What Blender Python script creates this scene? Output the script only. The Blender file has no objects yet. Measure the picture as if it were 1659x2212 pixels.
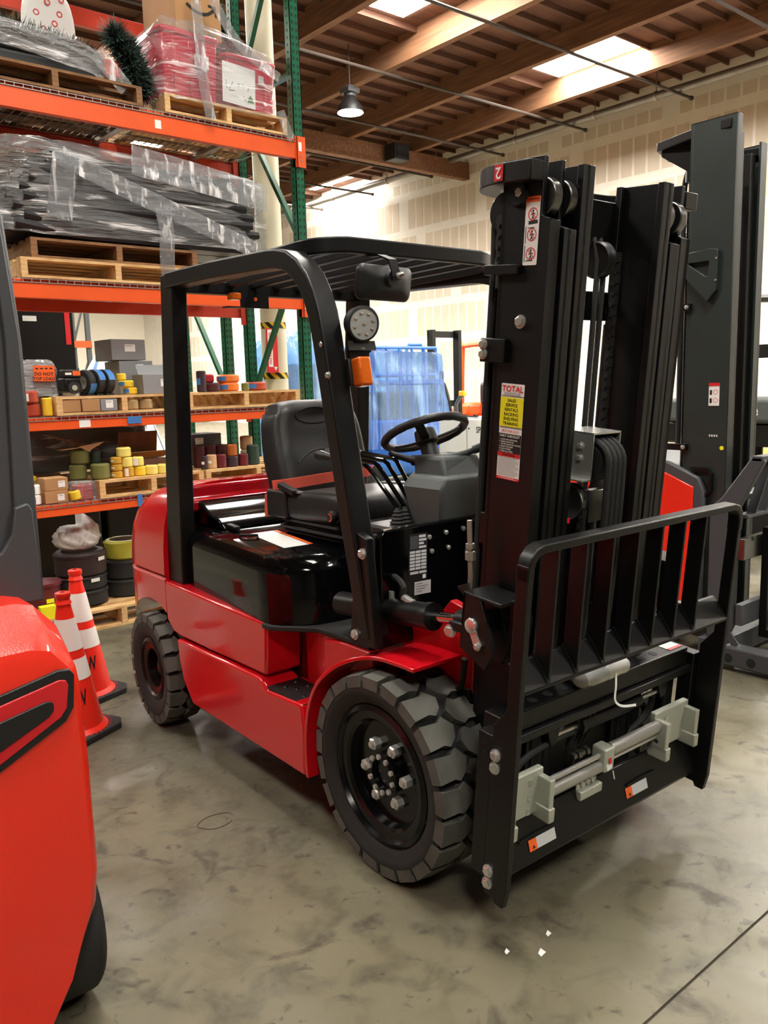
import bpy, bmesh, math, random
from mathutils import Vector, Matrix
random.seed(7)
sc = bpy.context.scene
COL = sc.collection
R = math.radians
PI = math.pi

# ------------------------------------------------------------------ camera
cam_d = bpy.data.cameras.new('camera')
cam = bpy.data.objects.new('camera', cam_d)
COL.objects.link(cam)
_r = (0.7632913, -0.6454387, -0.0281997)
_d = (-0.1204071, -0.0992370, -0.9877521)
_f = (0.6347350, 0.7573380, -0.1534621)
CAMZ = 1.62873
cam.matrix_world = Matrix(((_r[0], -_d[0], -_f[0], 0), (_r[1], -_d[1], -_f[1], 0), (_r[2], -_d[2], -_f[2], CAMZ), (0, 0, 0, 1)))
cam_d.sensor_fit = 'VERTICAL'
cam_d.sensor_height = 24.0
cam_d.sensor_width = 18.0
cam_d.lens = 1788.1 / 2212 * 24.0
cam_d.clip_start = 0.05
cam_d.clip_end = 200
sc.camera = cam

# ------------------------------------------------------------------ world / exposure
world = bpy.data.worlds.new('world')
sc.world = world
world.use_nodes = True
_bg = world.node_tree.nodes['Background']
_bg.inputs[0].default_value = (0.75, 0.85, 1.0, 1)
_bg.inputs[1].default_value = 1.0
sc.view_settings.view_transform = 'Standard'
sc.view_settings.look = 'None'
sc.view_settings.gamma = 1.0
sc.view_settings.use_curve_mapping = False
sc.view_settings.exposure = 0.25
SKY_POWER = 62.0
LAMP_POWER = 1700.0
sc.cycles.use_denoising = True
sc.cycles.max_bounces = 7
sc.cycles.diffuse_bounces = 4
sc.cycles.glossy_bounces = 3
sc.cycles.transparent_max_bounces = 12
sc.cycles.sample_clamp_indirect = 6.0
sc.cycles.caustics_reflective = False
sc.cycles.caustics_refractive = False

# ------------------------------------------------------------------ materials
def lin(c):
    c = c / 255.0
    return c / 12.92 if c <= 0.04045 else ((c + 0.055) / 1.055) ** 2.4
def rgb(r, g, b):
    return (lin(r), lin(g), lin(b), 1.0)
M = {}
def mat(name, col, rough=0.5, metal=0.0, coat=0.0, var=0.0, vscale=6.0, bump=0.0, bscale=60.0, col2=None, spec=0.5, stretch=None, rvar=0.0):
    m = bpy.data.materials.new(name)
    m.use_nodes = True
    nt = m.node_tree
    b = nt.nodes['Principled BSDF']
    c = rgb(*col)
    b.inputs['Base Color'].default_value = c
    b.inputs['Roughness'].default_value = rough
    b.inputs['Metallic'].default_value = metal
    b.inputs['Coat Weight'].default_value = coat
    b.inputs['Coat Roughness'].default_value = 0.06
    b.inputs['Specular IOR Level'].default_value = spec
    tc = nt.nodes.new('ShaderNodeTexCoord')
    src = tc.outputs['Object']
    if stretch:
        mp = nt.nodes.new('ShaderNodeMapping')
        mp.inputs['Scale'].default_value = stretch
        nt.links.new(src, mp.inputs['Vector'])
        src = mp.outputs['Vector']
    if var > 0 or col2 or rvar:
        n = nt.nodes.new('ShaderNodeTexNoise')
        n.inputs['Scale'].default_value = vscale
        n.inputs['Detail'].default_value = 5.0
        nt.links.new(src, n.inputs['Vector'])
        if var > 0 or col2:
            mx = nt.nodes.new('ShaderNodeMix')
            mx.data_type = 'RGBA'
            k = 1.0 - var
            mx.inputs[6].default_value = c
            mx.inputs[7].default_value = rgb(*col2) if col2 else (c[0] * k, c[1] * k, c[2] * k, 1)
            rp = nt.nodes.new('ShaderNodeMapRange')
            rp.inputs['From Min'].default_value = 0.35
            rp.inputs['From Max'].default_value = 0.65
            nt.links.new(n.outputs['Fac'], rp.inputs['Value'])
            nt.links.new(rp.outputs['Result'], mx.inputs[0])
            nt.links.new(mx.outputs[2], b.inputs['Base Color'])
        if rvar:
            rr = nt.nodes.new('ShaderNodeMapRange')
            rr.inputs['To Min'].default_value = max(0.02, rough - rvar)
            rr.inputs['To Max'].default_value = min(1, rough + rvar)
            nt.links.new(n.outputs['Fac'], rr.inputs['Value'])
            nt.links.new(rr.outputs['Result'], b.inputs['Roughness'])
    if bump > 0:
        n2 = nt.nodes.new('ShaderNodeTexNoise')
        n2.inputs['Scale'].default_value = bscale
        n2.inputs['Detail'].default_value = 3.0
        nt.links.new(src, n2.inputs['Vector'])
        bp = nt.nodes.new('ShaderNodeBump')
        bp.inputs['Strength'].default_value = bump
        bp.inputs['Distance'].default_value = 0.01
        nt.links.new(n2.outputs['Fac'], bp.inputs['Height'])
        nt.links.new(bp.outputs['Normal'], b.inputs['Normal'])
    M[name] = m
    return m
def emat(name, col, power):
    m = bpy.data.materials.new(name)
    m.use_nodes = True
    nt = m.node_tree
    nt.nodes.remove(nt.nodes['Principled BSDF'])
    e = nt.nodes.new('ShaderNodeEmission')
    e.inputs[0].default_value = rgb(*col)
    e.inputs[1].default_value = power
    nt.links.new(e.outputs[0], nt.nodes['Material Output'].inputs[0])
    M[name] = m
    return m
def film(name, tint, base, streak, rough=0.1, white=(255, 255, 255), stretch=(1, 1, 1), scale=4.0, bump=1.0):
    """thin clear plastic: mostly see-through, glossy, with white glare painted in as stretched streaks"""
    m = bpy.data.materials.new(name)
    m.use_nodes = True
    nt = m.node_tree
    b = nt.nodes['Principled BSDF']
    b.inputs['Base Color'].default_value = rgb(*white)
    b.inputs['Roughness'].default_value = rough
    b.inputs['Specular IOR Level'].default_value = 0.8
    b.inputs['Coat Weight'].default_value = 0.7
    b.inputs['Coat Roughness'].default_value = 0.05
    tr = nt.nodes.new('ShaderNodeBsdfTransparent')
    tr.inputs[0].default_value = rgb(*tint)
    mx = nt.nodes.new('ShaderNodeMixShader')
    tc = nt.nodes.new('ShaderNodeTexCoord')
    mp = nt.nodes.new('ShaderNodeMapping')
    mp.inputs['Scale'].default_value = stretch
    nt.links.new(tc.outputs['Object'], mp.inputs['Vector'])
    ns = []
    for sc_, det, dist in ((scale, 3.0, 0.6), (scale * 4, 2.0, 0.3)):
        n = nt.nodes.new('ShaderNodeTexNoise')
        n.inputs['Scale'].default_value = sc_
        n.inputs['Detail'].default_value = det
        n.inputs['Distortion'].default_value = dist
        nt.links.new(mp.outputs['Vector'], n.inputs['Vector'])
        ns.append(n)
    rp = nt.nodes.new('ShaderNodeMapRange')
    rp.inputs['From Min'].default_value = 0.54
    rp.inputs['From Max'].default_value = 0.72
    rp.inputs['To Min'].default_value = base
    rp.inputs['To Max'].default_value = streak  # glare painted as whiter, less clear streaks
    nt.links.new(ns[0].outputs['Fac'], rp.inputs['Value'])
    nt.links.new(rp.outputs['Result'], mx.inputs[0])
    bp = nt.nodes.new('ShaderNodeBump')
    bp.inputs['Strength'].default_value = bump
    bp.inputs['Distance'].default_value = 0.02
    nt.links.new(ns[1].outputs['Fac'], bp.inputs['Height'])
    nt.links.new(bp.outputs['Normal'], b.inputs['Normal'])
    nt.links.new(tr.outputs[0], mx.inputs[1])
    nt.links.new(b.outputs[0], mx.inputs[2])
    nt.links.new(mx.outputs[0], nt.nodes['Material Output'].inputs[0])
    M[name] = m
    return m

mat('black_satin', (11, 11, 12), 0.40, spec=0.35, var=0.2, vscale=9, bump=0.05, bscale=220)
mat('black_gloss', (7, 7, 8), 0.08, spec=0.3)
mat('black_plastic', (22, 22, 23), 0.5, bump=0.08, bscale=300)
mat('black_vinyl', (26, 26, 27), 0.46, bump=0.15, bscale=180)
mat('dark_grey_plastic', (62, 66, 67), 0.55, bump=0.1, bscale=260)
mat('chain_steel', (52, 52, 52), 0.4, metal=0.4)
mat('grey_plastic', (76, 81, 81), 0.5, bump=0.1, bscale=260)
mat('rubber', (30, 30, 29), 0.75, var=0.25, vscale=14, bump=0.15, bscale=120)
mat('tread_rubber', (84, 83, 77), 0.8, var=0.3, vscale=10, bump=0.15, bscale=90)
mat('red_paint', (196, 14, 26), 0.22, coat=0.6, bump=0.03, bscale=160)
mat('wine_paint', (168, 12, 26), 0.2, coat=0.8)
mat('orange_red_paint', (236, 44, 24), 0.3, coat=0.5, bump=0.12, bscale=240)
mat('charcoal_paint', (66, 68, 72), 0.5, bump=0.12, bscale=260)
mat('green_black_paint', (40, 48, 46), 0.42, var=0.15, vscale=5)
mat('shaft_steel', (176, 176, 170), 0.35, metal=0.7)
mat('zinc', (196, 196, 190), 0.35, metal=0.6, rvar=0.12, vscale=40)
mat('bright_zinc', (212, 212, 208), 0.26, metal=0.78)
mat('chrome', (205, 205, 205), 0.08, metal=1.0)
mat('cast_silver', (182, 186, 172), 0.42, metal=0.35, bump=0.15, bscale=150)
mat('brushed_steel', (120, 120, 118), 0.3, metal=1.0)
mat('belt_orange', (242, 104, 84), 0.7, bump=0.2, bscale=300)
mat('amber', (224, 104, 20), 0.2, coat=0.6, bump=0.2, bscale=120)
mat('lamp_glass', (205, 208, 208), 0.12, coat=0.8, bump=0.3, bscale=90)
mat('white_print', (236, 236, 232), 0.5)
mat('grey_print', (196, 198, 200), 0.5)
mat('black_print', (18, 18, 18), 0.5)
mat('yellow_print', (240, 232, 30), 0.5)
mat('red_print', (214, 30, 40), 0.5)
mat('orange_print', (238, 100, 36), 0.5)
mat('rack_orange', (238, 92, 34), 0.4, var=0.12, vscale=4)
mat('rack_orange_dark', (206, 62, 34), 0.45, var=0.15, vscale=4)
mat('rack_green', (12, 96, 64), 0.35, coat=0.2, var=0.15, vscale=5)
mat('slot_dark', (12, 22, 18), 0.8)
mat('galvanised', (170, 162, 152), 0.45, metal=0.7)
mat('pallet_wood', (230, 194, 138), 0.75, col2=(196, 152, 96), vscale=5, stretch=(1.5, 9, 9), bump=0.25, bscale=30)
mat('pallet_wood_dark', (150, 108, 68), 0.8, col2=(108, 76, 48), vscale=5, stretch=(1.5, 9, 9), bump=0.25, bscale=30)
mat('cardboard', (178, 134, 88), 0.8, var=0.12, vscale=3)
mat('cardboard_dark', (132, 94, 70), 0.8, var=0.15, vscale=3)
mat('grey_card', (138, 140, 143), 0.7, var=0.1, vscale=3)
mat('cone_orange', (240, 44, 26), 0.42)
mat('cone_white', (236, 234, 228), 0.35)
mat('tarp_blue', (60, 130, 200), 0.35)
mat('cream_paint', (232, 224, 196), 0.5, var=0.08, vscale=2)
mat('yellow_paint', (232, 176, 26), 0.4)
mat('cabinet_cream', (214, 210, 196), 0.5)
film('clear_film', (238, 240, 242), 0.12, 0.72, stretch=(0.9, 0.9, 7.0), scale=2.6)
film('milky_film', (228, 230, 232), 0.22, 0.75, stretch=(1.2, 1.2, 5.0), scale=3.0)
film('band_film', (232, 234, 236), 0.10, 0.70, stretch=(6.0, 6.0, 1.2), scale=3.0)
film('blue_film', (150, 194, 236), 0.26, 0.62, white=(176, 208, 240), stretch=(3.4, 3.4, 0.35), scale=1.6, rough=0.18)

# ------------------------------------------------------------------ mesh helpers
class MB:
    def __init__(s, xf=None):
        s.v = []; s.f = []; s.xf = xf
    def add(s, vs, fs):
        o = len(s.v)
        s.v += [Vector(p) for p in vs]
        s.f += [tuple(i + o for i in f) for f in fs]
        return s
    def box(s, x0, x1, y0, y1, z0, z1):
        vs = [(x, y, z) for z in (z0, z1) for y in (y0, y1) for x in (x0, x1)]
        return s.add(vs, [(0, 2, 3, 1), (4, 5, 7, 6), (0, 1, 5, 4), (2, 6, 7, 3), (0, 4, 6, 2), (1, 3, 7, 5)])
    def obox(s, c, size, rot=None):
        m = rot if rot else Matrix.Identity(3)
        hx, hy, hz = size[0] / 2, size[1] / 2, size[2] / 2
        c = Vector(c)
        vs = [c + m @ Vector((x, y, z)) for z in (-hz, hz) for y in (-hy, hy) for x in (-hx, hx)]
        return s.add(vs, [(0, 2, 3, 1), (4, 5, 7, 6), (0, 1, 5, 4), (2, 6, 7, 3), (0, 4, 6, 2), (1, 3, 7, 5)])
    def bar(s, p0, p1, w, h, up=(0, 0, 1)):
        p0, p1 = Vector(p0), Vector(p1)
        return s.sweep([p0, p1], [(-w / 2, -h / 2), (w / 2, -h / 2), (w / 2, h / 2), (-w / 2, h / 2)], up)
    def sweep(s, path, prof, up=(0, 0, 1), closed=False):
        path = [Vector(p) for p in path]; up = Vector(up); n = len(path); k = len(prof); vs = []
        for i, p in enumerate(path):
            a = path[(i - 1) % n] if (closed or i > 0) else p
            b = path[(i + 1) % n] if (closed or i < n - 1) else p
            t1 = (p - a).normalized() if (p - a).length > 1e-9 else (b - p).normalized()
            t2 = (b - p).normalized() if (b - p).length > 1e-9 else t1
            t = (t1 + t2).normalized()
            side = t.cross(up)
            if side.length < 1e-6: side = Vector((1, 0, 0))
            side.normalize()
            u2 = side.cross(t).normalized()
            k_ = 1.0 / max(0.35, t.dot(t2))
            for (x, y) in prof:
                # mitre: stretch within the bending plane only
                off = side * x + u2 * y
                bend = (t2 - t1)
                if bend.length > 1e-6:
                    bd = bend.normalized()
                    comp = off.dot(bd)
                    off = off + bd * comp * (k_ - 1.0)
                vs.append(p + off)
        fs = []
        m = n if closed else n - 1
        for i in range(m):
            j = (i + 1) % n
            for q in range(k):
                r = (q + 1) % k
                fs.append((i * k + q, i * k + r, j * k + r, j * k + q))
        if not closed:
            fs.append(tuple(range(k - 1, -1, -1)))
            fs.append(tuple((n - 1) * k + q for q in range(k)))
        return s.add(vs, fs)
    def tube(s, path, r, n=8, closed=False):
        path = [Vector(p) for p in path]
        rs = r if isinstance(r, (list, tuple)) else [r] * len(path)
        N = len(path); vs = []; prev = None
        for i, p in enumerate(path):
            a = path[(i - 1) % N] if (closed or i > 0) else p
            b = path[(i + 1) % N] if (closed or i < N - 1) else p
            t = (b - a).normalized()
            if prev is None:
                u = t.orthogonal().normalized()
            else:
                u = prev - t * prev.dot(t)
                u = u.normalized() if u.length > 1e-6 else t.orthogonal().normalized()
            prev = u
            w = t.cross(u)
            for q in range(n):
                an = 2 * PI * q / n
                vs.append(p + (u * math.cos(an) + w * math.sin(an)) * rs[i])
        fs = []
        for i in range(N if closed else N - 1):
            j = (i + 1) % N
            for q in range(n):
                r2 = (q + 1) % n
                fs.append((i * n + q, i * n + r2, j * n + r2, j * n + q))
        if not closed:
            fs.append(tuple(range(n - 1, -1, -1)))
            fs.append(tuple((N - 1) * n + q for q in range(n)))
        return s.add(vs, fs)
    def cyl(s, p0, p1, r, r2=None, n=16):
        return s.tube([p0, p1], [r, r if r2 is None else r2], n)
    def prism(s, poly, fn, a, b):
        k = len(poly)
        vs = [fn(p[0], p[1], a) for p in poly] + [fn(p[0], p[1], b) for p in poly]
        fs = [tuple(range(k - 1, -1, -1)), tuple(range(k, 2 * k))]
        fs += [(i, (i + 1) % k, k + (i + 1) % k, k + i) for i in range(k)]
        return s.add(vs, fs)
    def pxz(s, poly, y0, y1):
        return s.prism(poly, lambda u, v, t: (u, t, v), y0, y1)
    def pyz(s, poly, x0, x1):
        return s.prism(poly, lambda u, v, t: (t, u, v), x0, x1)
    def pxy(s, poly, z0, z1):
        return s.prism(poly, lambda u, v, t: (u, v, t), z0, z1)
    def lathe(s, prof, o=(0, 0, 0), axis=(0, 0, 1), n=24, a0=0.0, a1=2 * PI, closeprof=False):
        o = Vector(o); ax = Vector(axis).normalized(); u = ax.orthogonal().normalized(); w = ax.cross(u)
        full = abs(a1 - a0 - 2 * PI) < 1e-6
        st = n if full else n + 1
        vs = []
        for i in range(st):
            an = a0 + (a1 - a0) * i / n
            d = u * math.cos(an) + w * math.sin(an)
            for (r, h) in prof:
                vs.append(o + d * r + ax * h)
        k = len(prof); fs = []
        for i in range(n):
            j = (i + 1) % st
            for q in range(k if closeprof else k - 1):
                q2 = (q + 1) % k
                fs.append((i * k + q, j * k + q, j * k + q2, i * k + q2))
        return s.add(vs, fs)
    def grid(s, fn, nu, nv, cu=False):
        vs = [fn(i / nu, j / nv) for j in range(nv + 1) for i in range(nu + 1)]
        fs = []
        for j in range(nv):
            for i in range(nu):
                a = j * (nu + 1) + i
                fs.append((a, a + 1, a + nu + 2, a + nu + 1))
        return s.add(vs, fs)
    def loft(s, loops, cap0=True, cap1=True, closed=True):
        k = len(loops[0]); vs = [p for l in loops for p in l]; fs = []
        for i in range(len(loops) - 1):
            for q in range(k if closed else k - 1):
                r = (q + 1) % k
                fs.append((i * k + q, i * k + r, (i + 1) * k + r, (i + 1) * k + q))
        if cap0: fs.append(tuple(range(k - 1, -1, -1)))
        if cap1: fs.append(tuple((len(loops) - 1) * k + q for q in range(k)))
        return s.add(vs, fs)
    def sq(s, c, size, e=0.35, e2=None, rot=None, nu=24, nv=14):
        """superellipsoid cushion"""
        e2 = e if e2 is None else e2
        c = Vector(c); m = rot if rot else Matrix.Identity(3)
        def sp(x, p): return math.copysign(abs(x) ** p, x)
        vs = []
        for j in range(nv + 1):
            b = -PI / 2 + PI * j / nv
            for i in range(nu):
                a = 2 * PI * i / nu
                p = Vector((size[0] / 2 * sp(math.cos(b), e2) * sp(math.cos(a), e), size[1] / 2 * sp(math.cos(b), e2) * sp(math.sin(a), e), size[2] / 2 * sp(math.sin(b), e2)))
                vs.append(c + m @ p)
        fs = []
        for j in range(nv):
            for i in range(nu):
                fs.append((j * nu + i, j * nu + (i + 1) % nu, (j + 1) * nu + (i + 1) % nu, (j + 1) * nu + i))
        return s.add(vs, fs)
    def mesh(s, name, ang=32):
        me = bpy.data.meshes.new(name)
        vs = [s.xf(p) for p in s.v] if s.xf else s.v
        bm = bmesh.new()
        bv = [bm.verts.new(p) for p in vs]
        for f in s.f:
            try:
                bm.faces.new([bv[i] for i in f])
            except ValueError:
                pass
        bmesh.ops.remove_doubles(bm, verts=bm.verts, dist=1e-5)
        bmesh.ops.recalc_face_normals(bm, faces=bm.faces)
        ca = R(ang)
        for f in bm.faces: f.smooth = True
        for e in bm.edges:
            if len(e.link_faces) == 2:
                e.smooth = e.calc_face_angle(0) < ca
            else:
                e.smooth = False
        bm.to_mesh(me); bm.free()
        return me
    def build(s, name, m, parent=None, bev=0.0, seg=2, ang=32, kind=None, solid=0.0):
        me = s.mesh(name, ang)
        return mobj(name, me, m, parent, bev, seg, kind, solid)
def mobj(name, me, m=None, parent=None, bev=0.0, seg=2, kind=None, solid=0.0):
    o = bpy.data.objects.new(name, me)
    COL.objects.link(o)
    if m is not None and len(me.materials) == 0:
        me.materials.append(M[m] if isinstance(m, str) else m)
    if parent is not None: o.parent = parent
    if solid:
        md = o.modifiers.new('solid', 'SOLIDIFY'); md.thickness = solid; md.offset = 0
    if bev:
        md = o.modifiers.new('bevel', 'BEVEL'); md.width = bev; md.segments = seg; md.limit_method = 'ANGLE'; md.angle_limit = R(35)
        md.harden_normals = False
    if kind: o['kind'] = kind
    return o
def put(o, loc=None, rot=None, scale=None):
    if loc is not None: o.location = loc
    if rot is not None: o.rotation_euler = rot
    if scale is not None: o.scale = scale
    return o
def tag(o, label, cat, group=None):
    o['label'] = label; o['category'] = cat
    if group: o['group'] = group
    return o
def thing(name, label, cat, loc=(0, 0, 0), rz=0.0, group=None):
    o = bpy.data.objects.new(name, None)
    o.empty_display_size = 0.1
    COL.objects.link(o)
    o.location = loc; o.rotation_euler = (0, 0, rz)
    return tag(o, label, cat, group)
def dup(o, parent=None):
    c = o.copy(); COL.objects.link(c); c.parent = parent
    for ch in list(o.children): dup(ch, c)
    return c
def struct(o):
    o['kind'] = 'structure'
    return o
FONT_CACHE = {}
def text_mesh(s, size=1.0, bold=False, align='CENTER', space=1.0):
    key = (s, size, align, bold, space)
    if key in FONT_CACHE: return FONT_CACHE[key]
    cu = bpy.data.curves.new('lettering', 'FONT')
    cu.body = s; cu.size = size; cu.align_x = align; cu.align_y = 'CENTER'; cu.space_character = space
    cu.resolution_u = 2
    if bold: cu.offset = 0.018 * size
    ob = bpy.data.objects.new('lettering', cu); COL.objects.link(ob)
    dg = bpy.context.evaluated_depsgraph_get()
    me = bpy.data.meshes.new_from_object(ob.evaluated_get(dg))
    me.name = 'lettering'
    bpy.data.objects.remove(ob); bpy.data.curves.remove(cu)
    me.materials.clear()
    FONT_CACHE[key] = me
    return me
def lettering(s, size, m, parent, origin, xdir, ydir, bold=False, align='CENTER', name='lettering', sx=1.0, lift=0.0008):
    """flat print: text mesh placed at origin with its x and y along the given local directions"""
    me = text_mesh(s, size, bold, align).copy()
    x = Vector(xdir).normalized(); y = Vector(ydir).normalized(); z = x.cross(y)
    o = mobj(name, me, m, parent)
    z = z.normalized()
    p = Vector(origin) + z * lift
    o.matrix_local = Matrix(((x[0] * sx, y[0], z[0], p[0]), (x[1] * sx, y[1], z[1], p[1]), (x[2] * sx, y[2], z[2], p[2]), (0, 0, 0, 1)))
    return o
def patch(name, m, parent, o, xd, yd, w, h, th=0.001, lift=0.0, r=0.0):
    """thin sticker: o is its lower-left corner"""
    o = Vector(o); x = Vector(xd).normalized(); y = Vector(yd).normalized(); z = x.cross(y)
    b = MB()
    if r > 0:
        pts = []
        for cx, cy, a0 in ((w - r, r, -90), (w - r, h - r, 0), (r, h - r, 90), (r, r, 180)):
            for k in range(5):
                a = R(a0 + 90 * k / 4); pts.append((cx + r * math.cos(a), cy + r * math.sin(a)))
    else:
        pts = [(0, 0), (w, 0), (w, h), (0, h)]
    b.prism(pts, lambda u, v, t: o + x * u + y * v + z * t, lift, lift + th)
    return b.build(name, m, parent)
def arc(cx, cy, r, a0, a1, n):
    return [(cx + r * math.cos(R(a0 + (a1 - a0) * i / n)), cy + r * math.sin(R(a0 + (a1 - a0) * i / n))) for i in range(n + 1)]
def bez(p0, p1, p2, p3, n=10):
    out = []
    p0, p1, p2, p3 = Vector(p0), Vector(p1), Vector(p2), Vector(p3)
    for i in range(n + 1):
        t = i / n; s_ = 1 - t
        out.append(p0 * s_ ** 3 + p1 * 3 * s_ * s_ * t + p2 * 3 * s_ * t * t + p3 * t ** 3)
    return out
def smooth_path(pts, n=6):
    pts = [Vector(p) for p in pts]; out = []
    for i in range(len(pts) - 1):
        a = pts[max(0, i - 1)]; b = pts[i]; c = pts[i + 1]; d = pts[min(len(pts) - 1, i + 2)]
        for k in range(n):
            t = k / n
            out.append(0.5 * ((2 * b) + (c - a) * t + (2 * a - 5 * b + 4 * c - d) * t * t + (3 * b - a - 3 * c + d) * t ** 3))
    out.append(pts[-1])
    return out

# ------------------------------------------------------------------ the building
# X runs along the rack front, Y away towards the rack, Z up
WX, WY0, WY1, WX0 = 20.05, -14.0, 44.0, -12.0
ZD = 9.0          # roof deck underside
ZB = 8.45         # underside of the purlin beams
def floor_mat():
    m = bpy.data.materials.new('concrete'); m.use_nodes = True
    nt = m.node_tree; b = nt.nodes['Principled BSDF']
    tc = nt.nodes.new('ShaderNodeTexCoord')
    def noise(scale, det=6.0, dist=0.0):
        n = nt.nodes.new('ShaderNodeTexNoise'); n.inputs['Scale'].default_value = scale; n.inputs['Detail'].default_value = det
        n.inputs['Distortion'].default_value = dist
        nt.links.new(tc.outputs['Object'], n.inputs['Vector']); return n
    def ramp(src, a, b_, x0, x1):
        r = nt.nodes.new('ShaderNodeMapRange'); r.inputs['From Min'].default_value = x0; r.inputs['From Max'].default_value = x1
        r.inputs['To Min'].default_value = a; r.inputs['To Max'].default_value = b_
        nt.links.new(src, r.inputs['Value']); return r.outputs['Result']
    def mix(fac, c1, c2):
        x = nt.nodes.new('ShaderNodeMix'); x.data_type = 'RGBA'
        nt.links.new(fac, x.inputs[0])
        for i, c in ((6, c1), (7, c2)):
            if isinstance(c, tuple): x.inputs[i].default_value = c
            else: nt.links.new(c, x.inputs[i])
        return x.outputs[2]
    n1 = noise(0.9, 8, 0.5); n2 = noise(7.0, 8, 0.6); n3 = noise(5.2, 4, 0.9); n4 = noise(38, 4); n5 = noise(17, 3, 0.6)
    c = mix(ramp(n1.outputs['Fac'], 0, 1, 0.36, 0.64), rgb(114, 108, 87), rgb(86, 83, 69))
    c = mix(ramp(n2.outputs['Fac'], 0, 0.75, 0.48, 0.68), c, rgb(70, 66, 52))
    c = mix(ramp(n3.outputs['Fac'], 0, 0.75, 0.60, 0.68), c, rgb(60, 54, 43))
    c = mix(ramp(n5.outputs['Fac'], 0, 0.65, 0.63, 0.70), c, rgb(52, 47, 38))
    c = mix(ramp(n4.outputs['Fac'], 0, 0.25, 0.45, 0.7), c, rgb(116, 111, 93))
    nt.links.new(c, b.inputs['Base Color'])
    nt.links.new(ramp(n3.outputs['Fac'], 0.34, 0.62, 0.35, 0.7), b.inputs['Roughness'])
    bp = nt.nodes.new('ShaderNodeBump'); bp.inputs['Strength'].default_value = 0.08; bp.inputs['Distance'].default_value = 0.01
    nt.links.new(n2.outputs['Fac'], bp.inputs['Height']); nt.links.new(bp.outputs['Normal'], b.inputs['Normal'])
    M['concrete'] = m
floor_mat()
mat('joint_filler', (58, 52, 42), 0.9)
mat('wall_white', (232, 226, 208), 0.8, var=0.05, vscale=0.6)
mat('wall_grey', (120, 114, 104), 0.8)
mat('joint_compound', (240, 234, 222), 0.85, var=0.06, vscale=2)
mat('board_paper', (220, 206, 186), 0.9, var=0.08, vscale=2)
mat('ply_deck', (120, 80, 62), 0.85, col2=(94, 62, 48), vscale=1.2, stretch=(0.5, 3, 1))
mat('glulam', (138, 96, 66), 0.75, col2=(110, 75, 52), vscale=2.0, stretch=(6, 0.4, 6))
mat('joist_wood', (104, 68, 50), 0.8, col2=(82, 54, 40), vscale=2.0, stretch=(0.4, 5, 5))
mat('pipe_grey', (150, 146, 140), 0.4, metal=0.6, var=0.2, vscale=2)
mat('pipe_dark', (62, 52, 46), 0.6)
emat('skylight_glow', (255, 250, 240), SKY_POWER)
emat('lamp_glow', (255, 248, 238), LAMP_POWER)

floor = MB().box(WX0, WX, WY0, 1.034, -0.2, 0).box(WX0, WX, 1.042, WY1, -0.2, 0).build('floor', 'concrete')
struct(floor)
MB().box(WX0, WX, 1.034, 1.042, -0.1, -0.006).build('joint_filler', 'joint_filler', floor)
wr = struct(MB().box(WX, WX + 0.2, WY0, WY1, 0, ZD + 0.3).build('wall_right', 'joint_compound'))
struct(MB().box(WX0, WX, WY1, WY1 + 0.2, 0, ZD + 0.3).build('wall_back', 'wall_white'))
struct(MB().box(WX0 - 0.2, WX0, WY0, WY1, 0, ZD + 0.3).build('wall_left', 'wall_grey'))
struct(MB().box(WX0, WX, WY0 - 0.2, WY0, 0, ZD + 0.3).build('wall_front', 'wall_grey'))
# exposed plasterboard faces between the taped joints, each with its screw rows filled
seam0 = 6.75
rows = [seam0 + 1.22 * k for k in (-5, -4, -3, -2, -1, 0, 1)]
rr = random.Random(3)
sheet_cache = {}
def board(y0, y1, z0, z1):
    k = (round(y1 - y0, 2), round(z1 - z0, 2))
    if k not in sheet_cache:
        b = MB(); L, h = y1 - y0, z1 - z0
        n = max(1, int(round(L / 0.406))); st = L / n
        for i in range(n):
            b.box(-0.004, 0, i * st + 0.035, (i + 1) * st - 0.035, 0, h)
        sheet_cache[k] = b.mesh('plasterboard_sheet')
    o = mobj('plasterboard_sheet', sheet_cache[k], 'board_paper', wr)
    o.location = (WX, y0, z0)
for ri, z0 in enumerate(rows):
    off = [19.5, 17.3, 18.4, 19.9, 17.9, 18.75, 19.5][ri]
    y = off - 3.66 * 5
    while y < 40:
        L = 3.66
        zt = min(z0 + 1.09, ZB - 0.05)
        if y > 2 and zt > z0 + 0.4: board(round(y + 0.2, 3), round(y + L - 0.22, 3), round(z0 + 0.13, 3), round(zt, 3))
        y += L
# roof: deck, purlins, joists, girder
ceiling = struct(MB().box(WX0, WX, WY0, WY1, ZD, ZD + 0.15).build('ceiling', 'ply_deck'))
PX = [WX - 2.44 * k + 0.13 for k in range(1, 14)]
pm_ = MB().box(-0.085, 0.085, WY0, WY1, ZB, ZD).mesh('purlin_beam')
for x in PX:
    if x > WX0: put(mobj('purlin_beam', pm_, 'glulam', ceiling), (x, 0, 0))
SKY = [(16.95, 12.55), (11.6, 12.3), (18.9, 25.6), (6.7, 7.2), (1.8, 1.2), (5.0, -5.5), (-3.1, -5.0), (11.6, 3.2), (16.5, 5.0), (1.8, 13.5), (6.7, 19.5), (11.6, 25.5), (-3.1, 7.5), (6.7, 30.0), (-3.1, 18.0), (13.9, 32.0), (1.8, 25.0)]  # pair behind the camera is unseen, added to brighten surfaces facing it
jm = MB().box(0.085, 2.355, -0.024, 0.024, ZD - 0.12, ZD).mesh('roof_joist')
for x in PX[:6]:
    y = 5.0
    while y < 34:
        if not any(x < sx < x + 2.44 and abs(y + 0.2 - sy) < 1.22 for sx, sy in SKY): put(mobj('roof_joist', jm, 'joist_wood', ceiling), (x, y + 0.2, 0))
        y += 0.61
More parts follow.
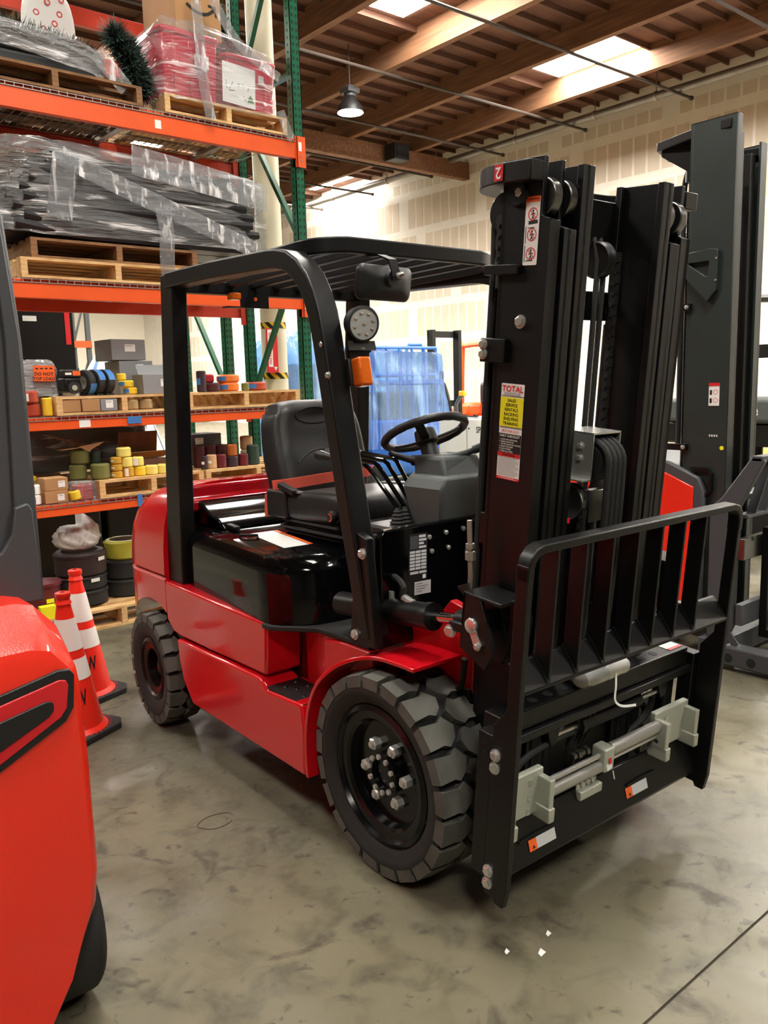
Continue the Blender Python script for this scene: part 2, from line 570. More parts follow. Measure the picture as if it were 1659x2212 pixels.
gm = MB().box(WX0, WX, -0.12, 0.12, 7.95, ZB).build('girder_beam', 'glulam', ceiling)
put(gm, (0, 19.35, 0))
# skylights: daylight diffusers let into the deck, a step below it
skm = MB().box(-0.6, 0.6, -1.2, 1.2, 0, 0.02).mesh('skylight_diffuser')
for (x, y) in SKY:
    o = struct(put(mobj('skylight_diffuser', skm, 'skylight_glow'), (x, y, ZD - 0.03)))
    o.name = 'window_1'
# sprinkler pipework: main, branch lines and hangers move as one
spk = thing('sprinkler_pipework', 'grey sprinkler main along the plasterboard wall with thin branch lines under the roof beams', 'pipe', (19.25, 10, 8.42))
MB().cyl((0, -18, 0), (0, 30, 0), 0.095, n=14).build('main_pipe', 'pipe_grey', spk)
bm_ = MB().cyl((-17.2, 0, -0.13), (0.5, 0, -0.13), 0.035, n=8).mesh('branch_pipe')
cm_ = MB().cyl((0.47, 0, -0.13), (0.53, 0, -0.13), 0.055, n=8).mesh('pipe_cap')
for y in (8.35, 11.45, 14.57, 17.55, 20.65, 23.7, 26.75):
    o = put(mobj('branch_pipe', bm_, 'pipe_dark', spk), (0, y - 10, 0))
    mobj('pipe_cap', cm_, 'pipe_dark', o)
hm_ = MB().cyl((0, 0, 0.08), (0, 0, 0.57), 0.012, n=6).mesh('hanger_rod')
hr_ = MB().lathe([(0.096, -0.03), (0.112, -0.03), (0.112, 0.03), (0.096, 0.03)], (0, 0, 0), (0, 1, 0), 16, closeprof=True).mesh('hanger_ring')
for y in (9.3, 12.1, 13.9, 16.6, 19.9, 22.3, 25.4, 28.0):
    o = put(mobj('hanger_ring', hr_, 'galvanised', spk), (0, y - 10, 0))
    mobj('hanger_rod', hm_, 'galvanised', o)
# high bay lamps
def high_bay(label, x, y, group=None):
    lp = thing('high_bay_lamp', label, 'lamp', (x, y, 7.55), 0, group)
    MB().lathe([(0.29, 0.0), (0.29, 0.03), (0.24, 0.16), (0.13, 0.3), (0.1, 0.34)], n=24).build('shade', 'black_plastic', lp, solid=0.006)
    MB().lathe([(0.0, 0.012), (0.27, 0.012), (0.27, 0.02), (0, 0.02)], n=24).build('lens', 'lamp_glow', lp)
    MB().cyl((0, 0, 0.33), (0, 0, 0.55), 0.13, n=16).box(-0.16, 0.16, -0.16, 0.16, 0.4, 0.5).build('ballast_box', 'charcoal_paint', lp, bev=0.01)
    MB().cyl((0, 0, 0.55), (0, 0, 1.42), 0.015, n=6).build('hanger_rod', 'pipe_dark', lp)
high_bay('dark round high bay lamp hanging below the wooden roof', 12.1, 15.2)
for (x, y) in ((5.5, 16.5), (5.5, 25.0), (9.5, 31.0), (16.5, 33.0), (14.5, 4.2), (17.6, -1.5)):  # out of view, added to throw more light on the walls
    high_bay('unseen high bay lamp added over the aisles to brighten the walls', x, y, 'added unseen high bay lamps')
ht = thing('heater_box', 'dark grey heater box hung against the wooden girder', 'heater', (16.75, 18.93, 7.98))
MB().box(-0.28, 0.28, -0.22, 0.22, 0.0, 0.45).build('casing', 'black_plastic', ht, bev=0.02)
MB().box(-0.2, 0.2, -0.235, -0.22, 0.06, 0.38).build('louvre', 'black_plastic', ht)
for dx in (-0.25, 0.25): MB().cyl((dx, 0, 0.45), (dx, 0, 1.0), 0.012, n=6).build('hanger_rod', 'pipe_dark', ht)
# ------------------------------------------------------------------ main forklift (local: X forward, Y left, Z up; origin under the front axle)
FK = thing('forklift', 'red and black forklift with solid tyres and black triple mast parked on the bare floor', 'forklift', (2.1595, 1.9857, 0), -1.59648)
MA = 0.092
def mxf(p):
    c, s = math.cos(MA), math.sin(MA)
    return Vector((0.36 + p[0] * c + p[2] * s, p[1], 0.10 - p[0] * s + p[2] * c))
def mirror_y(pts): return [(p[0], -p[1]) + tuple(p[2:]) for p in pts]

# --- wheels -------------------------------------------------------------
def tyre_mesh(Rr, W, rim, n, tread):
    """solid tyre, axis along local Y, two staggered rows of blocks"""
    b = MB()
    h = W / 2
    b.lathe([(rim, -h * 0.72), (rim + 0.012, -h * 0.86), (rim + 0.03, -h * 0.9), (rim + 0.045, -h * 0.98), (Rr - 0.05, -h), (Rr - 0.025, -h * 0.95), (Rr - 0.03, -h * 0.6), (Rr - 0.03, h * 0.6), (Rr - 0.025, h * 0.95), (Rr - 0.05, h), (rim + 0.045, h * 0.98), (rim + 0.03, h * 0.9), (rim + 0.012, h * 0.86), (rim, h * 0.72)], (0, 0, 0), (0, 1, 0), 56)
    side = b
    t = MB()
    da = 2 * PI / n
    for sgn in (-1, 1):
        for k in range(n):
            a0 = da * (k + (0.5 if sgn > 0 else 0.0))
            # block outline in (angle, y), shoulder edge to beyond the middle, chevron ends
            yo, yi = h * 1.0, h * 0.03
            pts = [(0.10, yo), (0.90, yo), (0.84, yo * 0.45), (0.98, yi + h * 0.24), (0.62, yi - h * 0.02), (0.26, yi + h * 0.10), (0.04, yi + h * 0.34), (0.14, yo * 0.55)]
            top = []; bot = []
            for (a, y) in pts:
                an = a0 + (a - 0.5) * da
                rt = Rr if y < yo * 0.9 else Rr - 0.006
                for lst, r_ in ((top, rt), (bot, Rr - 0.045)):
                    lst.append((r_ * math.cos(an), sgn * (y if lst is top or y < yo * 0.9 else y * 1.012), r_ * math.sin(an)))
            t.loft([bot, top], cap0=False)
    return side.mesh('tyre', 40), t.mesh('tread_blocks', 25)
def hexbolt(name, r, h, washer=True, shank=0.0):
    b = MB()
    b.lathe([(0, h), (r * 0.78, h), (r, h * 0.86), (r, 0.0)], n=6)
    if washer: b.lathe([(r * 0.9, 0.0045), (r * 1.28, 0.0045), (r * 1.28, 0), (0, 0)], n=16)
    if shank: b.cyl((0, 0, h), (0, 0, h + shank), r * 0.5, n=10)
    return b.mesh(name, 25)
def place(me, name, m, parent, p, axis, roll=0.0, s=1.0):
    o = mobj(name, me, m, parent)
    q = Vector(axis).to_track_quat('Z', 'Y')
    o.matrix_local = Matrix.Translation(Vector(p)) @ q.to_matrix().to_4x4() @ Matrix.Rotation(roll, 4, 'Z') @ Matrix.Scale(s, 4)
    return o
BOLT = hexbolt('bolt', 0.0125, 0.012)
SBOLT = hexbolt('bolt', 0.007, 0.006)
LUG = hexbolt('lug_nut', 0.021, 0.03, False, 0.006)
HB = hexbolt('hub_bolt', 0.0095, 0.01, False)
FR, FW, RIM = 0.3464, 0.24, 0.235
ft_side, ft_tread = tyre_mesh(FR, FW, RIM, 21, 0.03)
RR_, RW, RRIM = 0.277, 0.17, 0.150
rt_side, rt_tread = tyre_mesh(RR_, RW, RRIM, 19, 0.02)
mat('rim_black', (10, 10, 11), 0.2, spec=0.3)
mat('rim_wine', (20, 8, 9), 0.3, spec=0.25)
def rim_mesh(r, W, dish, hub):
    b = MB(); h = W / 2
    b.lathe([(r + 0.004, -h * 0.84), (r - 0.012, -h * 0.92), (r - 0.02, -h * 0.80), (r - 0.045, -h * 0.78), (r - 0.055, -h * 0.70), (r - 0.06, dish), (hub, dish), (hub, dish - 0.03), (hub * 0.72, dish - 0.035), (hub * 0.68, dish - 0.02), (0.0, dish - 0.02)], (0, 0, 0), (0, 1, 0), 48)
    b.lathe([(r + 0.004, h * 0.84), (r - 0.05, h * 0.6), (r - 0.05, dish + 0.01), (0, dish + 0.01)], (0, 0, 0), (0, 1, 0), 48)
    return b.mesh('rim')
frim = rim_mesh(RIM, FW, -0.055, 0.072)
rrim = rim_mesh(RRIM, RW, 0.0, 0.05)
def wheel(name, side, c, front, steer=0.0, spin=0.0):
    """side=-1: outer face towards -Y"""
    w = mobj(name, ft_side if front else rt_side, 'rubber', FK)
    rot = Matrix.Rotation(steer, 4, 'Z') @ (Matrix.Identity(4) if side < 0 else Matrix.Rotation(PI, 4, 'Z'))
    w.matrix_local = Matrix.Translation(Vector(c)) @ rot @ Matrix.Rotation(spin, 4, 'Y')
    mobj('tread_blocks', ft_tread if front else rt_tread, 'tread_rubber', w)
    mobj('rim', frim if front else rrim, 'rim_black' if front else 'rim_wine', w)
    if front:
        for k in range(6):
            a = 2 * PI * k / 6 + 0.25
            place(LUG, 'lug_nut', 'zinc', w, (0.102 * math.cos(a), -0.055, 0.102 * math.sin(a)), (0, -1, 0), 0.3 * k)
        for k in range(10):
            a = 2 * PI * k / 10
            place(HB, 'hub_bolt', 'zinc', w, (0.061 * math.cos(a), -0.0895, 0.061 * math.sin(a)), (0, -1, 0), 0.2 * k)
    else:
        MB().sq((0, -0.02, 0), (0.09, 0.05, 0.09), 1.0).build('hub_cap', 'rim_black', w)
    return w
wheel('front_wheel', -1, (0, -0.558 + FW / 2, FR), True, spin=0.2)
wheel('front_wheel', 1, (0, 0.558 - FW / 2, FR), True, spin=0.5)
wheel('rear_wheel', -1, (-1.738, -0.6 + RW / 2 + 0.004, RR_), False, steer=-0.06)
wheel('rear_wheel', 1, (-1.738, 0.6 - RW / 2 - 0.004, RR_), False, steer=-0.06, spin=0.3)
MB().cyl((0, -0.33, FR), (0, 0.33, FR), 0.085, n=16).box(-0.12, 0.14, -0.2, 0.2, 0.22, 0.5).build('drive_axle', 'black_satin', FK, bev=0.01)
MB().box(-1.80, -1.68, -0.45, 0.45, 0.22, 0.36).build('steer_axle', 'black_satin', FK, bev=0.01)

# --- red body -------------------------------------------------------------
mat('frame_red', (190, 16, 28), 0.35, coat=0.3)
for s in (-1, 1):
    def Y(a): return s * a
    b = MB()
    b.pxz([(-1.565, 0.745), (-0.645, 0.735), (-0.655, 0.60), (-0.665, 0.52), (-1.45, 0.505), (-1.50, 0.512), (-1.565, 0.56)], Y(0.40), Y(0.565))
    b.build('side_panel', 'red_paint', FK, bev=0.012, seg=3)
    b = MB()
    b.pxz([(-1.44, 0.495), (-0.70, 0.508), (-0.66, 0.49), (-0.645, 0.47), (-0.40, 0.485), (-0.385, 0.40), (-0.395, 0.21), (-1.315, 0.215), (-1.40, 0.31), (-1.43, 0.40)], Y(0.42), Y(0.578))
    b.build('lower_skirt', 'red_paint', FK, bev=0.010, seg=3)
    # step recess: rear wall, inner wall, tread plate
    b = MB()
    b.pxy([(-0.80, Y(0.40)), (-0.62, Y(0.40)), (-0.48, Y(0.44)), (-0.30, Y(0.44)), (-0.20, Y(0.40)), (-0.20, Y(0.36)), (-0.80, Y(0.36))], 0.44, 0.715)
    b.pxz([(-0.66, 0.48), (-0.42, 0.48), (-0.42, 0.70), (-0.30, 0.715), (-0.12, 0.715), (-0.12, 0.66), (-0.34, 0.60), (-0.36, 0.44), (-0.66, 0.44)], Y(0.40), Y(0.455))
    b.build('step_wall', 'frame_red', FK, bev=0.006)
    st = MB().pxy([(-0.69, Y(0.568)), (-0.40, Y(0.568)), (-0.40, Y(0.42)), (-0.69, Y(0.42))], 0.462, 0.482).build('step_plate', 'black_plastic', FK)
    for (sx_, sy_) in ((-0.62, 0.46), (-0.55, 0.45), (-0.49, 0.46), (-0.55, 0.50), (-0.47, 0.52), (-0.44, 0.47), (-0.60, 0.52)):
        MB().lathe([(0.011, 0), (0.007, 0.006), (0, 0.006)], (sx_, Y(sy_), 0.482), n=10).build('stud', 'black_satin', st)
    # fender
    path = [(-0.392, 0.205), (-0.398, 0.30), (-0.385, 0.42), (-0.352, 0.52), (-0.30, 0.60), (-0.225, 0.67), (-0.13, 0.72), (-0.03, 0.745), (0.06, 0.752), (0.165, 0.752)]
    path = [(p.x, p.z) for p in smooth_path([(a, 0, c) for a, c in path], 4)]
    inn = []
    for i, (a, c) in enumerate(path):
        a0, c0 = path[max(0, i - 1)]; a1, c1 = path[min(len(path) - 1, i + 1)]
        d = math.hypot(a1 - a0, c1 - c0); nx, nz = (c1 - c0) / d, -(a1 - a0) / d
        inn.append((a + nx * 0.014, c + nz * 0.014))
    vs = []
    L = len(path)
    def fy(i):  # outer edge tucks in over the flat part
        return 0.575 - 0.055 * max(0.0, min(1.0, (path[i][0] + 0.30) / 0.25))
    loops = []
    for i in range(L):
        yo = fy(i); yi = 0.30
        loops.append([(path[i][0], Y(yo), path[i][1]), (path[i][0], Y(yi), path[i][1]), (inn[i][0], Y(yi), inn[i][1]), (inn[i][0], Y(yo), inn[i][1])])
    MB().loft(loops).build('fender', 'red_paint', FK, bev=0.003)
    # upright mast carrier plate
    b = MB().pxz([(-0.12, 0.30), (0.20, 0.30), (0.215, 0.62), (0.235, 0.90), (0.12, 0.925), (0.06, 0.86), (-0.12, 0.84)], Y(0.285), Y(0.315))
    pl = b.build('mast_carrier_plate', 'frame_red', FK, bev=0.004)
    for (hx, hz) in ((0.10, 0.82), (0.135, 0.825), (0.17, 0.83)):
        MB().lathe([(0.008, 0), (0.008, 0.001), (0, 0.001)], (hx, Y(0.3155), hz), (0, Y(1), 0), n=10).build('bolt_hole', 'black_print', pl)
MB().box(-1.56, -0.1, -0.40, 0.40, 0.24, 0.72).build('chassis', 'black_satin', FK)

# --- counterweight -------------------------------------------------------
def cw_outline(inset, n=12):
    xr, yo, rc = -2.20 + inset, 0.56 - inset, 0.30
    pts = [(-1.572, -yo), (-1.66, -yo), (-1.76, -yo), (-1.86, -yo)]
    c = (xr + rc, -yo + rc)
    pts += [(c[0] - rc * math.sin(R(90 * k / n)), c[1] - rc * math.cos(R(90 * k / n))) for k in range(n + 1)]
    pts += [(xr - 0.015, -0.15), (xr - 0.02, 0.0)]
    full = pts + [(x, -y) for (x, y) in reversed(pts[:-1])]
    return full
def arch(x):
    d = x + 1.738; r_ = 0.345
    return 0.285 + math.sqrt(max(0.0, r_ * r_ - d * d)) if abs(d) < r_ else 0.0
cwb = MB()
lv = [(None, 0.0), (0.745, 0.0), (0.757, 0.014), (0.769, 0.0), (0.90, 0.004), (1.00, 0.016), (1.07, 0.035), (1.12, 0.065), (1.155, 0.11), (1.18, 0.19), (1.19, 0.30)]
loops = []
for z, ins in lv:
    ol = cw_outline(ins)
    lp_ = []
    for (x, y) in ol:
        if z is None:
            zz = max(0.47, arch(x) if abs(y) > 0.3 else 0.47)
            zz = min(zz, 0.70)
        else:
            # crown: the top sinks towards the rear
            t_ = max(0.0, (-x - 1.55) / 0.65)
            zz = z - (0.10 * t_ * t_ if z > 0.8 else 0.0) * min(1.0, (z - 0.8) / 0.3 if z > 0.8 else 0)
        lp_.append((x if not (z and z > 1.0 and x > -1.58) else -1.572, y, zz))
    loops.append(lp_)
cwb.loft(loops)
cwb.build('counterweight', 'red_paint', FK, ang=40)
MB().box(-2.0, -1.60, -0.36, 0.36, 0.30, 0.60).build('counterweight_core', 'black_satin', FK)

# --- engine hood -----------------------------------------------------------
hr = [(-1.44, -0.505), (-1.0, -0.535), (-0.70, -0.562), (-0.66, -0.564), (-0.61, -0.558), (-0.575, -0.54), (-0.51, -0.475), (-0.485, -0.43), (-0.47, -0.36), (-0.46, -0.20), (-0.455, 0.0)]
def hood_loop(ins, z):
    pts = []
    cx, cy = -0.95, 0.0
    for (x, y) in hr:
        nx = x + ins * (-1.0 if x > -0.64 else 0.0) * (0.4 if y < -0.5 else 1.0)
        ny = y + ins * (1.0 if y < -0.40 else 0.35 if y < -0.1 else 0.0)
        pts.append((nx, ny, z))
    return pts + [(p[0], -p[1], z) for p in reversed(pts[:-1])]
hood = MB().loft([hood_loop(0, 0.735), hood_loop(0, 0.93), hood_loop(0.008, 0.955), hood_loop(0.03, 0.985), hood_loop(0.06, 0.998)]).build('hood', 'black_gloss', FK, bev=0.004, ang=28)
# rolled rear edge of the hood against the counterweight
hb = MB()
hb.pxz([(-1.56, 1.0), (-1.56, 1.115), (-1.50, 1.11), (-1.44, 1.085), (-1.40, 1.06), (-1.36, 1.055), (-1.31, 1.04), (-1.26, 1.0)], -0.40, 0.40)
hb.build('hood_rear_cover', 'black_gloss', FK, bev=0.012, seg=3)
MB().pxz([(-1.585, 1.06), (-1.585, 1.18), (-1.55, 1.175), (-1.545, 1.118), (-1.50, 1.112), (-1.50, 1.06)], -0.44, 0.44).build('counterweight_lip', 'wine_paint', FK, bev=0.012, seg=3)
hl = MB().obox((-1.27, -0.36, 1.012), (0.16, 0.032, 0.02), Matrix.Rotation(R(-8), 3, 'Z')).obox((-1.34, -0.345, 1.02), (0.04, 0.06, 0.035)).build('hood_hinge', 'black_satin', FK, bev=0.004)
MB().tube([(-1.04, -0.44, 0.998), (-1.04, -0.44, 1.012), (-0.98, -0.39, 1.012), (-0.98, -0.39, 0.998)], 0.006, 8).build('hood_latch', 'black_satin', FK)
patch('warning_decal', 'white_print', FK, (-1.10, -0.36, 0.9985), (0.985, -0.165, 0), (0.07, 0.99, 0), 0.39, 0.112, 0.0008)
patch('warning_decal', 'orange_print', FK, (-1.090, -0.247, 0.9992), (0.985, -0.165, 0), (0.07, 0.99, 0), 0.39, 0.018, 0.0008)
# floor mat edge below the hood
MB().pxy([(-0.66, -0.575), (-0.60, -0.57), (-0.455, -0.455), (-0.16, -0.44), (-0.16, 0.44), (-0.455, 0.455), (-0.60, 0.57), (-0.66, 0.575)], 0.716, 0.736).build('floor_mat', 'rubber', FK, bev=0.004)

# --- front cowl --------------------------------------------------------------
cow = MB().pyz([(-0.45, 0.745), (-0.45, 1.12), (-0.43, 1.147), (0.43, 1.147), (0.45, 1.12), (0.45, 0.745)], -0.10, -0.07).build('front_cowl', 'black_gloss', FK, bev=0.006)
MB().box(-0.40, -0.10, -0.27, 0.40, 1.08, 1.115).build('control_console', 'black_plastic', FK, bev=0.01)
MB().box(-0.36, -0.11, -0.27, -0.05, 0.74, 1.085).build('console_box', 'black_plastic', FK, bev=0.01)
for (yy, zz) in ((-0.07, 1.108), (-0.053, 1.023), (-0.233, 1.099), (-0.223, 1.048), (-0.154, 1.105), (-0.144, 1.05)):
    place(SBOLT, 'bolt', 'bright_zinc', cow, (-0.07, yy, zz), (1, 0, 0), yy * 9)
dp = patch('data_plate', 'black_print', FK, (-0.0695, -0.333, 0.955), (0, 1, -0.03), (0, 0.04, 1), 0.085, 0.165, 0.0012, r=0.004)
def on_plate(u, v, w, h, m, name='print_block'):
    x = Vector((0, 1, -0.03)).normalized(); y = Vector((0, 0.04, 1)).normalized()
    return patch(name, m, dp, Vector((-0.0680, -0.333, 0.955)) + x * u + y * v, x, y, w, h, 0.0004)
for k, (u, v, w, h) in enumerate([(0.046, 0.150, 0.03, 0.009), (0.046, 0.138, 0.034, 0.008), (0.046, 0.126, 0.022, 0.008), (0.046, 0.113, 0.033, 0.008)] + [(0.005 + 0.026 * c, 0.040 + 0.0115 * r_, 0.023, 0.0085) for c in range(3) for r_ in range(6)] + [(0.007, 0.025, 0.037, 0.009), (0.048, 0.025, 0.033, 0.009)]):
    on_plate(u, v, w, h, 'grey_print')
on_plate(0.006, 0.112, 0.037, 0.045, 'charcoal_paint')
on_plate(0.064, 0.006, 0.014, 0.014, 'white_print')
pp = patch('paper_tag', 'grey_print', FK, (-0.0693, -0.307, 0.905), (0, 1, -0.03), (0, 0.04, 1), 0.075, 0.046, 0.0008)
for k in range(4):
    patch('print_line', 'charcoal_paint', pp, (-0.0683, -0.300, 0.915 + 0.009 * k), (0, 1, -0.03), (0, 0.04, 1), 0.03 + 0.012 * (k % 3), 0.0016, 0.0003)

# --- dashboard, column, steering wheel ---------------------------------------
d = MB()
d.loft([[(-0.10, -0.155, 1.10), (-0.26, -0.155, 1.10), (-0.33, -0.08, 1.10), (-0.33, 0.13, 1.10), (-0.26, 0.20, 1.10), (-0.10, 0.20, 1.10)],
        [(-0.08, -0.165, 1.21), (-0.27, -0.165, 1.21), (-0.345, -0.085, 1.21), (-0.345, 0.14, 1.21), (-0.27, 0.21, 1.21), (-0.08, 0.21, 1.21)],
        [(-0.07, -0.17, 1.255), (-0.28, -0.17, 1.255), (-0.355, -0.09, 1.255), (-0.355, 0.145, 1.255), (-0.28, 0.22, 1.255), (-0.07, 0.22, 1.255)],
        [(-0.07, -0.15, 1.295), (-0.26, -0.15, 1.295), (-0.33, -0.08, 1.295), (-0.33, 0.13, 1.295), (-0.26, 0.20, 1.295), (-0.07, 0.20, 1.295)]])
d.build('dashboard', 'grey_plastic', FK, bev=0.01, seg=3)
MB().loft([[(-0.12, -0.10, 1.28), (-0.30, -0.10, 1.28), (-0.30, 0.12, 1.28), (-0.12, 0.12, 1.28)], [(-0.16, -0.085, 1.36), (-0.32, -0.085, 1.36), (-0.32, 0.10, 1.36), (-0.16, 0.10, 1.36)]]).build('column_cover', 'dark_grey_plastic', FK, bev=0.014, seg=3)
SC = Vector((-0.345, 0.0, 1.437)); SA = Vector((-0.42, 0.05, 0.90)).normalized()
col = MB().cyl(SC - SA * 0.13, SC - SA * 0.02, 0.036, 0.032, n=20).build('steering_column', 'black_plastic', FK)
sw = MB()
u_ = SA.orthogonal().normalized(); v_ = SA.cross(u_)
ring = [SC + (u_ * math.cos(2 * PI * k / 40) + v_ * math.sin(2 * PI * k / 40)) * 0.158 for k in range(40)]
sw.tube(ring, [0.0155 + (0.0012 if k % 2 else 0) for k in range(40)], 10, closed=True)
swo = sw.build('steering_wheel', 'black_plastic', FK, ang=60)
sp_ = MB()
for an in (0.5, 2.6, 4.7):
    dr = u_ * math.cos(an) + v_ * math.sin(an)
    sp_.sweep([SC + dr * 0.15, SC + dr * 0.10 - SA * 0.015, SC + dr * 0.03 - SA * 0.03], [(-0.018, -0.005), (0.018, -0.005), (0.018, 0.005), (-0.018, 0.005)], SA)
sp_.build('spoke', 'black_plastic', swo, bev=0.003)
MB().cyl(SC - SA * 0.045, SC + SA * 0.012, 0.045, 0.04, n=20).build('horn_button', 'black_plastic', swo, bev=0.006)
kd = SC + (Vector((-0.6, -0.1, -0.25)).normalized()) * 0.0
k0 = min(ring, key=lambda p: abs(p.x + 0.47) + abs(p.y - 0.10))
MB().cyl(k0 + SA * 0.01, k0 + SA * 0.05, 0.019, 0.022, n=16).build('spinner_knob', 'black_plastic', swo, bev=0.006)
st1 = MB().tube([(-0.20, -0.06, 1.345), (-0.17, 0.05, 1.365), (-0.125, 0.085, 1.385)], [0.012, 0.012, 0.011], 10).cyl((-0.15, 0.066, 1.375), (-0.10, 0.105, 1.40), 0.016, n=12).build('signal_stalk', 'dark_grey_plastic', FK)
MB().tube([(-0.26, -0.02, 1.335), (-0.36, -0.05, 1.335)], [0.024, 0.021], 12).tube([(-0.36, -0.05, 1.335), (-0.44, -0.075, 1.352), (-0.46, -0.08, 1.362)], [0.014, 0.012, 0.011], 10).build('direction_lever', 'black_plastic', FK)

# --- hydraulic levers -----------------------------------------------------------
for k in range(4):
    y0 = -0.195 + 0.036 * k
    b0 = Vector((-0.28, y0 - 0.01, 1.185)); b1 = Vector((-0.42, y0 - 0.03 + 0.01 * k, 1.325 + 0.005 * k)); b2 = Vector((-0.62, y0 - 0.045 + 0.008 * k, 1.345 + 0.004 * k)); b3 = Vector((-0.70, y0 - 0.05 + 0.008 * k, 1.352 + 0.004 * k))
    lv_ = MB().tube([b0 - Vector((0, 0, 0.04)), b0, b0 + (b1 - b0) * 0.2, b1 - (b1 - b0) * 0.06, b1 + (b2 - b1) * 0.06, b2], 0.0085, 8).build('control_lever', 'black_gloss', FK)
    MB().tube([b2 - (b3 - b2) * 0.2, b2, b3, b3 + (b3 - b2) * 0.25], [0.009, 0.012, 0.021, 0.018], 12).build('knob', 'black_vinyl', lv_)
    prof = []
    for q in range(5):
        prof += [(0.036 - 0.005 * q, 0.013 * q), (0.026 - 0.004 * q, 0.013 * q + 0.007)]
    prof += [(0.008, 0.068)]
    MB().lathe(prof, (-0.27, y0 - 0.012, 1.112), n=16).build('rubber_boot', 'rubber', lv_)

# --- seat --------------------------------------------------------------------------
seat = thing('seat', '', '')
for kk in ('label', 'category'): del seat[kk]
seat.parent = FK
tb = Matrix.Rotation(R(-9), 3, 'Y')
bk = MB()
def backf(u, v):
    # u across 0..1, v up 0..1
    y = (u - 0.5) * 2
    w = 0.255 * (1 - 0.18 * max(0, v - 0.72) ** 2 * 12) * (0.93 + 0.07 * math.sin(PI * min(1, v * 1.1)))
    z = 1.145 + 0.42 * v - 0.02 * abs(y) ** 3 * (v > 0.9)
    bol = 0.045 * max(0.0, abs(y) - 0.60) / 0.40
    lum = 0.018 * math.exp(-((v - 0.35) / 0.2) ** 2) * (1 - abs(y))
    head = -0.012 * math.exp(-(((v - 0.83) / 0.07) ** 2 + (y / 0.4) ** 2) ** 2)
    edge = 0.05 * max(0.0, abs(y) - 0.9) / 0.1 + 0.035 * max(0.0, v - 0.94) / 0.06
    x = -1.02 - 0.09 * v + bol * (1 - 0.3 * v) + lum + head - edge
    return (x, y * w, z)
N1, N2 = 28, 22
front = [[Vector(backf(i / N1, j / N2)) for i in range(N1 + 1)] for j in range(N2 + 1)]
bk.grid(lambda u, v: backf(u, v), N1, N2)
bk.grid(lambda u, v: (-1.10 - 0.07 * v - 0.02 * math.cos((u - 0.5) * PI), backf(u, v)[1], backf(u, v)[2] - 0.0), N1, N2)
# rim strip joining front and back skins
rim_pts = [(i / N1, 0.0) for i in range(N1 + 1)] + [(1.0, j / N2) for j in range(1, N2 + 1)] + [((N1 - i) / N1, 1.0) for i in range(1, N1 + 1)] + [(0.0, (N2 - j) / N2) for j in range(1, N2)]
lf = [backf(u, v) for u, v in rim_pts]
lb = [(-1.10 - 0.07 * v - 0.02 * math.cos((u - 0.5) * PI), backf(u, v)[1], backf(u, v)[2]) for u, v in rim_pts]
bk.loft([lf, lb], False, False)
so = bk.build('backrest', 'black_vinyl', seat, ang=70)
def hoop(cy, cv, ry, rv, a0, a1, n=24):
    pts = []
    for k in range(n + 1):
        a = R(a0 + (a1 - a0) * k / n)
        uy = cy + ry * math.cos(a); vv = cv + rv * math.sin(a)
        p = Vector(backf(uy / 2 + 0.5, vv)); pts.append(p + Vector((0.001, 0, 0)))
    return pts
MB().tube(hoop(0, 0.84, 0.42, 0.085, 0, 360, 32), 0.004, 6).tube(hoop(0, 0.18, 0.62, 0.30, 35, 145, 20), 0.004, 6).build('seam', 'black_vinyl', so)
cu = MB()
cu.sq((-0.765, 0.0, 1.125), (0.52, 0.50, 0.14), 0.32, 0.5, Matrix.Rotation(R(-3), 3, 'Y'), 40, 16)
cu.sq((-0.76, -0.215, 1.135), (0.50, 0.10, 0.13), 0.45, 0.7, Matrix.Rotation(R(-3), 3, 'Y'), 28, 12)
cu.sq((-0.76, 0.215, 1.135), (0.50, 0.10, 0.13), 0.45, 0.7, Matrix.Rotation(R(-3), 3, 'Y'), 28, 12)
cu.build('cushion', 'black_vinyl', seat, ang=60)
be = MB()
for k, (z0, ins) in enumerate(((1.0, 0.02), (1.018, 0.0), (1.036, 0.022), (1.05, 0.0), (1.066, 0.02), (1.08, 0.012))):
    be.sq((-0.785, 0, z0 + 0.012), (0.60 - ins, 0.51 - ins, 0.028), 0.3, 0.6, None, 32, 8)
be.build('suspension_bellows', 'rubber', seat, ang=60)
MB().box(-1.09, -0.94, -0.275, -0.22, 1.07, 1.19).build('belt_retractor', 'black_plastic', seat, bev=0.012, seg=3)
MB().obox((-0.93, -0.262, 1.20), (0.12, 0.03, 0.025), Matrix.Rotation(R(12), 3, 'Y')).build('belt_buckle', 'black_plastic', seat, bev=0.004)
MB().obox((-0.87, -0.25, 1.19), (0.05, 0.022, 0.008)).build('belt_tongue', 'bright_zinc', seat)
MB().sweep(smooth_path([(-1.03, -0.275, 1.205), (-0.99, -0.20, 1.212), (-0.985, 0.0, 1.222), (-0.99, 0.20, 1.228), (-1.03, 0.27, 1.23)], 6), [(-0.001, -0.024), (0.001, -0.024), (0.001, 0.024), (-0.001, 0.024)], (0.2, 0, 1)).build('seat_belt', 'belt_orange', seat)
kn = MB().lathe([(0.0, 0.02), (0.02, 0.02), (0.026, 0.012), (0.026, 0)], (-0.60, -0.262, 1.115), (0, -1, 0), 12).build('adjuster_knob', 'black_plastic', seat)
MB().lathe([(0.011, 0.0215), (0.016, 0.0215), (0.016, 0.020), (0.011, 0.020)], (-0.60, -0.262, 1.115), (0, -1, 0), 16, a0=0.6, a1=4.4, closeprof=True).build('knob_mark', 'belt_orange', kn)
patch('knob_mark', 'red_print', FK, (-0.62, 0.20, 1.20), (1, 0, 0.2), (0, 0.9, 0.4), 0.06, 0.03, 0.012)
